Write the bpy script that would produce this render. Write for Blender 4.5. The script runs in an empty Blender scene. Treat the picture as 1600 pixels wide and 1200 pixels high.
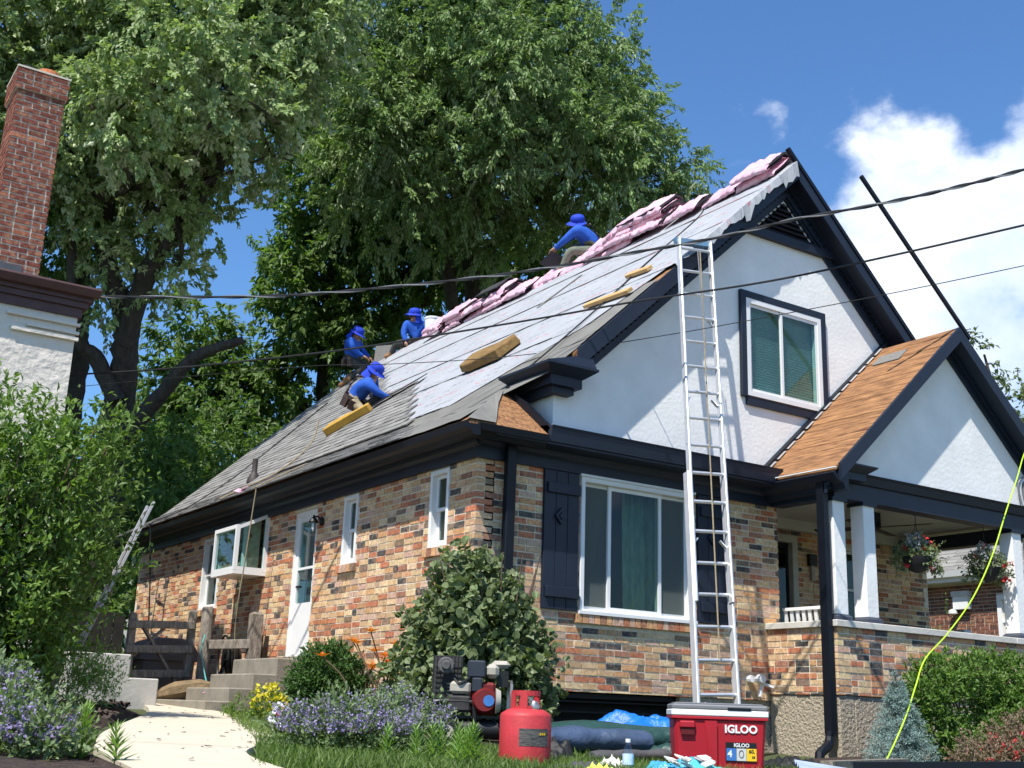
import bpy, bmesh, math, random
import numpy as np
from mathutils import Vector, Matrix
rnd = random.Random(7)
rng = np.random.default_rng(11)
S = bpy.context.scene
COL = S.collection

# ------------------------------------------------------------------ camera
cam_data = bpy.data.cameras.new('camera')
cam = bpy.data.objects.new('camera', cam_data)
COL.objects.link(cam)
cam_data.sensor_width = 36.0
cam_data.lens = 36.0 * 1843.5 / 1600.0
cam_data.clip_start = 0.1
cam_data.clip_end = 4000
_r = Vector((0.83010209, -0.55661669, 0.03329241))
_u = Vector((-0.17623184, -0.20523878, 0.96271459))
_f = Vector((0.52903011, 0.80501857, 0.26846272))
cam.matrix_world = Matrix(((_r.x, _u.x, -_f.x, -5.946), (_r.y, _u.y, -_f.y, -9.611), (_r.z, _u.z, -_f.z, -0.225), (0, 0, 0, 1)))
S.camera = cam
CAM = Vector((-5.946, -9.611, -0.225))

# ------------------------------------------------------------------ sun and sky
to_sun = Vector((-1.75, -1.0, 3.3)).normalized()
sun_el = math.asin(to_sun.z)
sun_az = math.atan2(to_sun.x, to_sun.y)
sd = bpy.data.lights.new('sun', 'SUN')
sd.energy = 4.6
sd.angle = math.radians(0.53)
sd.color = (1.0, 0.955, 0.88)
sun = bpy.data.objects.new('sun', sd)
COL.objects.link(sun)
sun.rotation_euler = (-to_sun).to_track_quat('-Z', 'Y').to_euler()
world = bpy.data.worlds.new('World')
S.world = world
world.use_nodes = True
nt = world.node_tree
for n in list(nt.nodes):
    nt.nodes.remove(n)
def wn(t, **k):
    n = nt.nodes.new(t)
    for a, b in k.items():
        setattr(n, a, b)
    return n
def wl(a, b):
    nt.links.new(a, b)
def wmath(op, a, b=None, clamp=False):
    n = wn('ShaderNodeMath', operation=op, use_clamp=clamp)
    for i, v in enumerate((a, b)):
        if v is None: continue
        if isinstance(v, (int, float)): n.inputs[i].default_value = v
        else: wl(v, n.inputs[i])
    return n.outputs[0]
w_out = wn('ShaderNodeOutputWorld')
w_bg = wn('ShaderNodeBackground')
w_sky = wn('ShaderNodeTexSky', sky_type='NISHITA', sun_disc=False)
w_sky.sun_elevation = sun_el
w_sky.sun_rotation = sun_az
w_sky.altitude = 200
w_sky.air_density = 1.25
w_sky.dust_density = 0.25
w_sky.ozone_density = 2.6
w_bg.inputs['Strength'].default_value = 0.122
# fair-weather cumulus all round the horizon, made of noise on the view direction
w_tc = wn('ShaderNodeTexCoord')
w_sep = wn('ShaderNodeSeparateXYZ'); wl(w_tc.outputs['Generated'], w_sep.inputs[0])
w_map = wn('ShaderNodeMapping'); wl(w_tc.outputs['Generated'], w_map.inputs[0])
w_map.inputs['Scale'].default_value = (1.0, 1.0, 1.35)
w_map.inputs['Location'].default_value = (0.0, 0.0, 0.0)
w_n1 = wn('ShaderNodeTexNoise'); wl(w_map.outputs[0], w_n1.inputs['Vector'])
w_n1.inputs['Scale'].default_value = 9.0; w_n1.inputs['Detail'].default_value = 9.0; w_n1.inputs['Roughness'].default_value = 0.56
w_n2 = wn('ShaderNodeTexNoise'); wl(w_map.outputs[0], w_n2.inputs['Vector'])
w_n2.inputs['Scale'].default_value = 1.9; w_n2.inputs['Detail'].default_value = 2.0
CLOUDS = [((0.690, 0.620, 0.355), 40, 0.84), ((0.739, 0.549, 0.375), 40, 0.92), ((0.775, 0.5, 0.365), 45, 0.85), ((0.805, 0.444, 0.40), 40, 0.95), ((0.777, 0.542, 0.30), 14, 0.95), ((0.70, 0.65, 0.25), 14, 0.85), ((0.655, 0.655, 0.33), 30, 0.75), ((0.675, 0.625, 0.395), 50, 0.72), ((0.74, 0.60, 0.20), 12, 0.9), ((0.88, 0.40, 0.25), 16, 0.8), ((0.347, 0.79, 0.506), 160, 0.55),
          ((-0.55, 0.72, 0.30), 25, 0.85), ((-0.2, 0.93, 0.22), 25, 0.8), ((0.2, -0.9, 0.30), 22, 0.85), ((0.5, -0.8, 0.25), 22, 0.85), ((-0.9, -0.25, 0.28), 22, 0.85), ((-0.85, 0.3, 0.22), 25, 0.8), ((0.85, -0.42, 0.28), 20, 0.85), ((-0.5, -0.8, 0.25), 22, 0.85)]
cov = None
for d, k, amp in CLOUDS:
    dn = Vector(d).normalized()
    dp = wn('ShaderNodeVectorMath', operation='DOT_PRODUCT')
    wl(w_tc.outputs['Generated'], dp.inputs[0]); dp.inputs[1].default_value = dn
    e = wmath('SUBTRACT', 1.0, dp.outputs['Value'])
    e = wmath('EXPONENT', wmath('MULTIPLY', e, -k * 4.0))
    e = wmath('MULTIPLY', e, amp)
    cov = e if cov is None else wmath('MAXIMUM', cov, e)
dens = wmath('ADD', cov, wmath('MULTIPLY', wmath('SUBTRACT', w_n1.outputs['Fac'], 0.5), 1.5))
dens = wmath('ADD', dens, wmath('MULTIPLY', wmath('SUBTRACT', w_n2.outputs['Fac'], 0.5), 0.5))
w_ramp = wn('ShaderNodeMapRange', interpolation_type='SMOOTHSTEP')
wl(dens, w_ramp.inputs['Value'])
w_ramp.inputs['From Min'].default_value = 0.36; w_ramp.inputs['From Max'].default_value = 0.66
w_sh = wn('ShaderNodeMapRange')
wl(w_n1.outputs['Fac'], w_sh.inputs['Value'])
w_sh.inputs['From Min'].default_value = 0.36; w_sh.inputs['From Max'].default_value = 0.60
w_cc = wn('ShaderNodeMix', data_type='RGBA')
wl(w_sh.outputs[0], w_cc.inputs['Factor'])
w_cc.inputs['A'].default_value = (4.2, 5.1, 6.9, 1); w_cc.inputs['B'].default_value = (6.5, 6.9, 7.6, 1)
w_tint = wn('ShaderNodeMix', data_type='RGBA', blend_type='MULTIPLY')
w_tint.inputs['Factor'].default_value = 1.0
wl(w_sky.outputs[0], w_tint.inputs['A']); w_tint.inputs['B'].default_value = (0.50, 0.73, 0.98, 1)
w_mx = wn('ShaderNodeMix', data_type='RGBA')
wl(wmath('MULTIPLY', w_ramp.outputs[0], 0.96), w_mx.inputs['Factor'])
wl(w_tint.outputs['Result'], w_mx.inputs['A']); wl(w_cc.outputs['Result'], w_mx.inputs['B'])
wl(w_mx.outputs['Result'], w_bg.inputs['Color'])
wl(w_bg.outputs[0], w_out.inputs['Surface'])

S.view_settings.view_transform = 'Standard'
S.view_settings.look = 'None'
S.view_settings.gamma = 1.0
S.view_settings.exposure = 0.58
S.view_settings.use_curve_mapping = False
S.render.engine = 'CYCLES'
S.cycles.use_denoising = True
S.cycles.max_bounces = 6
S.cycles.transparent_max_bounces = 12
S.cycles.caustics_reflective = False
S.cycles.caustics_refractive = False
S.cycles.sample_clamp_indirect = 6.0

# ------------------------------------------------------------------ helpers
ORG = {}
def reg(o, org):
    ORG[o.name] = Vector(org)
    return o
def org_of(o):
    return ORG.get(o.name, Vector((0, 0, 0)))
def tag(o, label=None, cat=None, group=None, kind=None):
    if label: o['label'] = label
    if cat: o['category'] = cat
    if group: o['group'] = group
    if kind: o['kind'] = kind
    return o
def thing(name, label, cat, loc=(0, 0, 0), group=None):
    o = bpy.data.objects.new(name, None)
    COL.objects.link(o)
    o.location = loc
    o.empty_display_size = 0.2
    reg(o, loc)
    return tag(o, label, cat, group)
def link_mesh(name, me, m, parent=None, org=None):
    if m is not None:
        for mm in (m if isinstance(m, (list, tuple)) else [m]):
            me.materials.append(mm)
    o = bpy.data.objects.new(name, me)
    COL.objects.link(o)
    if parent is not None:
        o.parent = parent
        reg(o, org_of(parent))
    elif org is not None:
        o.location = org
        reg(o, org)
    else:
        reg(o, (0, 0, 0))
    return o
class MB:
    """collects shapes in world space; build() links them as one mesh object"""
    def __init__(s):
        s.v = []; s.f = []; s.mi = []
    def add(s, vs, fs, mi=0):
        b = len(s.v)
        s.v += [tuple(v) for v in vs]
        s.f += [tuple(b + i for i in f) for f in fs]
        s.mi += [mi] * len(fs)
        return s
    def box(s, a, b, mi=0):
        x0, x1 = sorted((a[0], b[0])); y0, y1 = sorted((a[1], b[1])); z0, z1 = sorted((a[2], b[2]))
        return s.frustum((x0, x1, y0, y1), z0, (x0, x1, y0, y1), z1, mi)
    def frustum(s, q, z0, Q, z1, mi=0):
        vs = [(q[0], q[2], z0), (q[1], q[2], z0), (q[1], q[3], z0), (q[0], q[3], z0), (Q[0], Q[2], z1), (Q[1], Q[2], z1), (Q[1], Q[3], z1), (Q[0], Q[3], z1)]
        return s.add(vs, [(3, 2, 1, 0), (4, 5, 6, 7), (0, 1, 5, 4), (1, 2, 6, 5), (2, 3, 7, 6), (3, 0, 4, 7)], mi)
    def obox(s, c, ax, ay, az, h, mi=0):
        c = Vector(c); ax, ay, az = [Vector(a).normalized() * k for a, k in zip((ax, ay, az), h)]
        vs = [c + sx * ax + sy * ay + sz * az for sz in (-1, 1) for sx, sy in ((-1, -1), (1, -1), (1, 1), (-1, 1))]
        return s.add(vs, [(3, 2, 1, 0), (4, 5, 6, 7), (0, 1, 5, 4), (1, 2, 6, 5), (2, 3, 7, 6), (3, 0, 4, 7)], mi)
    def bar(s, a, b, w, h=None, up=(0, 0, 1), mi=0):
        a = Vector(a); b = Vector(b); d = (b - a)
        L = d.length; d.normalize(); upv = Vector(up)
        side = d.cross(upv)
        if side.length < 1e-4: side = d.cross(Vector((1, 0, 0)))
        side.normalize(); u2 = side.cross(d)
        return s.obox((a + b) / 2, d, side, u2, (L / 2, w / 2, (h or w) / 2), mi)
    def prism(s, poly, lo, hi, axis='y', mi=0):
        """2D polygon extruded along an axis. y: (x,z); x: (y,z); z: (x,y)"""
        n = len(poly)
        def p(q, t):
            return {'y': (q[0], t, q[1]), 'x': (t, q[0], q[1]), 'z': (q[0], q[1], t)}[axis]
        vs = [p(q, lo) for q in poly] + [p(q, hi) for q in poly]
        fs = [tuple(range(n)), tuple(range(2 * n - 1, n - 1, -1))]
        fs += [(i, i + n, (i + 1) % n + n, (i + 1) % n) for i in range(n)]
        return s.add(vs, fs, mi)
    def tube(s, pts, r, seg=8, mi=0, caps=True):
        pts = [Vector(p) for p in pts]
        rs = r if isinstance(r, (list, tuple)) else [r] * len(pts)
        rings = []
        d0 = (pts[1] - pts[0]).normalized()
        nrm = d0.orthogonal().normalized()
        for i, p in enumerate(pts):
            d = (pts[min(i + 1, len(pts) - 1)] - pts[max(i - 1, 0)])
            if d.length < 1e-9: d = d0
            d.normalize()
            nrm = nrm - d * nrm.dot(d)
            if nrm.length < 1e-5: nrm = d.orthogonal()
            nrm.normalize()
            bn = d.cross(nrm)
            rings.append([p + rs[i] * (math.cos(2 * math.pi * k / seg) * nrm + math.sin(2 * math.pi * k / seg) * bn) for k in range(seg)])
        vs = [v for g in rings for v in g]
        fs = []
        for i in range(len(pts) - 1):
            for k in range(seg):
                a = i * seg + k; b = i * seg + (k + 1) % seg
                fs.append((a, b, b + seg, a + seg))
        if caps:
            fs.append(tuple(range(seg - 1, -1, -1)))
            fs.append(tuple(range((len(pts) - 1) * seg, len(pts) * seg)))
        return s.add(vs, fs, mi)
    def lathe(s, c, prof, seg=20, axis='z', mi=0):
        c = Vector(c); vs = []; fs = []
        for r, h in prof:
            for k in range(seg):
                a = 2 * math.pi * k / seg
                o = {'z': (r * math.cos(a), r * math.sin(a), h), 'x': (h, r * math.cos(a), r * math.sin(a)), 'y': (r * math.cos(a), h, r * math.sin(a))}[axis]
                vs.append(c + Vector(o))
        for i in range(len(prof) - 1):
            for k in range(seg):
                a = i * seg + k; b = i * seg + (k + 1) % seg
                fs.append((a, b, b + seg, a + seg))
        fs.append(tuple(range(seg - 1, -1, -1))); fs.append(tuple(range((len(prof) - 1) * seg, len(prof) * seg)))
        return s.add(vs, fs, mi)
    def build(s, name, m, parent=None, org=None, smooth=False, bevel=0.0, recalc=True):
        o3 = org_of(parent) if parent is not None else Vector(org or (0, 0, 0))
        me = bpy.data.meshes.new(name)
        me.from_pydata([(v[0] - o3.x, v[1] - o3.y, v[2] - o3.z) for v in s.v], [], s.f)
        if isinstance(m, (list, tuple)):
            me.polygons.foreach_set('material_index', s.mi)
        if recalc or bevel:
            bm = bmesh.new(); bm.from_mesh(me)
            bmesh.ops.recalc_face_normals(bm, faces=bm.faces[:])
            if bevel:
                bmesh.ops.bevel(bm, geom=[e for e in bm.edges if len(e.link_faces) == 2 and e.calc_face_angle(0) > 0.6], offset=bevel, segments=1, affect='EDGES', clamp_overlap=True)
            bm.to_mesh(me); bm.free()
        if smooth:
            me.polygons.foreach_set('use_smooth', [True] * len(me.polygons))
            try: me.set_sharp_from_angle(angle=math.radians(40))
            except Exception: pass
        me.update()
        return link_mesh(name, me, m, parent, org)
def np_mesh(name, V, F, m, parent=None, org=None, smooth=False, attr=None):
    """V (n,3) world, F (k,3|4) index arrays"""
    o3 = np.array(org_of(parent) if parent is not None else (org or (0, 0, 0)), float)
    V = np.asarray(V, float) - o3
    F = np.asarray(F, np.int32)
    me = bpy.data.meshes.new(name)
    k = F.shape[1]
    me.vertices.add(len(V)); me.loops.add(F.size); me.polygons.add(len(F))
    me.vertices.foreach_set('co', V.astype(np.float32).ravel())
    me.loops.foreach_set('vertex_index', F.ravel())
    me.polygons.foreach_set('loop_start', np.arange(0, F.size, k, dtype=np.int32))
    me.polygons.foreach_set('loop_total', np.full(len(F), k, np.int32))
    me.polygons.foreach_set('use_smooth', np.full(len(F), bool(smooth)))
    me.update(calc_edges=True)
    if attr is not None:
        a = me.color_attributes.new('Col', 'FLOAT_COLOR', 'POINT')
        a.data.foreach_set('color', np.asarray(attr, np.float32).ravel())
    return link_mesh(name, me, m, parent, org)

# ------------------------------------------------------------------ materials
def node_mat(name):
    m = bpy.data.materials.new(name); m.use_nodes = True
    t = m.node_tree
    return m, t, t.nodes['Principled BSDF'], t.nodes['Material Output']
def mat(name, col, rough=0.6, metal=0.0, var=0.15, nscale=6.0, bump=0.0, bscale=40.0, spec=0.4, col2=None, detail=4.0, stretch=None, bdist=0.01, coat=0.0):
    m, t, b, out = node_mat(name)
    N = t.nodes; L = t.links
    b.inputs['Roughness'].default_value = rough; b.inputs['Metallic'].default_value = metal
    b.inputs['Specular IOR Level'].default_value = spec
    if coat: b.inputs['Coat Weight'].default_value = coat; b.inputs['Coat Roughness'].default_value = 0.1
    tc = N.new('ShaderNodeTexCoord'); mp = N.new('ShaderNodeMapping')
    L.new(tc.outputs['Object'], mp.inputs[0])
    if stretch: mp.inputs['Scale'].default_value = stretch
    nz = N.new('ShaderNodeTexNoise'); L.new(mp.outputs[0], nz.inputs['Vector'])
    nz.inputs['Scale'].default_value = nscale; nz.inputs['Detail'].default_value = detail; nz.inputs['Roughness'].default_value = 0.6
    mx = N.new('ShaderNodeMix'); mx.data_type = 'RGBA'
    c2 = col2 if col2 else tuple(c * (1 - var) for c in col)
    c1 = col if col2 else tuple(min(1, c * (1 + var)) for c in col)
    mx.inputs['A'].default_value = (*c2, 1); mx.inputs['B'].default_value = (*c1, 1)
    mr = N.new('ShaderNodeMapRange'); L.new(nz.outputs['Fac'], mr.inputs['Value'])
    mr.inputs['From Min'].default_value = 0.3; mr.inputs['From Max'].default_value = 0.7
    L.new(mr.outputs[0], mx.inputs['Factor'])
    L.new(mx.outputs['Result'], b.inputs['Base Color'])
    if bump:
        n2 = N.new('ShaderNodeTexNoise'); L.new(mp.outputs[0], n2.inputs['Vector'])
        n2.inputs['Scale'].default_value = bscale; n2.inputs['Detail'].default_value = 5.0
        bp = N.new('ShaderNodeBump'); bp.inputs['Strength'].default_value = bump; bp.inputs['Distance'].default_value = bdist
        L.new(n2.outputs['Fac'], bp.inputs['Height']); L.new(bp.outputs[0], b.inputs['Normal'])
    return m
def leaf_mat(name, col, back=None, trans=0.35, var=0.35, nscale=0.8, rough=0.5, hue2=None):
    m, t, b, out = node_mat(name)
    N = t.nodes; L = t.links
    geo = N.new('ShaderNodeNewGeometry')
    tc = N.new('ShaderNodeTexCoord')
    nz = N.new('ShaderNodeTexNoise'); L.new(tc.outputs['Object'], nz.inputs['Vector']); nz.inputs['Scale'].default_value = nscale; nz.inputs['Detail'].default_value = 2
    ad = N.new('ShaderNodeMath'); ad.operation = 'ADD'
    L.new(nz.outputs['Fac'], ad.inputs[0]); L.new(geo.outputs['Random Per Island'], ad.inputs[1])
    mr = N.new('ShaderNodeMapRange'); L.new(ad.outputs[0], mr.inputs['Value']); mr.inputs['From Min'].default_value = 0.4; mr.inputs['From Max'].default_value = 1.6
    mx = N.new('ShaderNodeMix'); mx.data_type = 'RGBA'
    h2 = hue2 or tuple(c * (1 - var) for c in col)
    mx.inputs['A'].default_value = (*h2, 1); mx.inputs['B'].default_value = (*tuple(c * (1 + var) for c in col), 1)
    L.new(mr.outputs[0], mx.inputs['Factor'])
    res = mx.outputs['Result']
    if back:
        m2 = N.new('ShaderNodeMix'); m2.data_type = 'RGBA'
        L.new(geo.outputs['Backfacing'], m2.inputs['Factor']); L.new(res, m2.inputs['A']); m2.inputs['B'].default_value = (*back, 1)
        res = m2.outputs['Result']
    L.new(res, b.inputs['Base Color']); b.inputs['Roughness'].default_value = rough; b.inputs['Specular IOR Level'].default_value = 0.35
    tr = N.new('ShaderNodeBsdfTranslucent')
    g = N.new('ShaderNodeMix'); g.data_type = 'RGBA'; g.blend_type = 'MULTIPLY'; g.inputs['Factor'].default_value = 1
    L.new(mx.outputs['Result'], g.inputs['A']); g.inputs['B'].default_value = (1.3, 1.5, 0.55, 1)
    L.new(g.outputs['Result'], tr.inputs['Color'])
    ms = N.new('ShaderNodeMixShader'); ms.inputs[0].default_value = trans
    L.new(b.outputs[0], ms.inputs[1]); L.new(tr.outputs[0], ms.inputs[2]); L.new(ms.outputs[0], out.inputs['Surface'])
    return m
def brick_mat(name, source):
    m, t, b, out = node_mat(name)
    N = t.nodes; L = t.links
    if source == 'object':
        c = N.new('ShaderNodeObjectInfo').outputs['Color']
    else:
        a = N.new('ShaderNodeAttribute'); a.attribute_name = 'Col'; c = a.outputs['Color']
    geo = N.new('ShaderNodeNewGeometry')
    nz = N.new('ShaderNodeTexNoise'); L.new(geo.outputs['Position'], nz.inputs['Vector']); nz.inputs['Scale'].default_value = 26; nz.inputs['Detail'].default_value = 5; nz.inputs['Roughness'].default_value = 0.65
    n2 = N.new('ShaderNodeTexNoise'); L.new(geo.outputs['Position'], n2.inputs['Vector']); n2.inputs['Scale'].default_value = 13; n2.inputs['Detail'].default_value = 4
    mr = N.new('ShaderNodeMapRange'); L.new(nz.outputs['Fac'], mr.inputs['Value']); mr.inputs['From Min'].default_value = 0.3; mr.inputs['From Max'].default_value = 0.7; mr.inputs['To Min'].default_value = 0.50; mr.inputs['To Max'].default_value = 1.32
    mu = N.new('ShaderNodeMix'); mu.data_type = 'RGBA'; mu.blend_type = 'MULTIPLY'; mu.inputs['Factor'].default_value = 1
    L.new(c, mu.inputs['A']); L.new(mr.outputs[0], mu.inputs['B'])
    m2 = N.new('ShaderNodeMapRange'); L.new(n2.outputs['Fac'], m2.inputs['Value']); m2.inputs['From Min'].default_value = 0.48; m2.inputs['From Max'].default_value = 0.70; m2.inputs['To Max'].default_value = 0.55
    mo = N.new('ShaderNodeMix'); mo.data_type = 'RGBA'
    L.new(m2.outputs[0], mo.inputs['Factor']); L.new(mu.outputs['Result'], mo.inputs['A']); mo.inputs['B'].default_value = (0.46, 0.25, 0.14, 1)
    L.new(mo.outputs['Result'], b.inputs['Base Color'])
    b.inputs['Roughness'].default_value = 0.85; b.inputs['Specular IOR Level'].default_value = 0.2
    bp = N.new('ShaderNodeBump'); bp.inputs['Strength'].default_value = 0.5; bp.inputs['Distance'].default_value = 0.006
    L.new(nz.outputs['Fac'], bp.inputs['Height']); L.new(bp.outputs[0], b.inputs['Normal'])
    return m
def glass_mat(name, tint=(0.55, 0.68, 0.64), refl=1.0):
    m, t, b, out = node_mat(name)
    N = t.nodes; L = t.links
    tr = N.new('ShaderNodeBsdfTransparent'); tr.inputs['Color'].default_value = (*tint, 1)
    gl = N.new('ShaderNodeBsdfGlossy'); gl.inputs['Roughness'].default_value = 0.02
    fr = N.new('ShaderNodeFresnel'); fr.inputs['IOR'].default_value = 1.6
    mu = N.new('ShaderNodeMath'); mu.operation = 'MULTIPLY'; mu.use_clamp = True; mu.inputs[1].default_value = 1.6 * refl
    ge = N.new('ShaderNodeNewGeometry'); ff = N.new('ShaderNodeMath'); ff.operation = 'SUBTRACT'; ff.inputs[0].default_value = 1.0; L.new(ge.outputs['Backfacing'], ff.inputs[1])
    fm_ = N.new('ShaderNodeMath'); fm_.operation = 'MULTIPLY'; L.new(fr.outputs[0], fm_.inputs[0]); L.new(ff.outputs[0], fm_.inputs[1]); L.new(fm_.outputs[0], mu.inputs[0])
    ms = N.new('ShaderNodeMixShader'); L.new(mu.outputs[0], ms.inputs[0]); L.new(tr.outputs[0], ms.inputs[1]); L.new(gl.outputs[0], ms.inputs[2])
    L.new(ms.outputs[0], out.inputs['Surface'])
    return m
M = {}
M['navy'] = mat('navy_paint', (0.0135, 0.0205, 0.037), 0.5, var=0.12, nscale=3, bump=0.08, bscale=60, spec=0.35)
M['gutter'] = mat('black_gutter', (0.004, 0.0062, 0.0115), 0.5, var=0.15, nscale=4, spec=0.3)
M['stucco'] = mat('white_stucco', (0.86, 0.85, 0.82), 0.9, var=0.075, nscale=2.2, bump=0.35, bscale=22, bdist=0.012, detail=6)
M['foundation'] = mat('pebbledash', (0.50, 0.43, 0.32), 0.95, col2=(0.30, 0.255, 0.19), nscale=38, bump=1.0, bscale=34, bdist=0.03)
M['mortar'] = mat('mortar', (0.72, 0.64, 0.50), 0.95, var=0.18, nscale=12, bump=0.5, bscale=70)
M['brick_o'] = brick_mat('old_brick', 'object'); M['brick_a'] = brick_mat('old_brick_mass', 'attr')
M['white'] = mat('white_vinyl', (0.80, 0.80, 0.79), 0.4, var=0.03, nscale=4)
M['glass'] = glass_mat('window_glass', (0.62, 0.72, 0.67), 0.6); M['glass2'] = glass_mat('window_glass_pale', (0.74, 0.88, 0.86), 0.8)
M['screen'] = mat('insect_screen', (0.075, 0.085, 0.08), 0.8, var=0.2, nscale=3)
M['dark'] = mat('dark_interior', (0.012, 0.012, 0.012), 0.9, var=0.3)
M['curtain'] = mat('sage_curtain', (0.68, 0.72, 0.62), 0.9, col2=(0.34, 0.42, 0.36), nscale=9, stretch=(3, 3, 0.6))
M['blind'] = mat('window_blind', (0.50, 0.56, 0.55), 0.6, var=0.06)
M['concrete'] = mat('step_concrete', (0.30, 0.27, 0.22), 0.9, col2=(0.20, 0.18, 0.14), nscale=5, bump=0.5, bscale=60)
M['cap'] = mat('limestone_cap', (0.60, 0.565, 0.50), 0.85, var=0.14, nscale=4, bump=0.25, bscale=50)
M['path'] = mat('path_concrete', (0.56, 0.49, 0.375), 0.9, var=0.06, nscale=3.0, detail=9, bump=0.3, bscale=90, bdist=0.004)
M['rawconc'] = mat('rendered_wall', (0.46, 0.44, 0.40), 0.9, var=0.1, nscale=3, bump=0.4, bscale=30)
M['bareboard'] = mat('bare_roof_board', (0.43, 0.215, 0.088), 0.8, col2=(0.10, 0.042, 0.018), nscale=9, stretch=(3.5, 0.45, 3.5), detail=7, bump=0.4, bscale=25)
M['shingle'] = mat('asphalt_shingle', (0.185, 0.178, 0.165), 0.95, var=0.25, nscale=55, bump=0.5, bscale=160, bdist=0.004)
M['felt'] = mat('grey_felt', (0.205, 0.198, 0.178), 0.85, col2=(0.14, 0.135, 0.12), nscale=3.2, bump=0.7, bscale=4, bdist=0.05, stretch=(1, 0.6, 1))
M['wood_new'] = mat('new_pine', (0.55, 0.34, 0.14), 0.7, var=0.2, nscale=5, stretch=(3, 0.5, 3))
M['foam'] = mat('brown_foam', (0.27, 0.165, 0.058), 0.95, col2=(0.165, 0.095, 0.034), nscale=9, bump=0.8, bscale=18, bdist=0.02)
M['yellow'] = mat('yellow_pad', (0.50, 0.29, 0.05), 0.8, var=0.15, nscale=8)
M['pink'] = mat('pink_wrap', (0.74, 0.36, 0.47), 0.35, col2=(0.80, 0.58, 0.65), nscale=9, bump=0.9, bscale=9, bdist=0.02, spec=0.5)
M['shedge'] = mat('shingle_edges', (0.04, 0.038, 0.042), 0.9, var=0.4, nscale=70)
M['alu'] = mat('aluminium', (0.74, 0.74, 0.75), 0.38, metal=0.55, var=0.06, nscale=9)
M['alu_dk'] = mat('weathered_aluminium', (0.50, 0.50, 0.50), 0.5, metal=0.4, var=0.15)
M['wire'] = mat('black_cable', (0.014, 0.014, 0.015), 0.6, var=0.2)
M['wire_g'] = mat('bare_neutral_wire', (0.28, 0.28, 0.28), 0.5, metal=0.4)
M['rope'] = mat('tan_rope', (0.30, 0.24, 0.15), 0.9, var=0.25, nscale=40)
M['hose'] = mat('lime_air_hose', (0.52, 0.80, 0.04), 0.45, var=0.1)
M['blue'] = mat('blue_shirt', (0.020, 0.105, 0.50), 0.85, col2=(0.014, 0.075, 0.37), nscale=7, bump=0.5, bscale=9, bdist=0.03)
M['hat'] = mat('blue_hat', (0.012, 0.045, 0.46), 0.8, var=0.15)
M['skin'] = mat('skin', (0.36, 0.19, 0.12), 0.6, var=0.08)
M['trouser'] = mat('grey_green_trousers', (0.15, 0.165, 0.12), 0.9, var=0.25, nscale=9, bump=0.6, bscale=10, bdist=0.03)
M['trouser_dk'] = mat('dark_trousers', (0.05, 0.047, 0.045), 0.9, var=0.25, nscale=9)
M['khaki'] = mat('khaki_trousers', (0.38, 0.31, 0.20), 0.9, var=0.25, nscale=9, bump=0.6, bscale=10, bdist=0.03)
M['boot'] = mat('tan_boots', (0.26, 0.13, 0.055), 0.8, var=0.2)
M['belt'] = mat('tool_belt', (0.075, 0.042, 0.035), 0.8, col2=(0.02, 0.018, 0.018), nscale=14)
M['glove'] = mat('red_glove', (0.60, 0.10, 0.07), 0.7)
M['oldwood'] = mat('weathered_wood', (0.32, 0.275, 0.22), 0.9, col2=(0.12, 0.098, 0.078), nscale=10, bump=0.8, bscale=22, stretch=(2.5, 2.5, 0.7), bdist=0.02)
M['darkfence'] = mat('dark_fence', (0.030, 0.028, 0.025), 0.9, var=0.3)
M['bin'] = mat('grey_bin', (0.105, 0.10, 0.095), 0.6, var=0.12)
M['red'] = mat('red_cooler', (0.44, 0.012, 0.024), 0.48, col2=(0.36, 0.014, 0.024), nscale=9, detail=8)
M['tankred'] = mat('faded_red_paint', (0.56, 0.042, 0.05), 0.55, col2=(0.40, 0.035, 0.04), nscale=13, detail=9, bump=.2, bscale=60)
M['lidgrey'] = mat('lid_grey', (0.19, 0.19, 0.195), 0.5, var=0.05)
M['black'] = mat('black_plastic', (0.012, 0.012, 0.012), 0.45, var=0.2)
M['cloth_black'] = mat('black_bag', (0.013, 0.013, 0.012), 0.6, var=0.3, bump=0.8, bscale=9, bdist=0.03)
M['steel'] = mat('dull_steel', (0.40, 0.39, 0.37), 0.4, metal=0.8, var=0.25, nscale=15)
M['cream'] = mat('grimy_cream', (0.40, 0.365, 0.30), 0.55, var=0.15, nscale=9)
M['darkred'] = mat('engine_red', (0.15, 0.012, 0.012), 0.5, var=0.2)
M['bluelabel'] = mat('blue_label', (0.05, 0.17, 0.45), 0.5)
M['yellowlabel'] = mat('yellow_label', (0.80, 0.50, 0.02), 0.5)
M['silverlabel'] = mat('silver_label', (0.55, 0.55, 0.52), 0.5)
M['tarpblue'] = mat('blue_tarp', (0.008, 0.15, 0.60), 0.42, var=0.2, bump=1.0, bscale=11, bdist=0.03, spec=0.45)
M['tarpnavy'] = mat('navy_tarp', (0.05, 0.075, 0.13), 0.45, var=0.2, bump=0.9, bscale=8, bdist=0.03)
M['tarpgreen'] = mat('green_tarp', (0.022, 0.06, 0.05), 0.4, var=0.2, bump=0.9, bscale=8, bdist=0.03)
M['lime'] = mat('lime_cloth', (0.66, 0.80, 0.10), 0.8, var=0.1, bump=0.6, bscale=14, bdist=0.02)
M['greycloth'] = mat('charcoal_cloth', (0.07, 0.068, 0.072), 0.9, var=0.2, bump=0.6, bscale=14, bdist=0.02)
M['offwhite'] = mat('off_white_cloth', (0.66, 0.63, 0.57), 0.8, var=0.1, bump=0.6, bscale=20, bdist=0.02)
M['palesheet'] = mat('pale_blue_film', (0.34, 0.40, 0.56), 0.35, var=0.12, nscale=5)
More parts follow.
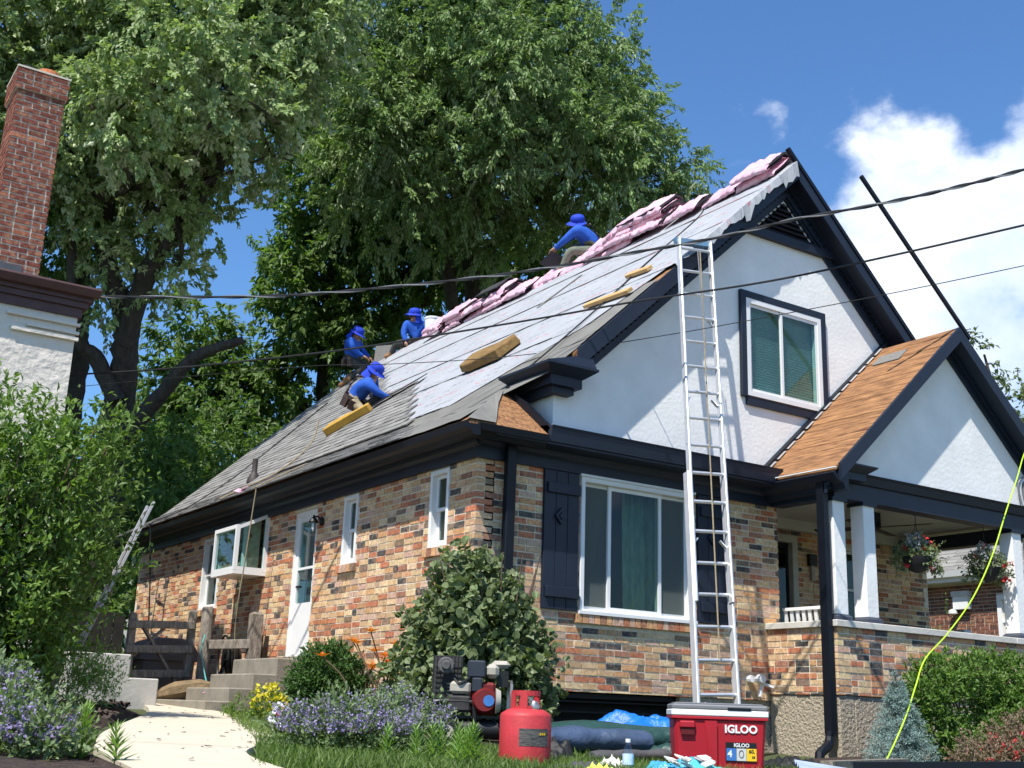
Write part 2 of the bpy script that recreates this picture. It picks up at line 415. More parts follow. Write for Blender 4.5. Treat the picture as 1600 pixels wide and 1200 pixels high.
M['tealbag'] = mat('teal_plastic_bag', (0.10, 0.52, 0.42), 0.3, col2=(0.06, 0.30, 0.68), nscale=4.5, bump=0.9, bscale=9, bdist=0.03, spec=0.6)
M['bottle'] = glass_mat('clear_plastic', (0.86, 0.92, 0.96), 1.2)
M['label'] = mat('bottle_label', (0.55, 0.70, 0.85), 0.5, var=0.2, nscale=30)
M['bark'] = mat('bark', (0.060, 0.050, 0.042), 0.95, var=0.35, nscale=5, bump=1.0, bscale=9, bdist=0.05, stretch=(2, 2, 0.5))
M['twig'] = mat('twig', (0.11, 0.075, 0.05), 0.9, var=0.3)
M['nb_stucco'] = mat('cream_stucco', (0.72, 0.66, 0.575), 0.95, var=0.05, nscale=3, bump=0.9, bscale=9, bdist=0.03)
M['maroon'] = mat('maroon_fascia', (0.085, 0.042, 0.040), 0.5, var=0.15)
M['flash'] = mat('lead_flashing', (0.075, 0.082, 0.095), 0.6, var=0.2)
M['nb_mortar'] = mat('pale_mortar', (0.60, 0.54, 0.44), 0.95, var=0.1)
M['terra'] = mat('terracotta', (0.45, 0.15, 0.06), 0.85, var=0.2)
M['porchceil'] = mat('porch_ceiling', (0.56, 0.545, 0.48), 0.7, var=0.04)
M['basket'] = mat('black_basket', (0.016, 0.016, 0.018), 0.7, var=0.3)
M['soil'] = mat('soil_and_mulch', (0.075, 0.050, 0.036), 0.98, col2=(0.028, 0.019, 0.014), nscale=18, bump=1.0, bscale=30, bdist=0.05)
M['lawn'] = mat('lawn', (0.085, 0.115, 0.032), 0.95, col2=(0.055, 0.060, 0.025), nscale=6, bump=1.0, bscale=50, bdist=0.03)
M['asphalt'] = mat('worn_street', (0.16, 0.155, 0.15), 0.9, var=0.15, nscale=40, bump=0.4, bscale=150)
M['stone'] = mat('brown_rock', (0.22, 0.155, 0.085), 0.95, var=0.3, nscale=6, bump=0.9, bscale=9, bdist=0.04)
def underlay_mat():
    m, t, b, out = node_mat('printed_underlayment')
    N = t.nodes; L = t.links
    geo = N.new('ShaderNodeNewGeometry'); sp = N.new('ShaderNodeSeparateXYZ'); L.new(geo.outputs['Position'], sp.inputs[0])
    def mth(op, a, b2=None, clamp=False):
        n = N.new('ShaderNodeMath'); n.operation = op; n.use_clamp = clamp
        for i, v in enumerate((a, b2)):
            if v is None: continue
            if isinstance(v, (int, float)): n.inputs[i].default_value = v
            else: L.new(v, n.inputs[i])
        return n.outputs[0]
    s = mth('MULTIPLY', sp.outputs['X'], 1.362)
    row = mth('FRACT', mth('DIVIDE', s, 0.155))
    rowid = mth('FLOOR', mth('DIVIDE', s, 0.155))
    inrow = mth('LESS_THAN', mth('ABSOLUTE', mth('SUBTRACT', row, 0.5)), 0.24)
    cb = N.new('ShaderNodeCombineXYZ'); L.new(mth('MULTIPLY', sp.outputs['Y'], 14.0), cb.inputs[0]); L.new(mth('MULTIPLY', s, 34.0), cb.inputs[1]); L.new(rowid, cb.inputs[2])
    nz = N.new('ShaderNodeTexNoise'); L.new(cb.outputs[0], nz.inputs['Vector']); nz.inputs['Scale'].default_value = 1.0; nz.inputs['Detail'].default_value = 2
    cw = N.new('ShaderNodeCombineXYZ'); L.new(mth('ADD', mth('MULTIPLY', sp.outputs['Y'], 2.0), mth('MULTIPLY', rowid, 3.7)), cw.inputs[0]); L.new(rowid, cw.inputs[1])
    nw = N.new('ShaderNodeTexNoise'); L.new(cw.outputs[0], nw.inputs['Vector']); nw.inputs['Scale'].default_value = 1.3; nw.inputs['Detail'].default_value = 0
    ink = mth('MULTIPLY', mth('MULTIPLY', inrow, mth('GREATER_THAN', nz.outputs['Fac'], 0.53)), mth('GREATER_THAN', nw.outputs['Fac'], 0.52))
    red = mth('LESS_THAN', mth('FRACT', mth('MULTIPLY', rowid, 0.3334)), 0.3)
    mc = N.new('ShaderNodeMix'); mc.data_type = 'RGBA'; L.new(red, mc.inputs['Factor']); mc.inputs['A'].default_value = (0.13, 0.135, 0.15, 1); mc.inputs['B'].default_value = (0.45, 0.07, 0.09, 1)
    n3 = N.new('ShaderNodeTexNoise'); L.new(geo.outputs['Position'], n3.inputs['Vector']); n3.inputs['Scale'].default_value = 2.2; n3.inputs['Detail'].default_value = 5
    mb = N.new('ShaderNodeMix'); mb.data_type = 'RGBA'; L.new(n3.outputs['Fac'], mb.inputs['Factor']); mb.inputs['A'].default_value = (0.30, 0.31, 0.33, 1); mb.inputs['B'].default_value = (0.43, 0.44, 0.455, 1)
    mx = N.new('ShaderNodeMix'); mx.data_type = 'RGBA'; L.new(mth('MULTIPLY', ink, 0.60), mx.inputs['Factor']); L.new(mb.outputs['Result'], mx.inputs['A']); L.new(mc.outputs['Result'], mx.inputs['B'])
    L.new(mx.outputs['Result'], b.inputs['Base Color']); b.inputs['Roughness'].default_value = 0.6; b.inputs['Specular IOR Level'].default_value = 0.3
    bp = N.new('ShaderNodeBump'); bp.inputs['Strength'].default_value = 0.6; bp.inputs['Distance'].default_value = 0.03
    L.new(n3.outputs['Fac'], bp.inputs['Height']); L.new(bp.outputs[0], b.inputs['Normal'])
    return m
M['underlay'] = underlay_mat()

# ------------------------------------------------------------------ terrain
def ground_z(x, y):
    z = -0.40 + 0.029 * y - 0.02 * (x + 3)
    z = max(-0.75, min(0.2, z))
    if y < -7.4:
        t = min(1.0, (-7.4 - y) / 1.3); t = t * t * (3 - 2 * t)
        z = z * (1 - t) + -1.78 * t
    return z
def sheet(name, xs, ys, m, dz=0.0, parent=None, jitter=0.0, keep=None):
    V = []; idx = {}; F = []
    for j, y in enumerate(ys):
        for i, x in enumerate(xs):
            V.append((x, y, ground_z(x, y) + dz + (rnd.uniform(-jitter, jitter) if jitter else 0)))
    n = len(xs)
    for j in range(len(ys) - 1):
        for i in range(n - 1):
            if keep is None or keep((xs[i] + xs[i + 1]) / 2, (ys[j] + ys[j + 1]) / 2):
                F.append((j * n + i, j * n + i + 1, (j + 1) * n + i + 1, (j + 1) * n + i))
    return np_mesh(name, V, F, m, parent, smooth=True)
def spaced(lo, a, b, hi, step):
    far_lo = [lo, lo * 0.5 + a * 0.5, a - 40, a - 12, a - 4]
    far_hi = [b + 4, b + 12, b + 40, hi * 0.5 + b * 0.5, hi]
    return [v for v in far_lo if v < a] + list(np.arange(a, b + 1e-6, step)) + [v for v in far_hi if v > b]
g = sheet('ground', spaced(-1500, -9, 14, 1500, 0.25), spaced(-1500, -12, 14, 1500, 0.25), M['lawn'], -0.012, jitter=0.006)
tag(g, kind='structure')
# the street in front of the bank
rd = sheet('road', [-60, -30, -10, 0, 10, 30, 60], list(np.arange(-26, -11.9, 1.0)), M['asphalt'], 0.02)
tag(rd, kind='structure')
sw = sheet('bounce_sidewalk', list(np.arange(-40, 41, 1.6)), [-11.6, -10.8, -10.0, -9.3], M['path'], 0.03)  # unseen walk, added to bounce sunlight up onto the shaded front
tag(sw, kind='structure')
# curved concrete path from the street to the side door
def smooth_curve(pts, n=12):
    P = [Vector(p) for p in pts]; out = []
    for i in range(len(P) - 1):
        p0 = P[max(i - 1, 0)]; p1 = P[i]; p2 = P[i + 1]; p3 = P[min(i + 2, len(P) - 1)]
        for k in range(n):
            t = k / n
            out.append(0.5 * ((2 * p1) + (-p0 + p2) * t + (2 * p0 - 5 * p1 + 4 * p2 - p3) * t * t + (-p0 + 3 * p1 - 3 * p2 + p3) * t ** 3))
    out.append(P[-1]); return out
pl = smooth_curve([(-4.70, -7.0, 0), (-4.42, -4.2, 0), (-4.02, -2.6, 0), (-3.40, -0.9, 0), (-2.60, 1.2, 0), (-2.05, 2.9, 0), (-1.62, 4.6, 0), (-1.35, 6.0, 0)])
pr = smooth_curve([(-4.05, -7.0, 0), (-3.72, -4.2, 0), (-3.25, -3.0, 0), (-2.88, -2.3, 0), (-2.35, -1.2, 0), (-1.75, 0.9, 0), (-1.30, 2.4, 0), (-1.05, 6.0, 0)])
V = []; F = []
for i, (a, b) in enumerate(zip(pl, pr)):
    for k in range(5):
        q = a.lerp(b, k / 4)
        V.append((q.x, q.y, ground_z(q.x, q.y) + 0.035))
    for q in (a, b): V.append((q.x, q.y, ground_z(q.x, q.y) - 0.06))
for i in range(len(pl) - 1):
    r0 = i * 7; r1 = r0 + 7
    for k in range(4): F.append((r0 + k, r0 + k + 1, r1 + k + 1, r1 + k))
    F.append((r0 + 5, r0, r1, r1 + 5)); F.append((r0 + 4, r0 + 6, r1 + 6, r1 + 4))
pth = np_mesh('path', V, F, M['path'], smooth=False)
for i_ in (20, 34, 48, 62, 74):
    a, b = pl[i_], pr[min(i_, len(pr) - 1)]; V = []
    for q, sgn in ((a, 1), (b, 1), (b, -1), (a, -1)): V.append((q.x, q.y + .006 * sgn, ground_z(q.x, q.y) + .0385))
    np_mesh('joint', V, [(0, 1, 2, 3)], M['concrete'], pth)
tag(pth, kind='structure')
# planting beds either side of the path and along the house
def blob_bed(name, poly, dz, m=None):
    poly = smooth_curve([(*p, 0) for p in poly + poly[:1]], 6)
    c = sum(poly, Vector()) / len(poly)
    V = [(c.x, c.y, ground_z(c.x, c.y) + dz + 0.03)]; F = []
    rings = 6
    for r in range(1, rings + 1):
        for p in poly[:-1]:
            q = c.lerp(p, r / rings)
            V.append((q.x, q.y, ground_z(q.x, q.y) + dz * (1 if r < rings else -0.3) + rnd.uniform(-.012, .02)))
    n = len(poly) - 1
    for k in range(n): F.append((0, 1 + k, 1 + (k + 1) % n, 0))
    F4 = []
    for r in range(rings - 1):
        for k in range(n):
            a = 1 + r * n + k; b = 1 + r * n + (k + 1) % n
            F4.append((a, b, b + n, a + n))
    me = bpy.data.meshes.new(name)
    me.from_pydata(V, [], [f[:3] for f in F] + F4)
    o = link_mesh(name, me, m or M['soil'])
    tag(o, kind='structure'); return o
blob_bed('mulch_bed', [(-4.75, -6.6), (-4.6, -4.3), (-4.15, -2.6), (-3.55, -0.9), (-2.75, 1.2), (-2.2, 2.9), (-3.0, 3.7), (-4.6, 3.4), (-6.2, 0.0), (-6.2, -5.0)], 0.05)
blob_bed('garden_bed', [(-3.2, -3.3), (-2.8, -2.5), (-2.2, -1.0), (-1.65, 0.9), (-1.25, 2.4), (-0.1, 3.2), (-0.05, 0.2), (0.7, -0.2), (0.4, -1.4), (-1.3, -2.0), (-2.2, -3.2)], 0.04)
blob_bed('front_bed', [(2.0, -2.2), (3.6, -1.1), (8.0, -1.1), (8.5, -3.6), (5.0, -4.0), (2.2, -3.6)], 0.05)

# ------------------------------------------------------------------ the house
H = 2.168; CP = 0.0677; W = 4.106; LEN = 10.85
RX, RZ, RS = 4.37, 6.52, 0.925      # ridge x, ridge height, slope
BX, BZ = 0.50, 6.52 - 0.925 * 3.87   # where the slope eases towards the eave
EX, EZ = -0.36, 2.43
Y0, Y1 = -0.22, 11.45
def roof_z(x):
    if x > RX: x = 2 * RX - x
    if x >= BX: return RZ - RS * (RX - x)
    return EZ + (BZ - EZ) * (x - EX) / (BX - EX)
house = thing('house', 'one and a half storey brick and white stucco house being reroofed, front porch at right', 'house', (0, 0, -0.6))
PAL = [((0.72, 0.52, 0.29), .22), ((0.64, 0.42, 0.22), .17), ((0.62, 0.33, 0.15), .15), ((0.52, 0.18, 0.085), .13), ((0.58, 0.38, 0.27), .11), ((0.36, 0.165, 0.10), .07), ((0.24, 0.17, 0.115), .06), ((0.080, 0.078, 0.076), .11)]
def brick_col(r, pal=PAL):
    t = r.random() * sum(p[1] for p in pal)
    for c, p in pal:
        t -= p
        if t <= 0: break
    k = r.uniform(0.92, 1.26)
    g_ = sum(c) / 3
    return tuple(min(1, (v * .92 + g_ * .08) * k * r.uniform(0.96, 1.04)) for v in c)
def bond(u0, u1, z0, z1, holes, L=0.203, joint=0.014, top=None, cp=CP, half_first=0, rr=rnd):
    """running bond with a few headers; returns (ua,ub,za,zb,course)"""
    out = []; k = 0
    top = z1 if top is None else top
    z = top
    while z - 0.01 > z0:
        za, zb = z - cp + joint, z
        lo = max(za, z0)
        u = u0 - (L / 2 if (k + half_first) % 2 else 0)
        cuts = []
        while u < u1 - 0.005:
            l = L if rr.random() > 0.13 else L / 2
            cuts.append((u, u + l - joint)); u += l
        spans = [(u0, u1)]
        for (a, b, c, d) in holes:
            if lo < d - 0.005 and zb > c + 0.005:
                ns = []
                for s, e in spans:
                    if b <= s or a >= e: ns.append((s, e)); continue
                    if a > s: ns.append((s, a))
                    if b < e: ns.append((b, e))
                spans = ns
        for a, b in cuts:
            for s, e in spans:
                p, q = max(a, s), min(b, e)
                if q - p > 0.035: out.append((p, q, lo, zb, k))
        z -= cp; k += 1
    return out
ALLB = []   # (centre, half sizes, colour, parent, rank)
def lay(parent, cells, axis, plane, depth=0.09, pal=PAL, corner=None):
    """axis 'front': u=x, faces -y at y=plane; 'side': u=y, faces -x at x=plane"""
    for (a, b, c, d, k) in cells:
        j = rnd.uniform(-0.004, 0.004)
        if corner and (k % 2 == corner[1]):
            if a < corner[0] + 0.001:
                if b - a < 0.05 + corner[2]: continue
                a = corner[0] + corner[2]
        if axis == 'front': cen = Vector(((a + b) / 2, plane + j + depth / 2, (c + d) / 2)); hs = Vector(((b - a) / 2, depth / 2, (d - c) / 2)); nrm = Vector((0, -1, 0))
        else: cen = Vector((plane + j + depth / 2, (a + b) / 2, (c + d) / 2)); hs = Vector((depth / 2, (b - a) / 2, (d - c) / 2)); nrm = Vector((-1, 0, 0))
        v = CAM - cen; rank = max(0, v.normalized().dot(nrm)) * (b - a) / v.length ** 2
        ALLB.append((cen, hs, brick_col(rnd, pal), parent, rank))
unit_bricks = []
for i in range(4):
    r = random.Random(i)
    vs = [(sx + r.uniform(-.03, .03), sy, sz + r.uniform(-.09, .09)) for sz in (-1, 1) for sx, sy in ((-1, -1), (1, -1), (1, 1), (-1, 1))]
    me = bpy.data.meshes.new('brick')
    me.from_pydata(vs, [], [(3, 2, 1, 0), (4, 5, 6, 7), (0, 1, 5, 4), (1, 2, 6, 5), (2, 3, 7, 6), (3, 0, 4, 7)])
    me.materials.append(M['brick_o']); unit_bricks.append(me)
def brick_obj(parent, cen, hs, col, name='brick'):
    o = bpy.data.objects.new(name, rnd.choice(unit_bricks)); COL.objects.link(o)
    o.parent = parent; o.location = cen - org_of(parent); o.scale = hs; o.color = (*col, 1)
    return o
def brick_mass(parent, items, name='brick_courses'):
    V = []; F = []; A = []
    for cen, hs, col, *_ in items:
        b = len(V)
        for sz in (-1, 1):
            for sx, sy in ((-1, -1), (1, -1), (1, 1), (-1, 1)):
                V.append((cen.x + hs.x * sx, cen.y + hs.y * sy, cen.z + hs.z * sz * (1 + rnd.uniform(-.08, .08)))); A.append((*col, 1))
        F += [tuple(b + i for i in f) for f in ((3, 2, 1, 0), (4, 5, 6, 7), (0, 1, 5, 4), (1, 2, 6, 5), (2, 3, 7, 6), (3, 0, 4, 7))]
    o = np_mesh(name, V, F, M['brick_a'], parent, attr=A)
    return tag(o, kind='stuff')
def wall_slab(mb, axis, plane, u0, u1, z0, z1, holes, th):
    """solid slab with rectangular holes, cut into a grid of boxes"""
    us = sorted({u0, u1, *[h[0] for h in holes], *[h[1] for h in holes]}); zs = sorted({z0, z1, *[h[2] for h in holes], *[h[3] for h in holes]})
    us = [u for u in us if u0 <= u <= u1]; zs = [z for z in zs if z0 <= z <= z1]
    for i in range(len(us) - 1):
        run = None
        for j in range(len(zs) - 1):
            cu, cz = (us[i] + us[i + 1]) / 2, (zs[j] + zs[j + 1]) / 2
            if any(h[0] < cu < h[1] and h[2] < cz < h[3] for h in holes): continue
            if axis == 'front': mb.box((us[i], plane, zs[j]), (us[i + 1], plane + th, zs[j + 1]))
            else: mb.box((plane, us[i], zs[j]), (plane + th, us[i + 1], zs[j + 1]))
def grow(h, e=0.006): return (h[0] - e, h[1] + e, h[2] - e, h[3] + e)
WIN = (1.255, 2.79, 0.755, 2.15)
FR_HOLES = [(WIN[0], WIN[1], WIN[2], 2.3), (0.86, 2.62, -0.36, -0.015)]
mb = MB(); wall_slab(mb, 'front', 0.006, 0.1, W - 0.006, -0.0, 2.5, [grow(h) for h in FR_HOLES], 0.2)
front_wall = mb.build('front_wall', M['mortar'], house)
BASE = (0.86, 2.62, -0.40, -0.012)
mb = MB(); wall_slab(mb, 'front', 0.02, 0.02, W, -0.95, -0.004, [(BASE[0], BASE[1], BASE[2], 0.1)], 0.25)
mb.build('foundation', M['foundation'], house)
SIDE_HOLES = {'window_a': (0.516, 0.89, 1.355, 2.15), 'window_b': (2.55, 2.91, 1.35, 2.15), 'door': (3.67, 4.38, 0.30, 2.13), 'garden': (5.16, 5.98, 1.44, 2.30), 'window_c': (6.93, 7.63, 1.07, 2.11)}
mb = MB(); wall_slab(mb, 'side', 0.006, 0.006, LEN - .006, -0.7, 2.5, [grow(h) for h in SIDE_HOLES.values()], 0.2)
side_wall = mb.build('side_wall', M['mortar'], house)
SILLF = (WIN[0] - 0.05, WIN[1] + 0.0, WIN[2] - 0.095, WIN[2])
lay(front_wall, bond(0, W, 0.0, H + 0.05, [(WIN[0], WIN[1], WIN[2], 2.4), SILLF], top=H + 0.01), 'front', 0.0, corner=(0.0, 1, 0.093))
side_sills = [(h[0] - 0.05, h[1] + 0.05, h[2] - 0.095, h[2]) for n, h in SIDE_HOLES.items() if n.startswith('window')]
lay(side_wall, bond(0, LEN, -0.62, H + 0.05, list(SIDE_HOLES.values()) + side_sills, top=H + 0.01, half_first=1), 'side', 0.0, corner=(0.0, 0, 0.093))
# rowlock sills under the windows, brick by brick
def rowlock(parent, axis, u0, u1, z0, z1, proud, n):
    st = (u1 - u0) / n
    for i in range(n):
        a, b = u0 + i * st + 0.005, u0 + (i + 1) * st - 0.005
        cz, hz = (z0 + z1) / 2, (z1 - z0) / 2 - 0.004
        if axis == 'front': cen = Vector(((a + b) / 2, 0.06 - proud, cz)); hs = Vector(((b - a) / 2, 0.06, hz))
        else: cen = Vector((0.06 - proud, (a + b) / 2, cz)); hs = Vector((0.06, (b - a) / 2, hz))
        brick_obj(parent, cen, hs, brick_col(rnd, PAL[2:7]), 'sill_brick')
rowlock(front_wall, 'front', *SILLF, 0.045, 21)
for h in side_sills: rowlock(side_wall, 'side', *h, 0.045, max(5, int((h[1] - h[0]) / 0.085)))

def fr(axis, plane):
    """maps (u, outward, z) of a wall to world"""
    if axis == 'front': return lambda u, d, z: (u, plane - d, z)
    return lambda u, d, z: (plane - d, u, z)
def fbox(mb, f, u0, u1, d0, d1, z0, z1, mi=0):
    mb.box(f(u0, d0, z0), f(u1, d1, z1), mi)
def ring(mb, f, u0, u1, z0, z1, w, d0, d1):
    fbox(mb, f, u0, u0 + w, d0, d1, z0, z1); fbox(mb, f, u1 - w, u1, d0, d1, z0, z1)
    fbox(mb, f, u0 + w, u1 - w, d0, d1, z0, z0 + w); fbox(mb, f, u0 + w, u1 - w, d0, d1, z1 - w, z1)
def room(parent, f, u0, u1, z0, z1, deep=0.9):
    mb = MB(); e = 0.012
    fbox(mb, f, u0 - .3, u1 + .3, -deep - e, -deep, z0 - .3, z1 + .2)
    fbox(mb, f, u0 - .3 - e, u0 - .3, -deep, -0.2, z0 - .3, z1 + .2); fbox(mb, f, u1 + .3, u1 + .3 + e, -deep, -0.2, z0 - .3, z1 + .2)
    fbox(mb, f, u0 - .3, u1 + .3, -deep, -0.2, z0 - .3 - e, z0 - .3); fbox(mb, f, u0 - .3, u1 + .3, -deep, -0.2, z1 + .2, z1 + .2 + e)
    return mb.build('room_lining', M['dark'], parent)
def double_hung(parent, axis, plane, u0, u1, z0, z1, label=None):
    f = fr(axis, plane)
    mb = MB(); ring(mb, f, u0, u1, z0, z1, 0.045, -0.10, 0.012)
    w = mb.build('window', M['white'], parent, bevel=0.004)
    zm = (z0 + z1) / 2
    for (a, b, d) in ((zm - 0.02, z1 - 0.047, -0.045), (z0 + 0.047, zm + 0.02, -0.07)):
        mb = MB(); ring(mb, f, u0 + 0.047, u1 - 0.047, a, b, 0.035, d - 0.03, d); mb.build('sash', M['white'], w)
        mb = MB(); fbox(mb, f, u0 + 0.08, u1 - 0.08, d - 0.018, d - 0.012, a + 0.033, b - 0.033); mb.build('pane', M['glass'], w)
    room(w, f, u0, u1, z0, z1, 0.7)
    mb = MB(); n = 10
    for side in (0, 1):
        for i in range(n):
            t0 = i / n; wv = (u1 - u0) * 0.22; uu = (u0 + 0.05 + wv * t0) if side == 0 else (u1 - 0.05 - wv * t0)
            fbox(mb, f, uu, uu + wv / n * (1 if side == 0 else -1), -0.21 - 0.025 * (i % 2), -0.20 - 0.025 * (i % 2), z0 + 0.03, z1 - 0.03)
    mb.build('curtain', M['blind'], w)
    return w
for n in ('window_a', 'window_b', 'window_c'):
    h = SIDE_HOLES[n]; double_hung(house, 'side', 0.0, *h)

# front picture window: three lights
f = fr('front', 0.0)
mb = MB(); ring(mb, f, WIN[0], WIN[1], WIN[2], WIN[3], 0.05, -0.10, 0.03)
fw = mb.build('window', M['white'], house, bevel=0.004)
mb = MB(); fbox(mb, f, WIN[0] - 0.02, WIN[1] + 0.02, 0.0, 0.045, WIN[3], WIN[3] + 0.025); mb.build('window_trim', M['white'], fw)
mb = MB(); fbox(mb, f, WIN[0] - 0.02, WIN[1] + 0.02, -0.02, 0.055, WIN[2] - 0.002, WIN[2] + 0.03); mb.build('window_sill', M['white'], fw)
xs = [WIN[0] + 0.05, 1.66, 2.345, WIN[1] - 0.05]
for i in range(3):
    a, b = xs[i] - (0.02 if i else 0), xs[i + 1] + (0.02 if i < 2 else 0)
    d = -0.02 if i == 1 else -0.05
    mb = MB(); ring(mb, f, a, b, WIN[2] + 0.052, WIN[3] - 0.052, 0.04, d - 0.03, d); mb.build('sash', M['white'], fw)
    mb = MB(); fbox(mb, f, a + 0.035, b - 0.035, d - 0.02, d - 0.014, WIN[2] + 0.085, WIN[3] - 0.085); mb.build('pane', M['glass'], fw)
    if i != 1:
        m_s = M['glass_screen'] if 'glass_screen' in M else None
        if m_s is None:
            ms_, t_, b_, o_ = node_mat('fine_mesh_screen')
            tr_ = t_.nodes.new('ShaderNodeBsdfTransparent'); mx_ = t_.nodes.new('ShaderNodeMixShader'); mx_.inputs[0].default_value = 0.62
            b_.inputs['Base Color'].default_value = (0.11, 0.135, 0.125, 1); b_.inputs['Roughness'].default_value = 0.7
            t_.links.new(tr_.outputs[0], mx_.inputs[1]); t_.links.new(b_.outputs[0], mx_.inputs[2]); t_.links.new(mx_.outputs[0], o_.inputs['Surface'])
            M['glass_screen'] = m_s = ms_
        mb = MB(); fbox(mb, f, a + 0.035, b - 0.035, d + 0.002, d + 0.006, WIN[2] + 0.085, WIN[3] - 0.085); mb.build('screen', m_s, fw)
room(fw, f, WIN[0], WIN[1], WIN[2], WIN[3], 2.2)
def drape(u_edges, z0, z1, d, parent, mat_=None):
    """curtain with folds; u_edges(t) gives left and right edge at height t in 0..1"""
    V = []; F = []; nu, nz = 40, 12
    for j in range(nz + 1):
        t = j / nz; a, b = u_edges(t)
        for i in range(nu + 1):
            s = i / nu
            V.append(f(a + (b - a) * s, -d - 0.035 * math.sin(s * 34) - 0.015 * math.sin(s * 71 + 2 * t), z0 + (z1 - z0) * t))
    for j in range(nz):
        for i in range(nu): F.append((j * (nu + 1) + i, j * (nu + 1) + i + 1, (j + 1) * (nu + 1) + i + 1, (j + 1) * (nu + 1) + i))
    return np_mesh('curtain', V, F, mat_ or M['curtain'], parent, smooth=True)
drape(lambda t: (1.20, 1.62 + 0.24 * t ** 1.5), WIN[2] - .1, WIN[3] + .05, 0.28, fw)
drape(lambda t: (2.06 - 0.02 * t, 2.86), WIN[2] - .1, WIN[3] + .05, 0.28, fw)
# board and batten shutters
for i, (a, b) in enumerate(((0.785, 1.222), (2.845, 3.30))):
    sh = MB(); fbox(sh, f, a, b, 0.004, 0.02, 0.775, 2.18)
    sh = sh.build('shutter', M['navy'], house)
    wdt = (b - a) / 3
    for k in range(3):
        mb = MB(); fbox(mb, f, a + k * wdt + 0.003, a + (k + 1) * wdt - 0.003, 0.02, 0.036, 0.775, 2.16); mb.build('board', M['navy'], sh, bevel=0.003)
    for z in (0.89, 1.93):
        mb = MB(); fbox(mb, f, a + 0.03, b + 0.0, 0.036, 0.066, z, z + 0.105); mb.build('batten', M['navy'], sh, bevel=0.004)
    c = (a + b) / 2 - 0.02; zc = 1.70
    mb = MB(); mb.prism([(c - .075, zc), (c, zc - .085), (c + .075, zc), (c, zc + .085)], -0.066, -0.036, 'y'); mb.prism([(c - .035, zc), (c, zc - .04), (c + .035, zc), (c, zc + .04)], -0.078, -0.066, 'y')
    mb.build('diamond', M['navy'], sh)
# basement window under the front wall
bw = MB(); ring(bw, f, BASE[0], BASE[1], BASE[2], BASE[3], 0.05, -0.16, -0.08)
bw = bw.build('basement_window', M['gutter'], house)
mb = MB(); fbox(mb, f, BASE[0], BASE[1], -0.24, -0.20, BASE[2], BASE[3]); mb.build('pane', M['dark'], bw)
for k in range(3):
    mb = MB(); fbox(mb, f, BASE[0] + .05, BASE[1] - .05, -0.15, -0.09, -0.10 - k * 0.1, -0.085 - k * 0.1); mb.build('louvre_slat', M['gutter'], bw)

# side door with storm glass
f = fr('side', 0.0)
d0, d1, z0, z1 = SIDE_HOLES['door']
mb = MB(); ring(mb, f, d0, d1, z0 + .02, z1, 0.06, -0.20, -0.035)
door = mb.build('door', M['white'], house)
mb = MB(); fbox(mb, f, d0 + .06, d1 - .06, -0.09, -0.05, z0 + .08, z0 + .62); ring(mb, f, d0 + .06, d1 - .06, z0 + .62, z1 - .06, 0.07, -0.09, -0.05); fbox(mb, f, d0 + .13, d1 - .13, -0.085, -0.05, z0 + 1.10, z0 + 1.13)
mb.build('door_leaf', M['white'], door)
mb = MB(); fbox(mb, f, d0 + .13, d1 - .13, -0.075, -0.070, z0 + .69, z1 - .13); mb.build('pane', M['glass2'], door)
mb = MB(); fbox(mb, f, d0 + .08, d1 - .08, -0.215, -0.205, z0 + .05, z1 - .08); mb.build('inner_door', mat('slate_door', (0.14, 0.17, 0.20), 0.5), door)
mb = MB(); mb.bar(f(4.25, -0.12, 1.20), f(4.25, -0.05, 1.20), 0.02); mb.bar(f(4.27, -0.06, 1.20), f(4.17, -0.06, 1.20), 0.022); mb.build('handle', M['black'], door)
mb = MB(); fbox(mb, f, d0 - .02, d1 + .02, -0.2, 0.02, 0.30, 0.345); mb.build('threshold', M['concrete'], door)
# lantern by the door
mb = MB(); mb.lathe(f(3.50, 0.0, 1.93), [(0.05, 0), (0.055, -0.02), (0.03, -0.035)], 12, 'x')
lamp = mb.build('wall_lantern', M['black'], house)
mb = MB(); mb.tube([f(3.50, 0.02, 1.93), f(3.50, 0.07, 1.985), f(3.50, 0.12, 1.97)], 0.012, 6); mb.lathe(f(3.50, 0.12, 1.90), [(0.052, 0), (0.06, 0.012), (0.035, 0.055), (0.012, 0.07), (0.012, 0.095)], 12); mb.build('lantern_top', M['black'], lamp)
mb = MB(); mb.lathe(f(3.50, 0.12, 1.74), [(0.012, 0), (0.042, 0.03), (0.048, 0.09), (0.048, 0.16)], 12); mb.build('lantern_glass', M['bottle'], lamp, smooth=True)
mb = MB(); mb.lathe(f(3.50, 0.12, 1.80), [(0.008, 0), (0.018, 0.03), (0.010, 0.09)], 8); mb.build('bulb', M['white'], lamp)
# garden window: a glazed box standing out from the wall
gy0, gy1, gz0, gz1 = SIDE_HOLES['garden']
gd = 0.45
gw = MB()
for (y, d) in ((gy0, 0.0), (gy0, gd), (gy1, 0.0), (gy1, gd)):
    dd = (d - 0.05, d) if d else (-0.02, 0.05)
    fbox(gw, f, y, y + (0.05 if y == gy0 else -0.05), dd[0], dd[1], gz0 + .003, (2.03 if d else 2.20))
fbox(gw, f, gy0, gy1, 0.0, gd, gz0 - 0.045, gz0)
fbox(gw, f, gy0 + .05, gy1 - .05, gd - 0.05, gd, 1.98, 2.03); fbox(gw, f, gy0 + .05, gy1 - .05, gd - 0.05, gd, gz0, gz0 + .05)
for y in (gy0, gy1 - .05):
    gw.prism([(-gd + .05, 1.98), (-0.05, 2.15), (-0.05, 2.20), (-gd + .05, 2.03)], y, y + 0.05, 'y')
    fbox(gw, f, y, y + .05, 0.05, gd - .05, gz0, gz0 + .05)
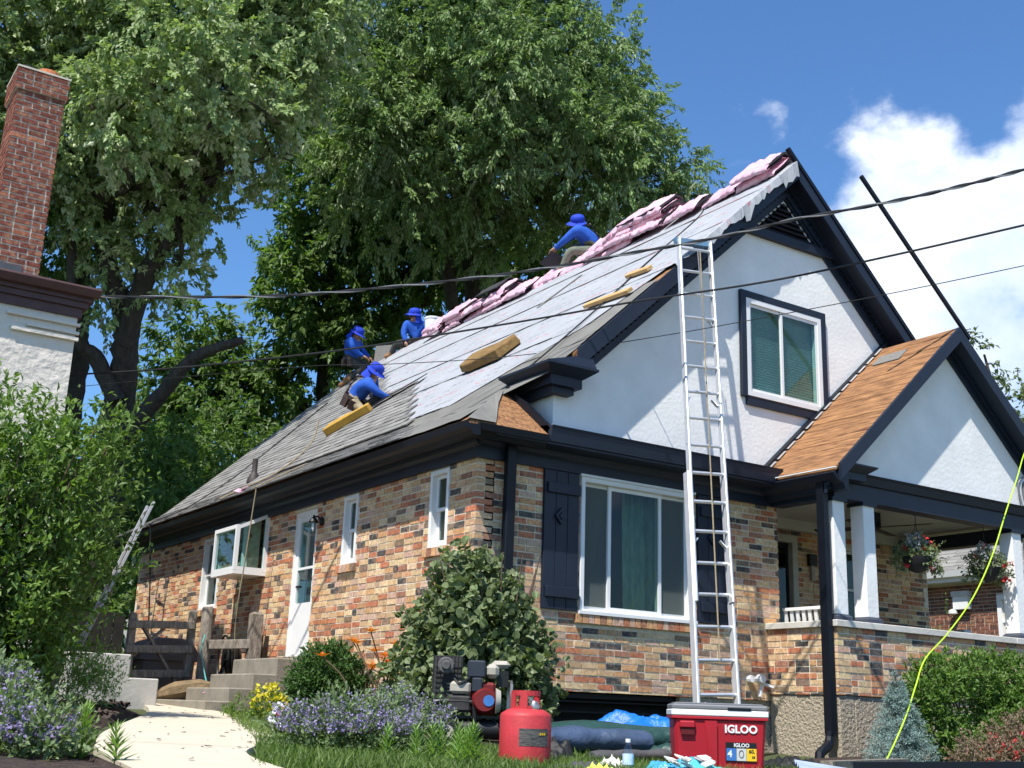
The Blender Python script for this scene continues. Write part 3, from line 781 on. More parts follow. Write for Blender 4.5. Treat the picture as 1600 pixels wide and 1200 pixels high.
gw = gw.build('garden_window', M['white'], house)
mb = MB(); fbox(mb, f, gy0 + .05, gy1 - .05, gd - 0.03, gd - 0.024, gz0 + .05, 1.98); mb.build('pane', M['glass2'], gw)
for y in (gy0 + .02, gy1 - .026):
    mb = MB(); mb.prism([(-gd + .05, gz0 + .05), (-0.05, gz0 + .05), (-0.05, 2.15), (-gd + .05, 1.98)], y, y + .006, 'y'); mb.build('pane', M['glass2'], gw)
mb = MB(); mb.add([f(gy0 + .05, gd - .03, 2.022), f(gy1 - .05, gd - .03, 2.022), f(gy1 - .05, 0.0, 2.195), f(gy0 + .05, 0.0, 2.195)], [(0, 1, 2, 3)]); mb.build('pane', M['glass2'], gw)
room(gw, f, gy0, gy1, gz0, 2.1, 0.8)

# frieze boards, mouldings and gutters
mb = MB()
mb.box((-0.04, -0.04, H), (0.0, LEN, 2.345)); mb.box((0.0, -0.04, H), (W + .0, 0.0, 2.345))
mb.build('frieze', M['navy'], house)
mb = MB()
mb.prism([(-0.04, 2.27), (-0.075, 2.30), (-0.09, 2.345), (-0.04, 2.345)], -0.09, LEN + .1, 'y'); mb.prism([(-0.04, 2.27), (-0.075, 2.30), (-0.09, 2.345), (-0.04, 2.345)], -0.06, 3.9, 'x')
mb.box((-0.23, -0.23, 2.345), (0.0, LEN + .4, 2.37)); mb.box((0.0, -0.33, 2.345), (3.9, 0.0, 2.37))
mb.build('soffit', M['navy'], house)
def gutter_prof(s=1):
    return [(-0.20, 2.30), (-0.27, 2.30), (-0.30, 2.335), (-0.345, 2.36), (-0.36, 2.425), (-0.345, 2.43), (-0.33, 2.40), (-0.22, 2.40), (-0.20, 2.43)]
mb = MB(); mb.prism(gutter_prof(), -0.355, Y1 + 0.02, 'y')
gut = mb.build('gutter', M['gutter'], house)
mb = MB(); mb.prism([(p[0] - 0.0, p[1]) for p in gutter_prof()], -0.19, 0.60, 'x'); mb.build('gutter', M['gutter'], house)
# front ledge under the gable
mb = MB()
mb.prism([(-0.001, 2.371), (-0.35, 2.371), (-0.37, 2.50), (-0.385, 2.53), (-0.001, 2.575)], 0.62, 3.83, 'x')
mb.build('front_ledge', M['navy'], house)
# downspout at the left corner
mb = MB(); mb.bar((0.325, -0.095, 2.335), (0.315, -0.085, -0.55), 0.105, 0.08, (0, 1, 0))
mb.build('downspout', M['gutter'], house, bevel=0.008)

# main roof: boarded deck, two slopes
def roof_prof(top, th):
    L = [(EX + .02, EZ), (BX, BZ), (RX, RZ)]
    return [(x, z + top) for x, z in L] + [(2 * RX - BX, BZ + top), (2 * RX - EX, EZ + top)] + [(2 * RX - EX, EZ + top - th), (2 * RX - BX, BZ + top - th), (RX, RZ + top - th * 1.3), (BX, BZ + top - th), (EX + .02, EZ + top - th)]
mb = MB()
# lower front corner is hipped: main deck starts further back below the cornice return
lo = [(EX + .02, EZ), (BX, BZ), (0.62, roof_z(0.62)), (0.62, roof_z(.62) - .1), (BX, BZ - .1), (EX + .02, EZ - .05)]
n = len(lo)
vs = [(EX + .02, -0.30, EZ), (BX, 0.40, BZ), (0.62, 0.50, roof_z(.62)), (0.62, 0.50, roof_z(.62) - .1), (BX, 0.40, BZ - .1), (EX + .02, -0.30, EZ - .05)] + [(x, Y1, z) for x, z in lo]
mb.add(vs, [tuple(range(n)), tuple(range(2 * n - 1, n - 1, -1))] + [(i, i + n, (i + 1) % n + n, (i + 1) % n) for i in range(n)])
up = [(0.98, roof_z(.98)), (RX, RZ), (2 * RX - BX, BZ), (2 * RX - EX, EZ), (2 * RX - EX, EZ - .06), (2 * RX - BX, BZ - .1), (RX, RZ - .13), (0.98, roof_z(.98) - .1)]
mb.prism(up, Y0, Y1, 'y')
mb.prism([(0.62, roof_z(.62)), (0.98, roof_z(.98)), (0.98, roof_z(.98) - .1), (0.62, roof_z(.62) - .1)], 0.52, Y1, 'y')
roof = mb.build('roof', M['bareboard'], house)
# hipped corner piece in bare boards
hipn = 7
for i in range(hipn):
    t0, t1 = i / hipn, (i + 1) / hipn - 0.012
    def hp(t):
        z = 2.445 + 0.60 * t; y = -0.30 + 0.80 * t
        return y, z, -0.30 + 0.90 * t, 0.63
    y0_, z0_, xa, xb = hp(t0); y1_, z1_, xc, xd = hp(t1)
    mb = MB(); mb.add([(xa, y0_, z0_), (xb, y0_, z0_), (xd, y1_, z1_), (xc, y1_, z1_), (xa, y0_, z0_ - .03), (xb, y0_, z0_ - .03), (xd, y1_, z1_ - .03), (xc, y1_, z1_ - .03)], [(0, 1, 2, 3), (7, 6, 5, 4), (0, 4, 5, 1), (1, 5, 6, 2), (2, 6, 7, 3), (3, 7, 4, 0)])
    mb.build('plank', M['bareboard'], roof)
mb = MB(); mb.bar((0.645, -0.30, 2.47), (0.645, 0.50, 3.07), 0.05, 0.10); mb.box((0.62, -0.30, 2.40), (0.886, 0.6, 2.50)); mb.build('flashing', M['gutter'], roof)
mb = MB(); mb.add([(-0.32, -0.31, 2.462), (0.0, -0.31, 2.462), (0.30, 0.13, 2.80), (0.60, 0.50, 3.075), (0.40, 0.36, 2.95)], [(0, 1, 2, 3, 4)]); mb.build('felt_flap', M['felt'], roof)
# gable wall and the small side cheek of the bay
mb = MB()
GH = (3.64, 4.92, 3.44, 4.645)
zr = lambda x: roof_z(x) - .1
mb.prism([(0.886, 2.56), (GH[0], 2.56), (GH[0], zr(GH[0])), (0.886, zr(.886))], 0.0, 0.15, 'y')
mb.prism([(GH[1], 2.56), (8.0, 2.56), (8.0, zr(8.0)), (GH[1], zr(GH[1]))], 0.0, 0.15, 'y')
mb.prism([(GH[0], 2.56), (GH[1], 2.56), (GH[1], GH[2]), (GH[0], GH[2])], 0.0, 0.15, 'y')
mb.prism([(GH[0], GH[3]), (GH[1], GH[3]), (GH[1], zr(GH[1])), (RX, RZ - .12), (GH[0], zr(GH[0]))], 0.0, 0.15, 'y')
mb.prism([(0.15, 2.5), (0.62, 2.5), (0.62, roof_z(.886) - .12), (0.15, roof_z(.886) - .12)], 0.886, 1.0, 'x')
mb.build('gable_wall', M['stucco'], house)
# back gable
mb = MB(); mb.prism([(0.0, 2.3), (8.74, 2.3), (8.74, 2.4), (RX, RZ - .15), (0.0, 2.4)], LEN - .1, LEN, 'y'); mb.box((0.0, LEN - .1, -.6), (8.74, LEN, 2.299)); mb.build('rear_wall', M['mortar'], house)
mb = MB(); mb.box((8.64, 1.5, -.6), (8.74, LEN, 2.40)); mb.build('far_side_wall', M['mortar'], house)
# rake boards
def zl(x): return RZ - RS * abs(RX - x)
def rake(name, x0, x1, y0, y1, top, bot, ext=0.0, m='navy', parent=house, zfun=zl, bev=0):
    mb = MB()
    mb.prism([(x0, zfun(x0) + bot), (x1, zfun(x1) + bot), (x1, zfun(x1) + top), (x0, zfun(x0) + top)], y0, y1, 'y')
    return mb.build(name, M[m], parent)
APX = 0.0
for (a, b) in ((1.02, RX), (RX, 6.75)):
    rake('rake_fascia', a, b, -0.265, -0.222, 0.012, -0.20)
    rake('rake_soffit', a, b, -0.222, -0.001, -0.135, -0.165)
    rake('rake_frieze', a, b, -0.035, -0.002, -0.165, -0.40)
    rake('rake_moulding', a, b, -0.075, -0.036, -0.165, -0.225)
    mb = MB(); n = int(abs(b - a) * 1.362 / 0.085)
    for i in range(n):
        x = a + (b - a) * (i + .5) / n; z = zl(x) - 0.265
        sgn = 1 if b <= RX else -1
        mb.obox((x, -0.05, z), (1, 0, RS * sgn), (0, 1, 0), (-RS * sgn, 0, 1), (0.02, 0.016, 0.022))
    tag(mb.build('dentil_course', M['gutter'], house), kind='stuff')
mb = MB(); mb.bar((4.20, -0.255, 6.685), (6.75, -0.255, zl(6.75) + 0.02), 0.05, 0.05, (0, 1, 0)); mb.build('drip_edge', M['gutter'], house)
# louvred vent in the peak
mb = MB()
vz0, vz1 = 5.52, 6.13
mb.prism([(3.86, 5.60), (4.88, 5.60), (RX, 6.08)], -0.008, -0.002, 'y')
vent = mb.build('gable_vent', M['gutter'], house)
mb = MB(); mb.prism([(3.52, 5.50), (5.22, 5.50), (5.12, 5.60), (3.62, 5.60)], -0.07, -0.003, 'y')
mb.prism([(3.62, 5.601), (3.76, 5.601), (RX, 6.15), (RX, 6.27)], -0.06, -0.003, 'y'); mb.prism([(5.12, 5.601), (4.98, 5.601), (RX + .001, 6.15), (RX + .001, 6.27)], -0.06, -0.003, 'y')
mb.build('vent_frame', M['navy'], vent)
for k in range(7):
    z = 5.62 + k * 0.065; hw = (6.10 - z) * 1.08 - 0.03
    if hw < 0.05: continue
    mb = MB(); mb.obox((RX, -0.03, z + .02), (1, 0, 0), (0, 1, 0.9), (0, -.9, 1), (hw, 0.035, 0.006)); mb.build('louvre_slat', M['navy'], vent)
# gable window
f = fr('front', 0.0)
gx0, gx1, gz0_, gz1_ = 3.55, 5.01, 3.46, 4.735
tr = MB(); fbox(tr, f, gx0, gx0 + .085, 0.002, 0.05, gz0_ - .04, gz1_); fbox(tr, f, gx1 - .085, gx1, 0.002, 0.05, gz0_ - .04, gz1_); fbox(tr, f, gx0 + .085, gx1 - .085, 0.002, 0.05, gz1_ - .085, gz1_)
tr = tr.build('window', M['navy'], house, bevel=0.004)
mb = MB(); fbox(mb, f, gx0 + .086, gx1 - .086, 0.003, 0.035, gz0_ - .13, gz0_ - .03); mb.build('sill', M['navy'], tr)
a, b, c, d = gx0 + .088, gx1 - .088, gz0_ - .02, gz1_ - .088
mb = MB(); ring(mb, f, a, b, c, d, 0.06, -0.06, 0.045); mb.build('frame', M['white'], tr)
mid = (a + b) / 2 - 0.06
for (p, q, dd) in ((a + .062, mid + .03, 0.0205), (mid - .0, b - .062, 0.034)):
    mb = MB(); ring(mb, f, p, q, c + .062, d - .062, 0.035, dd - 0.012, dd); mb.build('sash', M['white'], tr)
    mb = MB(); fbox(mb, f, p + .03, q - .03, dd - .008, dd - .005, c + .09, d - .09); mb.build('pane', M['glass2'], tr)
mb = MB()
for k in range(34):
    z = c + .06 + k * (d - c - .10) / 34
    mb.obox(((a + b) / 2, 0.075, z + .012), (1, 0, 0), (0, 1, -.9), (0, .9, 1), ((b - a) / 2 - .05, 0.016, 0.0012))
mb.build('blind_slats', M['blind'], tr)['kind'] = 'stuff'
mb = MB(); fbox(mb, f, a, b, -0.15, -0.135, c, d); mb.build('blind_back', mat('shaded_room', (0.10, 0.15, 0.15), 0.8), tr)
# cornice return at the lower left of the gable
mb = MB()
mb.frustum((0.78, 1.06, -0.12, 0.50), 2.955, (0.78, 1.06, -0.12, 0.50), 3.02)
mb.frustum((0.72, 1.12, -0.18, 0.52), 3.02, (0.72, 1.12, -0.18, 0.52), 3.12)
mb.frustum((0.71, 1.13, -0.19, 0.54), 3.12, (0.60, 1.24, -0.31, 0.62), 3.20)
mb.frustum((0.60, 1.24, -0.31, 0.62), 3.20, (0.60, 1.24, -0.31, 0.62), 3.225)
mb.frustum((0.60, 1.22, -0.30, 0.62), 3.225, (1.0, 1.2, -0.26, 0.60), 3.34)
mb.build('cornice_return', M['navy'], house)
# ------------------------------------------------------------------ porch (part of the house)
PX, PYF, PRX = 3.903, -1.0, 8.25
mb = MB(); mb.box((PX + .006, PYF + .12, 0.071), (PX + .2, 0.0, 0.763)); mb.box((PX + .006, PYF + .006, 0.071), (PRX, PYF + .2, 0.762))
porch_wall = mb.build('porch_wall', M['mortar'], house)
lay(porch_wall, bond(PYF, 0.0, 0.071, 0.763, [], top=0.763), 'side', PX, corner=(PYF, 1, 0.093))
lay(porch_wall, bond(PX, PRX, 0.071, 0.763, [], top=0.763, half_first=1), 'front', PYF, corner=(PX, 0, 0.093))
mb = MB(); mb.box((PX + .015, PYF + .015, -0.95), (PX + .25, -0.001, 0.068)); mb.box((PX + .25, PYF + .015, -0.95), (PRX, PYF + .25, 0.067))
mb.build('porch_foundation', M['foundation'], house, bevel=0.01)
mb = MB()
mb.box((PX - .035, PYF + .23, 0.765), (PX + .235, 0.0, 0.835))
capm = mb.build('parapet_cap', M['cap'], house, bevel=0.006)
for a, b in ((PX - .035, 5.7), (5.704, 7.0), (7.004, PRX)):
    mb = MB(); mb.box((a, PYF - .035, 0.765), (b, PYF + .228, 0.836)); mb.build('parapet_cap', M['cap'], house, bevel=0.006)
# posts
for (x, y) in ((3.95, -0.97), (4.44, -0.97), (7.16, -0.97), (7.65, -0.97)):
    mb = MB(); mb.box((x, y, 0.90), (x + .185, y + .185, 2.125)); po = mb.build('porch_post', M['stucco'], house, bevel=0.006)
    mb = MB(); mb.box((x - .03, y - .03, 0.837), (x + .215, y + .215, 0.875)); mb.frustum((x - .03, x + .215, y - .03, y + .215), 0.875, (x - .003, x + .188, y - .003, y + .188), 0.905)
    mb.build('post_base', mat('slate_trim', (0.055, 0.062, 0.085), 0.5) if 'slate' not in M else M['slate'], po)
    mb = MB(); mb.box((x - .025, y - .025, 2.118), (x + .21, y + .21, 2.157)); mb.build('post_cap', M['navy'], po)
# beams and crown
mb = MB()
mb.box((3.96, -0.99, 2.157), (8.2, -0.80, 2.335)); mb.box((3.96, -0.80, 2.157), (4.14, -0.045, 2.335)); mb.box((8.0, -0.80, 2.157), (8.2, 1.49, 2.335))
mb.prism([(-0.99, 2.335), (-1.02, 2.345), (-1.05, 2.42), (-1.075, 2.45), (-0.80, 2.46)], 3.93, 8.25, 'x')
mb.prism([(4.14, 2.335), (3.96, 2.335), (3.93, 2.345), (3.90, 2.40), (4.14, 2.40)], -1.01, -0.045, 'y')
mb.build('porch_beam', M['navy'], house)
mb = MB(); mb.box((4.14, -0.80, 2.40), (8.2, 1.5, 2.43)); mb.box((4.15, 0.16, 2.25), (8.6, 1.48, 2.40)) if False else None
mb.box((8.2, -0.80, 2.401), (8.64, 1.5, 2.431))
mb.build('porch_ceiling', M['porchceil'], house)
mb = MB(); mb.box((4.12, 1.40, 2.26), (8.62, 1.49, 2.399)); mb.box((4.14, 0.02, 2.30), (4.22, 1.40, 2.399)); mb.box((4.30, -0.795, 2.33), (7.95, -0.72, 2.399)); mb.build('ceiling_trim', M['porchceil'], house)
mb = MB(); mb.box((4.0, -0.8, 0.2), (8.6, 1.6, 0.28)); mb.box((8.15, -.8, -.6), (8.25, 1.5, .279)); mb.build('porch_floor', M['concrete'], house)
# recessed wall behind the porch
BKH = [(5.45, 6.02, 0.28, 2.20), (6.75, 7.45, 1.0, 2.15)]
mb = MB(); wall_slab(mb, 'front', 1.509, W, 8.73, 0.281, 2.40, [grow(h) for h in BKH], 0.2); mb.box((W - .009, 0.02, 0.281), (W + .15, 1.5, 2.40)) if False else None
bwall = mb.build('porch_back_wall', M['mortar'], house)
lay(bwall, bond(W, 8.73, 0.29, 2.26, BKH, top=2.26), 'front', 1.5)
mb = MB(); mb.box((W - .11, 0.21, 0.0), (W - .01, 1.7, 2.4)); mb.build('porch_side_wall', M['mortar'], house)
fb = fr('front', 1.5)
mb = MB(); ring(mb, fb, 5.45, 6.02, 0.285, 2.20, 0.10, -0.09, 0.03); fd = mb.build('front_door', mat('cream_trim', (0.48, 0.47, 0.42), 0.6), house)
mb = MB(); fbox(mb, fb, 5.55, 5.92, -0.08, -0.05, 0.385, 2.10); mb.build('door_leaf', M['dark'], fd)
mb = MB(); fbox(mb, fb, 5.60, 5.87, -0.045, -0.04, 0.60, 2.02); mb.build('pane', M['glass'], fd)
double_hung(house, 'front', 1.5, *BKH[1])
mb = MB(); fbox(mb, fb, 6.22, 6.36, 0.0, 0.06, 1.82, 1.98); wl2 = mb.build('porch_lamp', M['black'], house); mb = MB(); fbox(mb, fb, 6.26, 6.32, 0.02, 0.05, 1.62, 1.82); mb.build('lamp_tube', M['cream'], wl2)
# ceiling fan
mb = MB(); mb.box((6.10, 0.27, 2.20), (6.26, 0.43, 2.40)); fan = mb.build('ceiling_fan', M['navy'], house)
for k in range(4):
    a = math.radians(20 + 90 * k); d = Vector((math.cos(a), math.sin(a), 0)); mb = MB(); mb.obox(Vector((6.18, 0.35, 2.21)) + d * 0.42, d, (-d.y, d.x, 0.15), (0, 0, 1), (0.33, 0.065, 0.006)); mb.build('fan_blade', mat('dark_walnut', (0.05, 0.028, 0.018), 0.5) if k == 0 else bpy.data.materials['dark_walnut'], fan)
# porch gable
PAX, PAZ, PS = 6.03, 4.46, 0.895
def zp(x): return PAZ - PS * abs(PAX - x)
mb = MB(); mb.prism([(3.99, 2.461), (8.15, 2.461), (8.15, zp(8.15) - .05), (PAX, PAZ - .06), (3.99, zp(3.99) - .05)], -0.99, -0.88, 'y'); mb.build('porch_gable_wall', M['stucco'], house)
for (a, b) in ((3.80, PAX), (PAX, 8.34)):
    rake('rake_fascia', a, b, -1.245, -1.205, 0.012, -0.17, zfun=zp)
    rake('rake_soffit', a, b, -1.205, -0.991, -0.12, -0.15, zfun=zp)
    rake('rake_frieze', a, b, -1.025, -0.992, -0.15, -0.29, zfun=zp)
    rake('rake_moulding', a, b, -1.065, -1.026, -0.15, -0.21, zfun=zp)
mb = MB(); mb.prism([(3.76, zp(3.76) - .02), (PAX, PAZ - .02), (8.3, zp(8.3) - .02), (8.3, zp(8.3) - .075), (PAX, PAZ - .09), (3.76, zp(3.76) - .075)], -1.20, 0.0, 'y')
proof = mb.build('porch_roof', M['bareboard'], house)
nb = 21; sl = math.hypot(1, PS)
for i in range(nb):
    x0 = 3.765 + (PAX - 3.765) * i / nb; x1 = 3.765 + (PAX - 3.765) * (i + 1) / nb - 0.006
    a = rnd.uniform(0, .012)
    mb = MB(); mb.prism([(x0, zp(x0) - .019), (x1, zp(x1) - .019), (x1, zp(x1) + a), (x0, zp(x0) + a + rnd.uniform(-.003, .006))], -1.215 + rnd.uniform(0, .01), -0.03, 'y'); mb.build('plank', M['bareboard'], proof)
for i in range(nb):
    x0 = PAX + (8.3 - PAX) * i / nb; x1 = PAX + (8.3 - PAX) * (i + 1) / nb - 0.006
    mb = MB(); mb.prism([(x0, zp(x0) - .019), (x1, zp(x1) - .019), (x1, zp(x1)), (x0, zp(x0))], -1.21, -0.03, 'y'); mb.build('plank', M['bareboard'], proof)
mb = MB(); x0, x1 = 5.66, 5.83
mb.prism([(x0, zp(x0) + .014), (x1, zp(x1) + .014), (x1, zp(x1) + .022), (x0, zp(x0) + .022)], -0.62, -0.20, 'y'); mb.build('felt_patch', M['shingle'], proof)
mb = MB(); mb.bar((3.80, -0.03, zp(3.80) + .05), (6.2, -0.03, zp(PAX) + .16), 0.05, 0.09, (0, 1, 0)); mb.build('step_flashing', M['gutter'], house)
for i in range(13):
    x = 3.95 + i * 0.165; mb = MB(); mb.obox((x, -0.075, zp(x) + .035), (1, 0, PS), (0, 1, 0), (-PS, 0, 1), (0.085, 0.03, 0.004)); mb.build('flashing_tile', M['alu'], proof)
mb = MB(); mb.bar((3.735, -1.22, zp(3.735) + .015), (3.735, -0.05, zp(3.735) + .015), 0.03, 0.012); mb.build('drip_edge', M['white'], proof)
# porch eave box, return, downspout
mb = MB()
mb.prism([(3.955, 2.20), (3.90, 2.21), (3.87, 2.27), (3.78, 2.30), (3.735, 2.345), (3.72, zp(3.72) - .025), (3.90, zp(3.90) - .08), (3.955, 2.42)], -1.20, -0.05, 'y')
mb.frustum((3.80, 4.30, -1.15, -0.99), 2.34, (3.80, 4.30, -1.15, -0.99), 2.42)
mb.frustum((3.82, 4.31, -1.16, -0.99), 2.42, (3.84, 4.40, -1.24, -0.99), 2.485)
mb.frustum((3.86, 4.40, -1.24, -0.99), 2.485, (3.87, 4.40, -1.24, -0.99), 2.50)
mb.build('porch_cornice', M['navy'], house)
mb = MB()
mb.bar((3.83, -0.93, 2.37), (3.83, -0.93, -0.33), 0.075, 0.10, (0, 1, 0))
pts = [(3.83, -0.93, -0.30), (3.82, -0.93, -0.36), (3.79, -0.94, -0.42), (3.71, -0.96, -0.47), (3.64, -0.98, -0.49), (3.59, -0.99, -0.52), (3.57, -1.0, -0.60)]
mb.tube(pts, 0.052, 8)
mb.build('downspout', M['gutter'], house)
# railing seat seen over the parapet
seat = MB(); seat.bar((4.28, 0.10, 1.02), (4.28, -0.78, 1.02), 0.05, 0.035); seat = seat.build('porch_bench', M['white'], None, org=(0, 0, 0))
tag(seat, 'white slatted porch seat back just above the parapet at left', 'bench')
for i in range(10):
    y = 0.07 - i * 0.09; mb = MB(); mb.obox((4.30, y, 0.78), (0, 1, -.06), (1, 0, .1), (-.1, 0, 1), (0.022, 0.008, 0.225)); mb.build('slat', M['white'], seat)
for y in (0.05, -0.75):
    mb = MB(); mb.box((4.32, y - .03, 0.28), (4.38, y + .03, 0.60)); mb.build('leg', M['white'], seat)
mb = MB(); mb.box((4.32, -0.8, 0.55), (4.75, 0.1, 0.60)); mb.build('seat', M['white'], seat)
bench2 = MB(); bench2.box((6.05, 0.72, 0.80), (7.75, 0.80, 0.885)); bench2 = bench2.build('porch_sofa', mat('grey_seat', (0.30, 0.31, 0.32), 0.6), None, org=(0, 0, 0))
tag(bench2, 'grey low seat back on the porch behind the two white columns', 'sofa')
mb = MB(); mb.box((6.1, 0.25, 0.45), (7.7, 0.72, 0.56)); mb.build('cushion', bpy.data.materials['grey_seat'], bench2)
for x in (6.12, 7.62):
    mb = MB(); mb.box((x, 0.66, 0.28), (x + .08, 0.80, 0.80)); mb.build('leg', bpy.data.materials['grey_seat'], bench2)
bin_ = MB(); bin_.frustum((8.28, 8.46, 0.6, 0.78), 0.28, (8.26, 8.48, 0.58, 0.80), 0.95); bin_.frustum((8.26, 8.48, 0.58, 0.80), 0.99, (8.30, 8.44, 0.62, 0.76), 1.08); bin_ = bin_.build('porch_lantern', M['silverlabel'], None, org=(0, 0, 0))
tag(bin_, 'grey capped square lantern post at the far end of the porch', 'lantern')
mb = MB(); mb.box((8.25, 0.57, 0.945), (8.49, 0.81, 0.995)); mb.build('band', M['black'], bin_)

# hand the bricks out: the 300 that show largest one by one, the rest as courses
ALLB.sort(key=lambda t: -t[4])
for cen, hs, col, par, rk in ALLB[:300]:
    brick_obj(par, cen, hs, col)
rest = {}
for t in ALLB[300:]: rest.setdefault(t[3].name, []).append(t)
for k, items in rest.items(): brick_mass(bpy.data.objects[k], items)

# ------------------------------------------------------------------ roofing on the left slope
def on_roof(x, y, h=0.0):
    """point on the left slope lifted h along its normal"""
    s = RS if x >= BX else (BZ - EZ) / (BX - EX)
    n = Vector((-s, 0, 1)).normalized()
    return Vector((x, y, roof_z(x))) + n * h
def strip(name, x0, x1, y0, y1, m, h, parent, nx=4, ny=24, wob=0.0, edge=None, th=0.0):
    V = []; F = []
    for i in range(nx + 1):
        x = x0 + (x1 - x0) * i / nx
        for j in range(ny + 1):
            a, b = (y0(x) if callable(y0) else y0), (y1(x) if callable(y1) else y1)
            y = a + (b - a) * j / ny
            hh = h + (rnd.uniform(0, wob) if wob else 0)
            V.append(tuple(on_roof(x, y, hh)))
    for i in range(nx):
        for j in range(ny): F.append((i * (ny + 1) + j, i * (ny + 1) + j + 1, (i + 1) * (ny + 1) + j + 1, (i + 1) * (ny + 1) + j))
    return np_mesh(name, V, F, m, parent, smooth=True)
def shingle_edge(x):
    """how far forward (towards the street) the new shingles reach at roof x"""
    if x < 2.05: return 2.85 + 1.74 * (x - 0.8)
    return 6.30 + 1.95 * (x - 2.21)
# grey felt at the eave and front, printed sheets above, each roll its own sheet
strip('felt_sheet', EX + .05, BX, lambda x: -0.20 + 0.60 * (x - EX) / (BX - EX), 3.4, M['felt'], 0.010, roof, 4, 20, 0.012)
strip('felt_sheet', BX, 1.20, lambda x: 0.52 if x < .62 else -0.20, 3.4, M['felt'], 0.012, roof, 4, 20, 0.010)
strip('felt_sheet', 1.18, 2.15, -0.21, 2.4, M['felt'], 0.016, roof, 4, 16, 0.008)
rolls = [(0.74, 1.62, lambda x: 1.55 - 1.55 * (x - .74) / .88 + .25), (1.58, 2.40, lambda x: 0.30 - 0.5 * (x - 1.58)), (2.36, 3.20, lambda x: -0.20), (3.15, 3.90, lambda x: -0.23), (3.82, 4.37, lambda x: -0.24)]
for i, (a, b, fy) in enumerate(rolls):
    strip('underlayment_sheet', a, b, fy, lambda x: min(Y1 - .1, shingle_edge(x) + 0.8), M['underlay'], 0.022 + 0.006 * i, roof, 5, 40, 0.006)
    mb = MB(); mb.bar(on_roof(a, 1.0 if i else 2.0, 0.03 + .006 * i), on_roof(a, shingle_edge(a) + .2, 0.03 + .006 * i), 0.006, 0.004); mb.build('lap_line', M['felt'], roof)
# torn underlayment hanging over the rake
V = []; F = []; n = 36
for i in range(n + 1):
    x = 2.35 + (4.37 - 2.35) * i / n
    tear = 0.05 + 0.05 * abs(math.sin(i * 1.7)) + rnd.uniform(0, .04) + (0.13 if i in (20, 21) else 0) + (0.10 if i > 31 else 0)
    if i < 6: tear *= 0.3
    p = on_roof(x, -0.24, 0.05); V += [tuple(p), (p.x, p.y - 0.045, p.z - 0.01), (p.x - 0.02 * math.sin(i), p.y - 0.055 - rnd.uniform(0, .02), p.z - 0.02 - tear)]
for i in range(n):
    for k in range(2): F.append((i * 3 + k, i * 3 + k + 1, (i + 1) * 3 + k + 1, (i + 1) * 3 + k))
np_mesh('torn_sheet_edge', V, F, M['underlay'], roof)
# shingles: rows of tabs from the eave up
tabs = []
slope_len = lambda x: x
x = EX - 0.03; row = 0
xs_rows = []
while x < RX - 0.05:
    s = RS if x >= BX else (BZ - EZ) / (BX - EX)
    dx = 0.142 / math.hypot(1, s)
    xs_rows.append((x, x + dx)); x += dx
for row, (a, b) in enumerate(xs_rows):
    ym = (a + b) / 2
    y = shingle_edge(ym) + (0.12 if row % 2 else 0.0) + rnd.uniform(-.03, .05)
    while y < Y1 + .02:
        w = rnd.choice((0.14, 0.19, 0.24, 0.31)); 
        y2 = min(y + w, Y1 + .03)
        tabs.append((a, b, y, y2, rnd.choice((0.006, 0.006, 0.011)))); y = y2
def tab_geo(t, o3=Vector((0, 0, 0))):
    a, b, ya, yb, th = t
    g = 0.003
    lo = [on_roof(a, ya + g, 0.044 + th), on_roof(a, yb - g, 0.044 + th), on_roof(b + .01, yb - g, 0.040 + th * .4), on_roof(b + .01, ya + g, 0.040 + th * .4)]
    bt = [on_roof(a, ya + g, 0.036), on_roof(a, yb - g, 0.036), on_roof(b + .01, yb - g, 0.030), on_roof(b + .01, ya + g, 0.030)]
    return [p - o3 for p in lo + bt], [(0, 1, 2, 3), (7, 6, 5, 4), (0, 4, 5, 1), (1, 5, 6, 2), (2, 6, 7, 3), (3, 7, 4, 0)]
def shingle_colmat(name, obj):
    m, t, b, out = node_mat(name); N = t.nodes; L = t.links
    if obj: rv = N.new('ShaderNodeObjectInfo').outputs['Random']
    else: rv = N.new('ShaderNodeNewGeometry').outputs['Random Per Island']
    geo = N.new('ShaderNodeNewGeometry'); nz = N.new('ShaderNodeTexNoise'); L.new(geo.outputs['Position'], nz.inputs['Vector']); nz.inputs['Scale'].default_value = 120; nz.inputs['Detail'].default_value = 3
    mx = N.new('ShaderNodeMix'); mx.data_type = 'RGBA'; L.new(rv, mx.inputs['Factor']); mx.inputs['A'].default_value = (0.175, 0.169, 0.158, 1); mx.inputs['B'].default_value = (0.285, 0.276, 0.256, 1)
    mr = N.new('ShaderNodeMapRange'); L.new(nz.outputs['Fac'], mr.inputs['Value']); mr.inputs['From Min'].default_value = .3; mr.inputs['From Max'].default_value = .7; mr.inputs['To Min'].default_value = .65; mr.inputs['To Max'].default_value = 1.35
    mu = N.new('ShaderNodeMix'); mu.data_type = 'RGBA'; mu.blend_type = 'MULTIPLY'; mu.inputs['Factor'].default_value = 1; L.new(mx.outputs['Result'], mu.inputs['A']); L.new(mr.outputs[0], mu.inputs['B'])
    L.new(mu.outputs['Result'], b.inputs['Base Color']); b.inputs['Roughness'].default_value = 0.95; b.inputs['Specular IOR Level'].default_value = 0.15
    return m
M['sh_o'] = shingle_colmat('shingle_granules', True); M['sh_a'] = shingle_colmat('shingle_granules_mass', False)
tabs.sort(key=lambda t: (on_roof(t[0], t[2]) - CAM).length)
SHARE = {}
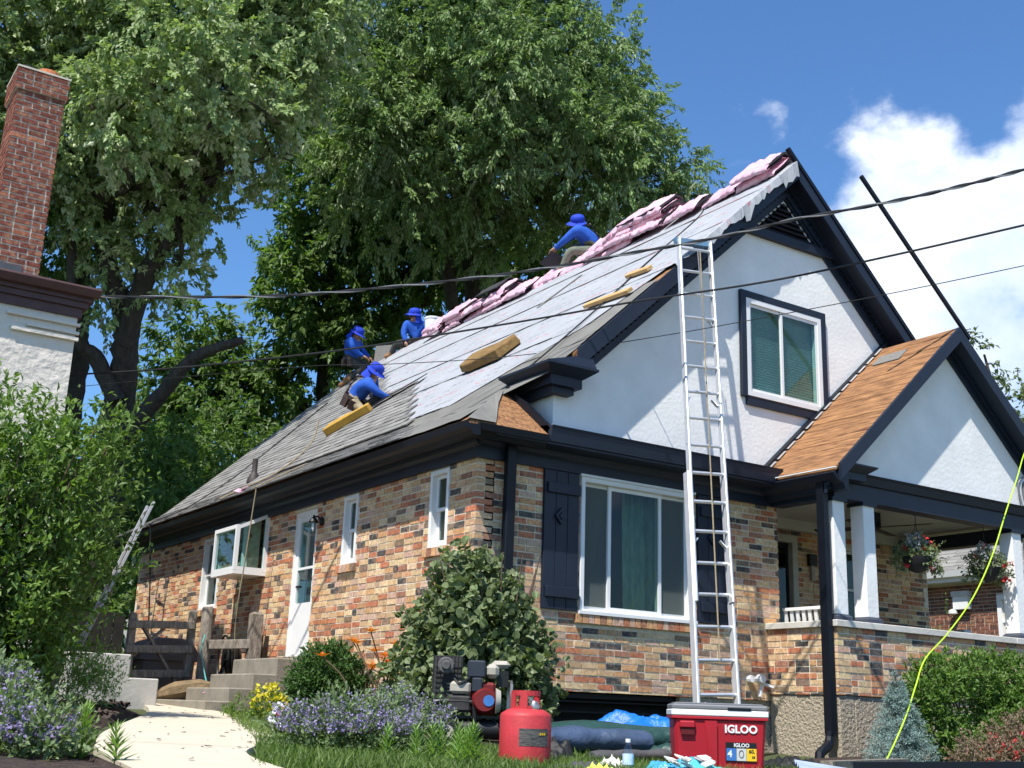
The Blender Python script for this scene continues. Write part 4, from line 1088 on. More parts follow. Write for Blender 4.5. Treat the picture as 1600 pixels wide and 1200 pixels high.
for t in tabs[:300]:
    key = (round(t[3] - t[2], 2), t[4], t[0] < BX)
    o3 = on_roof(t[0], t[2])
    if key not in SHARE:
        vs, fs = tab_geo((t[0], t[1], t[2], t[2] + key[0], t[4]), o3)
        me = bpy.data.meshes.new('shingle'); me.from_pydata(vs, [], fs); me.materials.append(M['sh_o']); SHARE[key] = me
    o = bpy.data.objects.new('shingle', SHARE[key]); COL.objects.link(o); o.parent = roof; o.location = o3 - org_of(roof)
V = []; F = []
for t in tabs[300:]:
    vs, fs = tab_geo(t); b0 = len(V); V += [tuple(v) for v in vs]; F += [tuple(b0 + i for i in q) for q in fs]
tag(np_mesh('shingle_courses', V, F, M['sh_a'], roof), kind='stuff')
# right slope, plain old shingle bed
mb = MB(); mb.add([(RX, Y0, RZ + .02), (2 * RX - BX, Y0, BZ + .02), (2 * RX - BX, Y1, BZ + .02), (RX, Y1, RZ + .02)], [(0, 1, 2, 3)]); mb.build('felt_sheet', M['felt'], roof)
# plumbing vent pipe
mb = MB(); p = on_roof(0.62, 7.45, 0.04); mb.lathe(p, [(0.11, -0.05), (0.10, 0.02), (0.055, 0.10), (0.042, 0.13), (0.042, 0.33)], 12); mb.build('vent_pipe', mat('brown_pipe', (0.045, 0.035, 0.032), 0.6), roof, smooth=True)
# ------------------------------------------------------------------ loose things on the roof
def roof_axes(x):
    s = RS if x >= BX else (BZ - EZ) / (BX - EX)
    return Vector((1, 0, s)).normalized(), Vector((0, 1, 0)), Vector((-s, 0, 1)).normalized()
def roof_bar(name, label, cat, xa, ya, xb, yb, w, h, m, group=None):
    a, b = on_roof(xa, ya, 0.05 + h / 2), on_roof(xb, yb, 0.05 + h / 2)
    mb = MB(); mb.bar(a, b, w, h, roof_axes((xa + xb) / 2)[2])
    o = mb.build(name, m, None, org=tuple((a + b) / 2), bevel=0.004)
    return tag(o, label, cat, group)
roof_bar('lumber_block', 'longer pine two by four lying on the white underlayment near the rake', 'lumber', 2.10, 1.02, 1.99, 0.06, 0.09, 0.045, M['wood_new'], 'pine blocks on the roof')
roof_bar('lumber_block', 'shorter pine two by four block, the upper one beside the rake', 'lumber', 2.56, 0.80, 2.49, 0.31, 0.09, 0.045, M['wood_new'], 'pine blocks on the roof')
roof_bar('felt_strip', 'narrow grey felt strip lying high on the white underlayment', 'felt strip', 3.02, 3.40, 3.66, 3.22, 0.07, 0.006, M['felt'])
# torn brown foam cushion
xa, ya, na = roof_axes(1.7)
c = on_roof(1.70, 2.50, 0.05)
poly = [(-0.20, -0.45), (0.16, -0.52), (0.26, -0.40), (0.22, -0.1), (0.20, 0.30), (0.12, 0.46), (-0.16, 0.48), (-0.24, 0.2)]
vs = [c + xa * u + ya * v for u, v in poly] + [c + xa * (u * .94) + ya * (v * .96) + na * (0.11 + rnd.uniform(-.015, .02)) for u, v in poly]
n = len(poly); mb = MB(); mb.add(vs, [tuple(range(n)), tuple(range(2 * n - 1, n - 1, -1))] + [(i, (i + 1) % n, (i + 1) % n + n, i + n) for i in range(n)])
tag(mb.build('foam_cushion', M['foam'], None, org=tuple(c), bevel=0.012), 'torn brown foam cushion lying on the white underlayment', 'cushion')
# pink shingle bundles saddled over the ridge
def bundle(y0, L, layer, off, label, seed, tilt=0.0, wide=0.30):
    r = random.Random(seed)
    base = 0.045 + layer * 0.094; th = 0.09
    ks = [-1, -0.72, -0.4, -0.12, 0.12, 0.4, 0.72, 1]
    def prof(k, h):
        d = abs(k) * wide
        z = RZ - RS * d * (0.97 if abs(k) > .2 else 0.75) + h * (1.0 if abs(k) < .9 else 0.9)
        return RX + off + k * wide * (1 + 0.12 * h), z
    V = []; F = []; ny = 11; nk = len(ks)
    for j in range(ny + 1):
        t = j / ny; y = y0 + L * t; e = 1 - 0.35 * (abs(2 * t - 1) ** 6)
        for k in ks:
            x, z = prof(k, base); V.append((x + r.uniform(-.012, .012), y + r.uniform(-.012, .012), z + r.uniform(-.006, .006) + tilt * (t - .5)))
        for k in reversed(ks):
            x, z = prof(k, base + th * e); V.append((x + r.uniform(-.022, .022), y + r.uniform(-.02, .02), z + r.uniform(-.02, .02) + tilt * (t - .5)))
    R_ = 2 * nk
    for j in range(ny):
        for i in range(R_): F.append((j * R_ + i, j * R_ + (i + 1) % R_, (j + 1) * R_ + (i + 1) % R_, (j + 1) * R_ + i))
    org = (RX + off, y0 + L / 2, RZ + base)
    o = np_mesh('shingle_bundle', V, F, M['pink'], None, org=org, smooth=True)
    tag(o, label, 'shingle bundle', 'pink shingle bundles along the ridge')
    for (ya, yb) in ((y0 - 0.006, y0 + 0.10), (y0 + L - 0.10, y0 + L + 0.006)):
        V2 = []; F2 = []
        for y in (ya, yb):
            for k in ks: x, z = prof(k * 0.88, base + 0.02); V2.append((x, y, z))
            for k in reversed(ks): x, z = prof(k * 0.88, base + th * .58); V2.append((x, y, z))
        F2 = [(i, (i + 1) % R_, (i + 1) % R_ + R_, i + R_) for i in range(R_)]
        for base_i in (0, R_):
            for i in range(nk - 1): F2.append((base_i + i, base_i + i + 1, base_i + R_ - 2 - i, base_i + R_ - 1 - i))
        np_mesh('shingle_edge', V2, F2, M['shedge'], o)
    return o
stacks = [(2, -.08, 'at the front peak by the gable'), (1, -.10, 'second along from the front peak'), (1, -.12, 'third along from the front peak, before the tall stacks'),
          (4, -.10, 'in the first tall stack below the tree edge'), (4, -.08, 'in the second tall stack below the tree edge'), (3, .02, 'in the stack right of the stooping roofer'), (3, .14, 'in the stack the stooping roofer sits on'),
          (2, .06, 'in the low stack at the knees of the stooping roofer'), (1, -.05, 'left of the stooping roofer by itself'), (3, -.08, 'in the stack midway along the ridge'), (2, -.05, 'in the next stack past the midway one'),
          (3, -.08, 'in the third stack past the midway one'), (2, -.10, 'in the stack just before the white bucket')]
yy = -0.12
for i, (nl, off, where) in enumerate(stacks):
    L_ = rnd.uniform(.60, .67)
    for l in range(nl):
        pos = {1: ['single'], 2: ['lower', 'top'], 3: ['bottom', 'middle', 'top'], 4: ['bottom', 'second lowest', 'third', 'top']}[nl][l]
        bundle(yy + rnd.uniform(-.06, .06), L_ + rnd.uniform(-.05, .03), l, off + rnd.uniform(-.05, .05), f'{pos} pink wrapped shingle bundle {where}', i * 7 + l, rnd.uniform(-.06, .06), 0.29 + 0.06 * rnd.random())
    yy += 0.655 + (0.04 if i % 3 == 2 else 0)
# loose black shingles thrown over a stack
for i, (y, l, lab) in enumerate(((2.05, 3, 'loose black shingles draped over the tall pink stack'), (6.05, 3, 'loose black shingles arched over the midway pink stack'))):
    V = []; F = []
    for j in range(5):
        for k in range(9):
            u = -1 + k / 4; V.append((RX - 0.06 + u * 0.36, y + j * 0.2 + 0.02 * k, RZ + 0.06 + l * 0.096 - RS * .97 * abs(u) * 0.30 + (0.03 if k in (3, 4, 5) else 0) + rnd.uniform(0, .02)))
    for j in range(4):
        for k in range(8): F.append((j * 9 + k, j * 9 + k + 1, (j + 1) * 9 + k + 1, (j + 1) * 9 + k))
    o = np_mesh('loose_shingles', V, F, M['shedge'], None, org=(RX, y + .4, RZ + .3)); so = o.modifiers.new('t', 'SOLIDIFY'); so.thickness = 0.02
    tag(o, lab, 'shingles')
# white bucket
mb = MB(); c = Vector((4.45, 9.02, 6.60)); mb.lathe(c, [(0.135, 0), (0.155, 0.30), (0.165, 0.31), (0.165, 0.345), (0.15, 0.35), (0.14, 0.30), (0.12, 0.05)], 18)
tag(mb.build('bucket', M['white'], None, org=tuple(c), smooth=True), 'white plastic bucket on the ridge beside the sitting roofer', 'bucket')
# kneeling board under the lowest roofer
a, b = on_roof(1.24, 6.22, 0.11), on_roof(1.56, 5.45, 0.11)
nn = roof_axes(1.4)[2]
mb = MB(); mb.bar(a, b, 0.10, 0.12, nn); kb = mb.build('kneeling_pad', M['yellow'], None, org=tuple((a + b) / 2), bevel=0.01)
tag(kb, 'long yellow foam kneeling pad under the lowest roofer', 'kneeling pad')
mb = MB(); sh = roof_axes(1.4)[0] * 0.12; mb.bar(a + sh + Vector((0, .05, 0)), a.lerp(b, .45) + sh, 0.10, 0.13, nn); mb.build('second_board', M['yellow'], kb, bevel=0.01)
# ropes
def cord(name, pts, r, m, label, cat, group=None, seg=6, n=8):
    pts = smooth_curve(pts, n); mb = MB(); mb.tube(pts, r, seg)
    return tag(mb.build(name, m, None, org=tuple(pts[0]), smooth=True), label, cat, group)
cord('safety_rope', [on_roof(4.30, 1.35, .06), on_roof(3.84, 0.95, .05), on_roof(2.9, .80, .05), on_roof(1.9, .55, .05), on_roof(1.0, .45, .05), on_roof(.70, .55, .05)], 0.010, M['wire'], 'dark safety rope running straight down the white underlayment near the front', 'rope')
cord('safety_rope', [on_roof(1.30, 6.35, .30), on_roof(1.05, 6.3, .10), on_roof(0.55, 6.2, .07), on_roof(0.0, 6.15, .07), on_roof(EX, 6.1, .07)], 0.011, M['rope'], 'pale rope running from the lowest roofer down to the gutter', 'rope')
cord('lifeline', [on_roof(2.9, 10.0, .06), on_roof(1.9, 9.6, .06), on_roof(1.0, 9.3, .06), on_roof(0.2, 9.2, .06), on_roof(EX, 9.1, .07), (-0.40, 9.1, 2.35), (-0.30, 9.05, 1.2), (-0.25, 9.0, 0.0)], 0.012, M['wire'], 'dark lifeline lying down the far end of the shingled roof', 'rope')
cord('hanging_rope', [on_roof(0.3, 4.75, .06), on_roof(EX, 4.70, .06), (-0.42, 4.70, 2.38), (-0.44, 4.78, 1.6), (-0.43, 4.95, 0.8), (-0.35, 5.05, 0.25)], 0.009, M['rope'], 'tan rope hanging from the gutter past the garden window', 'rope')
# scrap at the gutter
mb = MB(); c = on_roof(-0.22, 5.75, .06)
for i in range(5): mb.obox(c + Vector((rnd.uniform(-.04, .04), rnd.uniform(-.15, .15), .01 * i)), (1, .3, .6), (0, 1, rnd.uniform(-.3, .3)), (-.6, 0, 1), (.05, .07, .006))
tag(mb.build('wrapper_scrap', M['pink'], None, org=tuple(c)), 'crumpled pink wrapper scrap caught at the gutter', 'scrap')

# ------------------------------------------------------------------ roofers
def body_mesh(J, mats, sc=1.0):
    """one skinned surface over the joints, split into materials by nearest limb"""
    names = list(J); idx = {k: i for i, k in enumerate(names)}
    co = [Vector(J[k]) for k in names]
    E = [('pelvis', 'spine'), ('spine', 'chest'), ('chest', 'neck'), ('neck', 'head')]
    for s in 'LR':
        E += [('chest', 'sh' + s), ('sh' + s, 'el' + s), ('el' + s, 'wr' + s), ('pelvis', 'hip' + s), ('hip' + s, 'kn' + s), ('kn' + s, 'an' + s), ('an' + s, 'to' + s)]
    rad = {'pelvis': .155, 'spine': .145, 'chest': .155, 'neck': .065, 'head': .095, 'sh': .085, 'el': .058, 'wr': .038, 'hip': .105, 'kn': .075, 'an': .055, 'to': .045}
    me = bpy.data.meshes.new('tmp'); me.from_pydata([tuple(c) for c in co], [(idx[a], idx[b]) for a, b in E], [])
    ob = bpy.data.objects.new('tmp', me); COL.objects.link(ob)
    sk = ob.modifiers.new('skin', 'SKIN'); sk.use_smooth_shade = True
    for i, k in enumerate(names):
        r = rad.get(k, rad.get(k[:-1])) * sc
        me.skin_vertices[0].data[i].radius = (r, r); me.skin_vertices[0].data[i].use_root = (k == 'pelvis')
    su = ob.modifiers.new('sub', 'SUBSURF'); su.levels = 2; su.render_levels = 2
    dg = bpy.context.evaluated_depsgraph_get()
    bm_ = bpy.data.meshes.new_from_object(ob.evaluated_get(dg))
    bpy.data.objects.remove(ob)
    def mid_of(a, b, p):
        A, B = co[idx[a]], co[idx[b]]; d = B - A; t = max(0, min(1, (p - A).dot(d) / max(1e-6, d.dot(d)))); return (p - (A + d * t)).length, t
    mi = []
    for pg in bm_.polygons:
        c = pg.center; best = None
        for a, b in E:
            dist, t = mid_of(a, b, c)
            if best is None or dist < best[0]: best = (dist, a, b, t)
        a, b, t = best[1:]
        if b == 'head' or (b == 'neck' and t > .75): k = 2
        elif b[:2] in ('kn', 'an') or b[:3] == 'hip' or (a == 'pelvis' and b == 'spine' and t < .15): k = 1
        elif b[:2] == 'to' : k = 3
        elif b[:2] == 'wr' and t > .93: k = 4
        else: k = 0
        if b[:2] == 'an' and t > .85: k = 3
        mi.append(k)
    bm_.materials.clear()
    for m_ in mats: bm_.materials.append(m_)
    bm_.polygons.foreach_set('material_index', mi)
    bm_.polygons.foreach_set('use_smooth', [True] * len(bm_.polygons))
    return bm_
def finger_verts(bm, wrist, elbow, sc, curl, mi):
    """palm and five bent fingers joined to the body mesh"""
    w = Vector(wrist); d = (w - Vector(elbow)).normalized()
    side = d.cross(Vector((0, 0, 1)));  side = side.normalized() if side.length > .05 else Vector((1, 0, 0))
    nrm = side.cross(d); down = -nrm
    mb = MB(); pc = w + d * .045 * sc
    mb.obox(pc, d, side, nrm, (.048 * sc, .042 * sc, .016 * sc))
    for i in range(4):
        r0 = pc + d * .046 * sc + side * (.030 - .02 * i) * sc; L = (.062, .070, .066, .052)[i] * sc
        a = r0 + (d * .6 + down * .3 * curl).normalized() * L * .5; b = a + (d * .4 + down * curl).normalized() * L * .5
        mb.tube([r0, a, b], [.0095 * sc, .009 * sc, .007 * sc], 5)
    t0 = w + d * .02 * sc + side * .036 * sc
    mb.tube([t0, t0 + (side * .7 + d * .6) * .03 * sc, t0 + (side * .5 + d * .9 + down * .4) * .052 * sc], [.012 * sc, .0105 * sc, .008 * sc], 5)
    return mb
def person(name, J, mats, label, hatdir, sc=1.0, belt=True, glove=None, flap=True):
    org = Vector(J['pelvis'])
    root = thing('person', label, 'person', tuple(org), 'roofers at work')
    bm_ = body_mesh(J, mats, sc)
    b2 = bmesh.new(); b2.from_mesh(bm_)
    for s in 'LR':
        hm = finger_verts(None, J['wr' + s], J['el' + s], sc, 0.8, 4)
        vs = [b2.verts.new(v) for v in hm.v]
        for fc in hm.f:
            q = b2.faces.new([vs[i] for i in fc]); q.material_index = 4; q.smooth = True
    bmesh.ops.translate(b2, verts=b2.verts[:], vec=-org)
    b2.to_mesh(bm_); b2.free()
    o = bpy.data.objects.new('body', bm_); COL.objects.link(o); o.parent = root; reg(o, org)
    h = Vector(J['head']); nk = Vector(J['neck']); up = (h - nk).normalized(); fd = Vector(hatdir); fd = (fd - up * fd.dot(up)).normalized(); sd_ = up.cross(fd)
    # face: nose, eyes, mouth under the brim
    fm = MB(); e0 = h + fd * .088 * sc
    fm.obox(h + fd * .105 * sc - up * .005, fd, sd_, up, (.014 * sc, .010 * sc, .018 * sc)); fm.obox(h + fd * .092 * sc - up * .045 * sc, fd, sd_, up, (.006 * sc, .022 * sc, .005 * sc))
    for s in (-1, 1): fm.obox(h + fd * .084 * sc + sd_ * s * .034 * sc + up * .014 * sc, fd, sd_, up, (.008 * sc, .011 * sc, .006 * sc)); fm.obox(h + sd_ * s * .097 * sc, sd_, fd, up, (.008 * sc, .016 * sc, .028 * sc))
    fm.build('face', M['skin'], root)
    
    # bucket hat with brim and neck flap
    V = []; F = []; seg = 20; rings = [(.102, .02), (.108, .045), (.104, .085), (.085, .118), (.045, .135), (.005, .138)]
    for r, z in rings:
        for k in range(seg):
            a = 2 * math.pi * k / seg; V.append(h + (fd * math.cos(a) * 1.08 + sd_ * math.sin(a)) * r * sc + up * z * sc)
    for i in range(len(rings) - 1):
        for k in range(seg): F.append((i * seg + k, i * seg + (k + 1) % seg, (i + 1) * seg + (k + 1) % seg, (i + 1) * seg + k))
    b = len(V)
    for r, dz in ((.104, .03), (.135, .018), (.165, -.002)):
        for k in range(seg):
            a = 2 * math.pi * k / seg; ex = 1.15 if math.cos(a) > 0 else 0.85; V.append(h + (fd * math.cos(a) * ex + sd_ * math.sin(a)) * r * sc + up * (dz - .02 * (1 - math.cos(2 * a)) * .4 + rnd.uniform(-.004, .004)) * sc)
    for i in range(2):
        for k in range(seg): F.append((b + i * seg + k, b + i * seg + (k + 1) % seg, b + (i + 1) * seg + (k + 1) % seg, b + (i + 1) * seg + k))
    if flap:
        b = len(V); rows_ = 5
        for i in range(rows_):
            for k in range(9):
                a = math.pi * (0.5 + k / 8); V.append(h + (fd * math.cos(a) + sd_ * math.sin(a)) * (.108 + .012 * i) * sc + up * (.03 - .045 * i) * sc)
        for i in range(rows_ - 1):
            for k in range(8): F.append((b + i * 9 + k, b + i * 9 + k + 1, b + (i + 1) * 9 + k + 1, b + (i + 1) * 9 + k))
    np_mesh('hat', [tuple(v) for v in V], F, M['hat'], root, smooth=True)
    ch = Vector(J['chest']); ax_ = (Vector(J['neck']) - ch).normalized(); fw_ = Vector(hatdir); fw_ = (fw_ - ax_ * fw_.dot(ax_)).normalized(); sw_ = ax_.cross(fw_)
    for s in (-1, 1):
        mb = MB(); mb.tube([Vector(J['pelvis']) - fw_ * .155 * sc + sw_ * s * .06, Vector(J['spine']) - fw_ * .15 * sc - sw_ * s * .02, ch - fw_ * .155 * sc + sw_ * s * .05, ch + ax_ * .12 * sc + sw_ * s * .09 - fw_ * .03], .011, 5); mb.build('harness_strap', M['belt'], root)
    mb = MB(); mb.obox(ch + ax_ * .02 - fw_ * .162 * sc, sw_, ax_, fw_, (.075 * sc, .014 * sc, .003)); mb.build('back_print', M['offwhite'], root)
    if belt:
        p = Vector(J['pelvis']); s_ = Vector(J['spine']); ax = (s_ - p).normalized(); fr_ = Vector(hatdir); fr_ = (fr_ - ax * fr_.dot(ax)).normalized(); sd2 = ax.cross(fr_)
        mb = MB(); pts = [p + ax * .03 + (fr_ * math.cos(t) + sd2 * math.sin(t)) * .165 * sc for t in np.linspace(0, 2 * math.pi, 17)]
        for a_, b_ in zip(pts[:-1], pts[1:]): mb.bar(a_, b_, .012, .07, ax)
        for t in (1.3, 2.0, 4.3, 5.0): q = p - ax * .05 + (fr_ * math.cos(t) + sd2 * math.sin(t)) * .18 * sc; mb.obox(q, fr_ * math.cos(t) + sd2 * math.sin(t), -fr_ * math.sin(t) + sd2 * math.cos(t), ax, (.03, .05, .07))
        mb.build('tool_belt', M['belt'], root)
    return root
M1 = {'pelvis': (4.78, 4.42, 6.96), 'spine': (4.71, 4.42, 7.08), 'chest': (4.59, 4.46, 7.22), 'neck': (4.49, 4.5, 7.3), 'head': (4.46, 4.47, 7.36), 'shL': (4.36, 4.38, 7.18), 'elL': (4.25, 4.55, 7.02), 'wrL': (4.21, 4.73, 6.93), 'shR': (4.64, 4.63, 7.33), 'elR': (4.52, 4.83, 7.21), 'wrR': (4.31, 4.86, 7.01), 'hipL': (4.72, 4.36, 6.9), 'knL': (4.33, 4.5, 6.86), 'anL': (4.30, 4.66, 6.57), 'toL': (4.20, 4.73, 6.47), 'hipR': (4.87, 4.5, 7.0), 'knR': (4.64, 4.84, 7.11), 'anR': (4.66, 5.01, 6.82), 'toR': (4.62, 5.12, 6.74)}
M2 = {'pelvis': (4.59, 9.85, 6.71), 'spine': (4.56, 9.82, 6.86), 'chest': (4.5, 9.81, 7.0), 'neck': (4.47, 9.79, 7.11), 'head': (4.46, 9.77, 7.21), 'shL': (4.32, 9.86, 7.02), 'elL': (4.27, 9.84, 6.8), 'wrL': (4.31, 9.78, 6.62), 'shR': (4.68, 9.74, 7.05), 'elR': (4.72, 9.64, 6.84), 'wrR': (4.61, 9.6, 6.70), 'hipL': (4.5, 9.86, 6.66), 'knL': (4.24, 10.05, 6.66), 'anL': (4.22, 10.22, 6.46), 'toL': (4.12, 10.30, 6.40), 'hipR': (4.69, 9.92, 6.72), 'knR': (4.58, 10.26, 6.78), 'anR': (4.52, 10.42, 6.58), 'toR': (4.42, 10.50, 6.53)}
M3 = {'pelvis': (3.79, 11.07, 6.45), 'spine': (3.77, 11.04, 6.60), 'chest': (3.75, 11.0, 6.76), 'neck': (3.76, 10.95, 6.89), 'head': (3.79, 10.9, 6.98), 'shL': (3.61, 10.86, 6.77), 'elL': (3.69, 10.80, 6.58), 'wrL': (3.88, 10.72, 6.47), 'shR': (3.91, 11.08, 6.86), 'elR': (4.03, 11.09, 6.70), 'wrR': (4.12, 10.95, 6.55), 'hipL': (3.73, 10.99, 6.40), 'knL': (3.92, 10.72, 6.24), 'anL': (3.62, 10.86, 5.96), 'toL': (3.48, 10.94, 5.83), 'hipR': (3.87, 11.14, 6.46), 'knR': (4.11, 10.96, 6.40), 'anR': (3.86, 11.21, 6.18), 'toR': (3.74, 11.30, 6.06)}
M4 = {'pelvis': (1.5, 6.05, 4.22), 'spine': (1.53, 5.97, 4.36), 'chest': (1.6, 5.89, 4.47), 'neck': (1.66, 5.82, 4.57), 'head': (1.69, 5.76, 4.65), 'shL': (1.55, 5.70, 4.42), 'elL': (1.72, 5.62, 4.27), 'wrL': (1.93, 5.62, 4.23), 'shR': (1.78, 5.96, 4.56), 'elR': (1.82, 5.96, 4.34), 'wrR': (1.78, 5.88, 4.12), 'hipL': (1.44, 5.99, 4.16), 'knL': (1.63, 5.82, 3.99), 'anL': (1.36, 6.02, 3.86), 'toL': (1.24, 6.10, 3.76), 'hipR': (1.58, 6.12, 4.25), 'knR': (1.84, 6.03, 4.15), 'anR': (1.60, 6.22, 4.03), 'toR': (1.50, 6.30, 3.94)}
person('a', M1, [M['blue'], M['trouser'], M['skin'], M['boot'], M['skin']], 'person in blue shirt and green trousers stooping on the ridge, holding a black shingle', (-.5, .6, -.55), 1.0, belt=False)
person('b', M2, [M['blue'], M['trouser_dk'], M['skin'], M['boot'], M['skin']], 'person in blue shirt and hat sitting on the ridge beside the white bucket', (-.75, .3, 0), 1.05)
person('c', M3, [M['blue'], M['trouser_dk'], M['skin'], M['boot'], M['skin']], 'person in blue shirt and tool belt kneeling at the far end of the roof', (.6, -.75, -.1), 1.08)
person('d', M4, [M['blue'], M['khaki'], M['skin'], M['khaki'], M['glove']], 'person in blue shirt kneeling low on the roof, red glove laying a shingle', (.75, -.55, -.2), 1.0)
def held_shingle(name, label, corners, m=None):
    cs = [Vector(c) for c in corners]; n = (cs[1] - cs[0]).cross(cs[3] - cs[0]).normalized() * 0.006
    mb = MB(); mb.add([c + n for c in cs] + [c - n for c in cs], [(0, 1, 2, 3), (7, 6, 5, 4), (0, 4, 5, 1), (1, 5, 6, 2), (2, 6, 7, 3), (3, 7, 4, 0)])
    return tag(mb.build(name, m or M['shedge'], None, org=tuple(cs[0])), label, 'shingle')
held_shingle('shingle_sheet', 'black shingle held out by the stooping roofer on the ridge', [(4.08, 4.98, 6.73), (4.16, 4.76, 6.89), (4.36, 4.66, 6.80), (4.28, 4.88, 6.64)])
held_shingle('shingle_sheet', 'black shingle edge lifted under the red glove of the lowest roofer', [tuple(on_roof(1.55, 5.62, .10)), tuple(on_roof(1.95, 4.75, .09)), tuple(on_roof(2.10, 4.80, .07)), tuple(on_roof(1.72, 5.65, .07))])
held_shingle('shingle_sheet', 'grey shingle leaning up behind the kneeling far roofer', [(4.12, 10.75, 6.35), (4.30, 10.25, 6.45), (4.33, 10.25, 6.70), (4.15, 10.75, 6.75)], M['shingle'])
# nail gun and its coil by the lowest roofer
c = on_roof(1.76, 5.75, .07)
mb = MB(); mb.obox(c + Vector((0, 0, .06)), (1, -.5, .8), (0.5, 1, 0), (-.6, 0, 1), (.13, .035, .04)); ng = mb.build('nail_gun', M['black'], None, org=tuple(c)); tag(ng, 'black nail gun on the shingles under the lowest roofer', 'nail gun')
mb = MB(); mb.lathe(c + Vector((.02, .02, .02)), [(.05, -.03), (.06, 0), (.05, .03)], 12); mb.build('magazine', M['black'], ng)
mb = MB(); mb.bar(c + Vector((-.06, .03, .08)), c + Vector((-.05, .03, .2)), .03, .04); mb.build('handle', M['steel'], ng)

# ------------------------------------------------------------------ ladders
def ladder(label, TL, TR, BL, BR, n, m, rail=(0.028, 0.075), group=None, fly=0.0, top_pad=None, rope=True):
    TL, TR, BL, BR = map(Vector, (TL, TR, BL, BR))
    root = thing('ladder', label, 'ladder', tuple((BL + BR) / 2), group)
    across = (TR - TL).normalized(); along = (TL - BL).normalized(); nrm = across.cross(along).normalized()
    if nrm.dot(CAM - TL) < 0: nrm = -nrm
    for (b, t, s) in ((BL, TL, 1), (BR, TR, -1)):
        if fly:
            mid = b.lerp(t, fly); lowb = b.lerp(t, 0.0)
            mb = MB(); mb.bar(lowb, b.lerp(t, fly + .12), rail[0], rail[1], nrm); mb.build('rail', m, root, bevel=0.004)
            q = across * s * 0.014
            mb = MB(); mb.bar(b.lerp(t, fly - .12) + q + nrm * .03, t + q + nrm * .03, rail[0] * .9, rail[1] * .85, nrm); mb.build('fly_rail', m, root, bevel=0.004)
        else:
            mb = MB(); mb.bar(b, t, rail[0], rail[1], nrm); mb.build('rail', m, root, bevel=0.004)
    for i in range(n):
        t = (i + .6) / n
        a = BL.lerp(TL, t); b = BR.lerp(TR, t)
        up_ = nrm * .03 if (fly and t > fly) else Vector()
        mb = MB(); mb.tube([a + up_, b + up_], 0.017, 8); mb.build('rung', m, root, smooth=True)
    if rope:
        mb = MB(); mb.tube([TL.lerp(TR, .55) + nrm * .09 - along * .2, BL.lerp(BR, .5) + nrm * .07 + along * .8], 0.007, 5); mb.build('pull_rope', M['rope'], root)
        mb = MB(); mb.tube([TL.lerp(TR, .48) + nrm * .09 - along * .15, TL.lerp(TR, .52) + nrm * .09 - along * 1.1], 0.006, 5); mb.build('pull_rope', M['wire_g'], root)
        for s_, (b, t) in ((1, (BL, TL)), (-1, (BR, TR))):
            for fr__ in (0.06, 0.34, 0.62, 0.80):
                mb = MB(); q = b.lerp(t, fr__); mb.bar(q + across * s_ * .02, q + across * s_ * .10 + along * .08, .012, .03, nrm); mb.build('brace', m, root)
    if top_pad:
        mb = MB(); mb.bar(TL - across * .02 - along * .01, TR + across * .02 - along * .01, .07, .05, nrm); mb.build('top_bar', top_pad, root)
    return root
d_l = Vector((2.302, -0.30, 4.943)) - Vector((1.369, -1.6, -0.029)); d_r = Vector((2.798, -0.30, 5.015)) - Vector((1.855, -1.6, -0.012))
ladder('tall aluminium extension ladder leaning on the front rake in front of the white gable', (2.302, -0.31, 4.943), (2.798, -0.31, 5.015), Vector((1.369, -1.6, -0.029)) - d_l * 0.095, Vector((1.855, -1.6, -0.012)) - d_r * 0.095, 18, M['alu'], fly=0.36, top_pad=mat('blue_pad', (0.10, 0.20, 0.30), 0.6))
ladder('weathered aluminium ladder leaning on the far eave corner behind the bushes', (-0.46, 8.90, 2.80), (-0.40, 9.42, 2.80), (-1.55, 8.93, -0.2), (-1.49, 9.45, -0.2), 10, M['alu_dk'], rail=(0.035, 0.045), top_pad=None, rope=False)

# long metal drip edge sticking up past the porch peak
mb = MB(); mb.bar((4.36, -1.235, 5.985), (6.22, -1.235, 4.36), 0.045, 0.035, (0, 1, 0))
tag(mb.build('metal_strip', M['gutter'], None, org=(5.9, -1.2, 4.6)), 'long dark metal edging strip sticking up past the porch gable peak', 'metal strip')
# overhead wires
WR1 = [(-2.82, 3.99, 4.31), (-2.04, 3.02, 4.21), (-1.27, 2.07, 4.14), (-0.55, 1.17, 4.14), (0.13, 0.33, 4.17), (0.66, -0.33, 4.22), (1.20, -1.00, 4.31), (1.69, -1.60, 4.39), (2.16, -2.19, 4.51), (2.69, -2.84, 4.60), (3.12, -3.38, 4.70), (3.48, -3.82, 4.81), (3.90, -4.34, 4.95), (4.4, -4.95, 5.11), (4.9, -5.56, 5.28)]
WR2 = [(-2.77, 5.28, 3.65), (-1.98, 4.16, 3.62), (-1.10, 2.92, 3.64), (-0.42, 1.97, 3.68), (0.22, 1.08, 3.76), (0.86, 0.17, 3.84), (1.47, -0.69, 3.93), (2.23, -1.76, 4.01), (2.94, -2.76, 4.16), (3.61, -3.69, 4.33), (3.99, -4.23, 4.43), (4.5, -4.94, 4.57), (5.0, -5.64, 4.71)]
WR3 = [(-2.70, 8.2, 4.05), (-1.6, 6.25, 4.0), (-0.26, 3.77, 3.90), (0.30, 2.74, 3.80), (0.94, 1.56, 3.72), (1.52, 0.48, 3.70), (2.05, -0.52, 3.73), (2.55, -1.44, 3.79), (3.16, -2.56, 3.88), (3.71, -3.59, 3.98), (4.02, -4.17, 4.05), (4.5, -5.06, 4.17), (5.0, -6.0, 4.29)]
w1 = cord('power_cable', WR1, 0.013, M['wire'], 'thick twisted power cable, the topmost wire across the roof', 'cable', 'overhead wires')
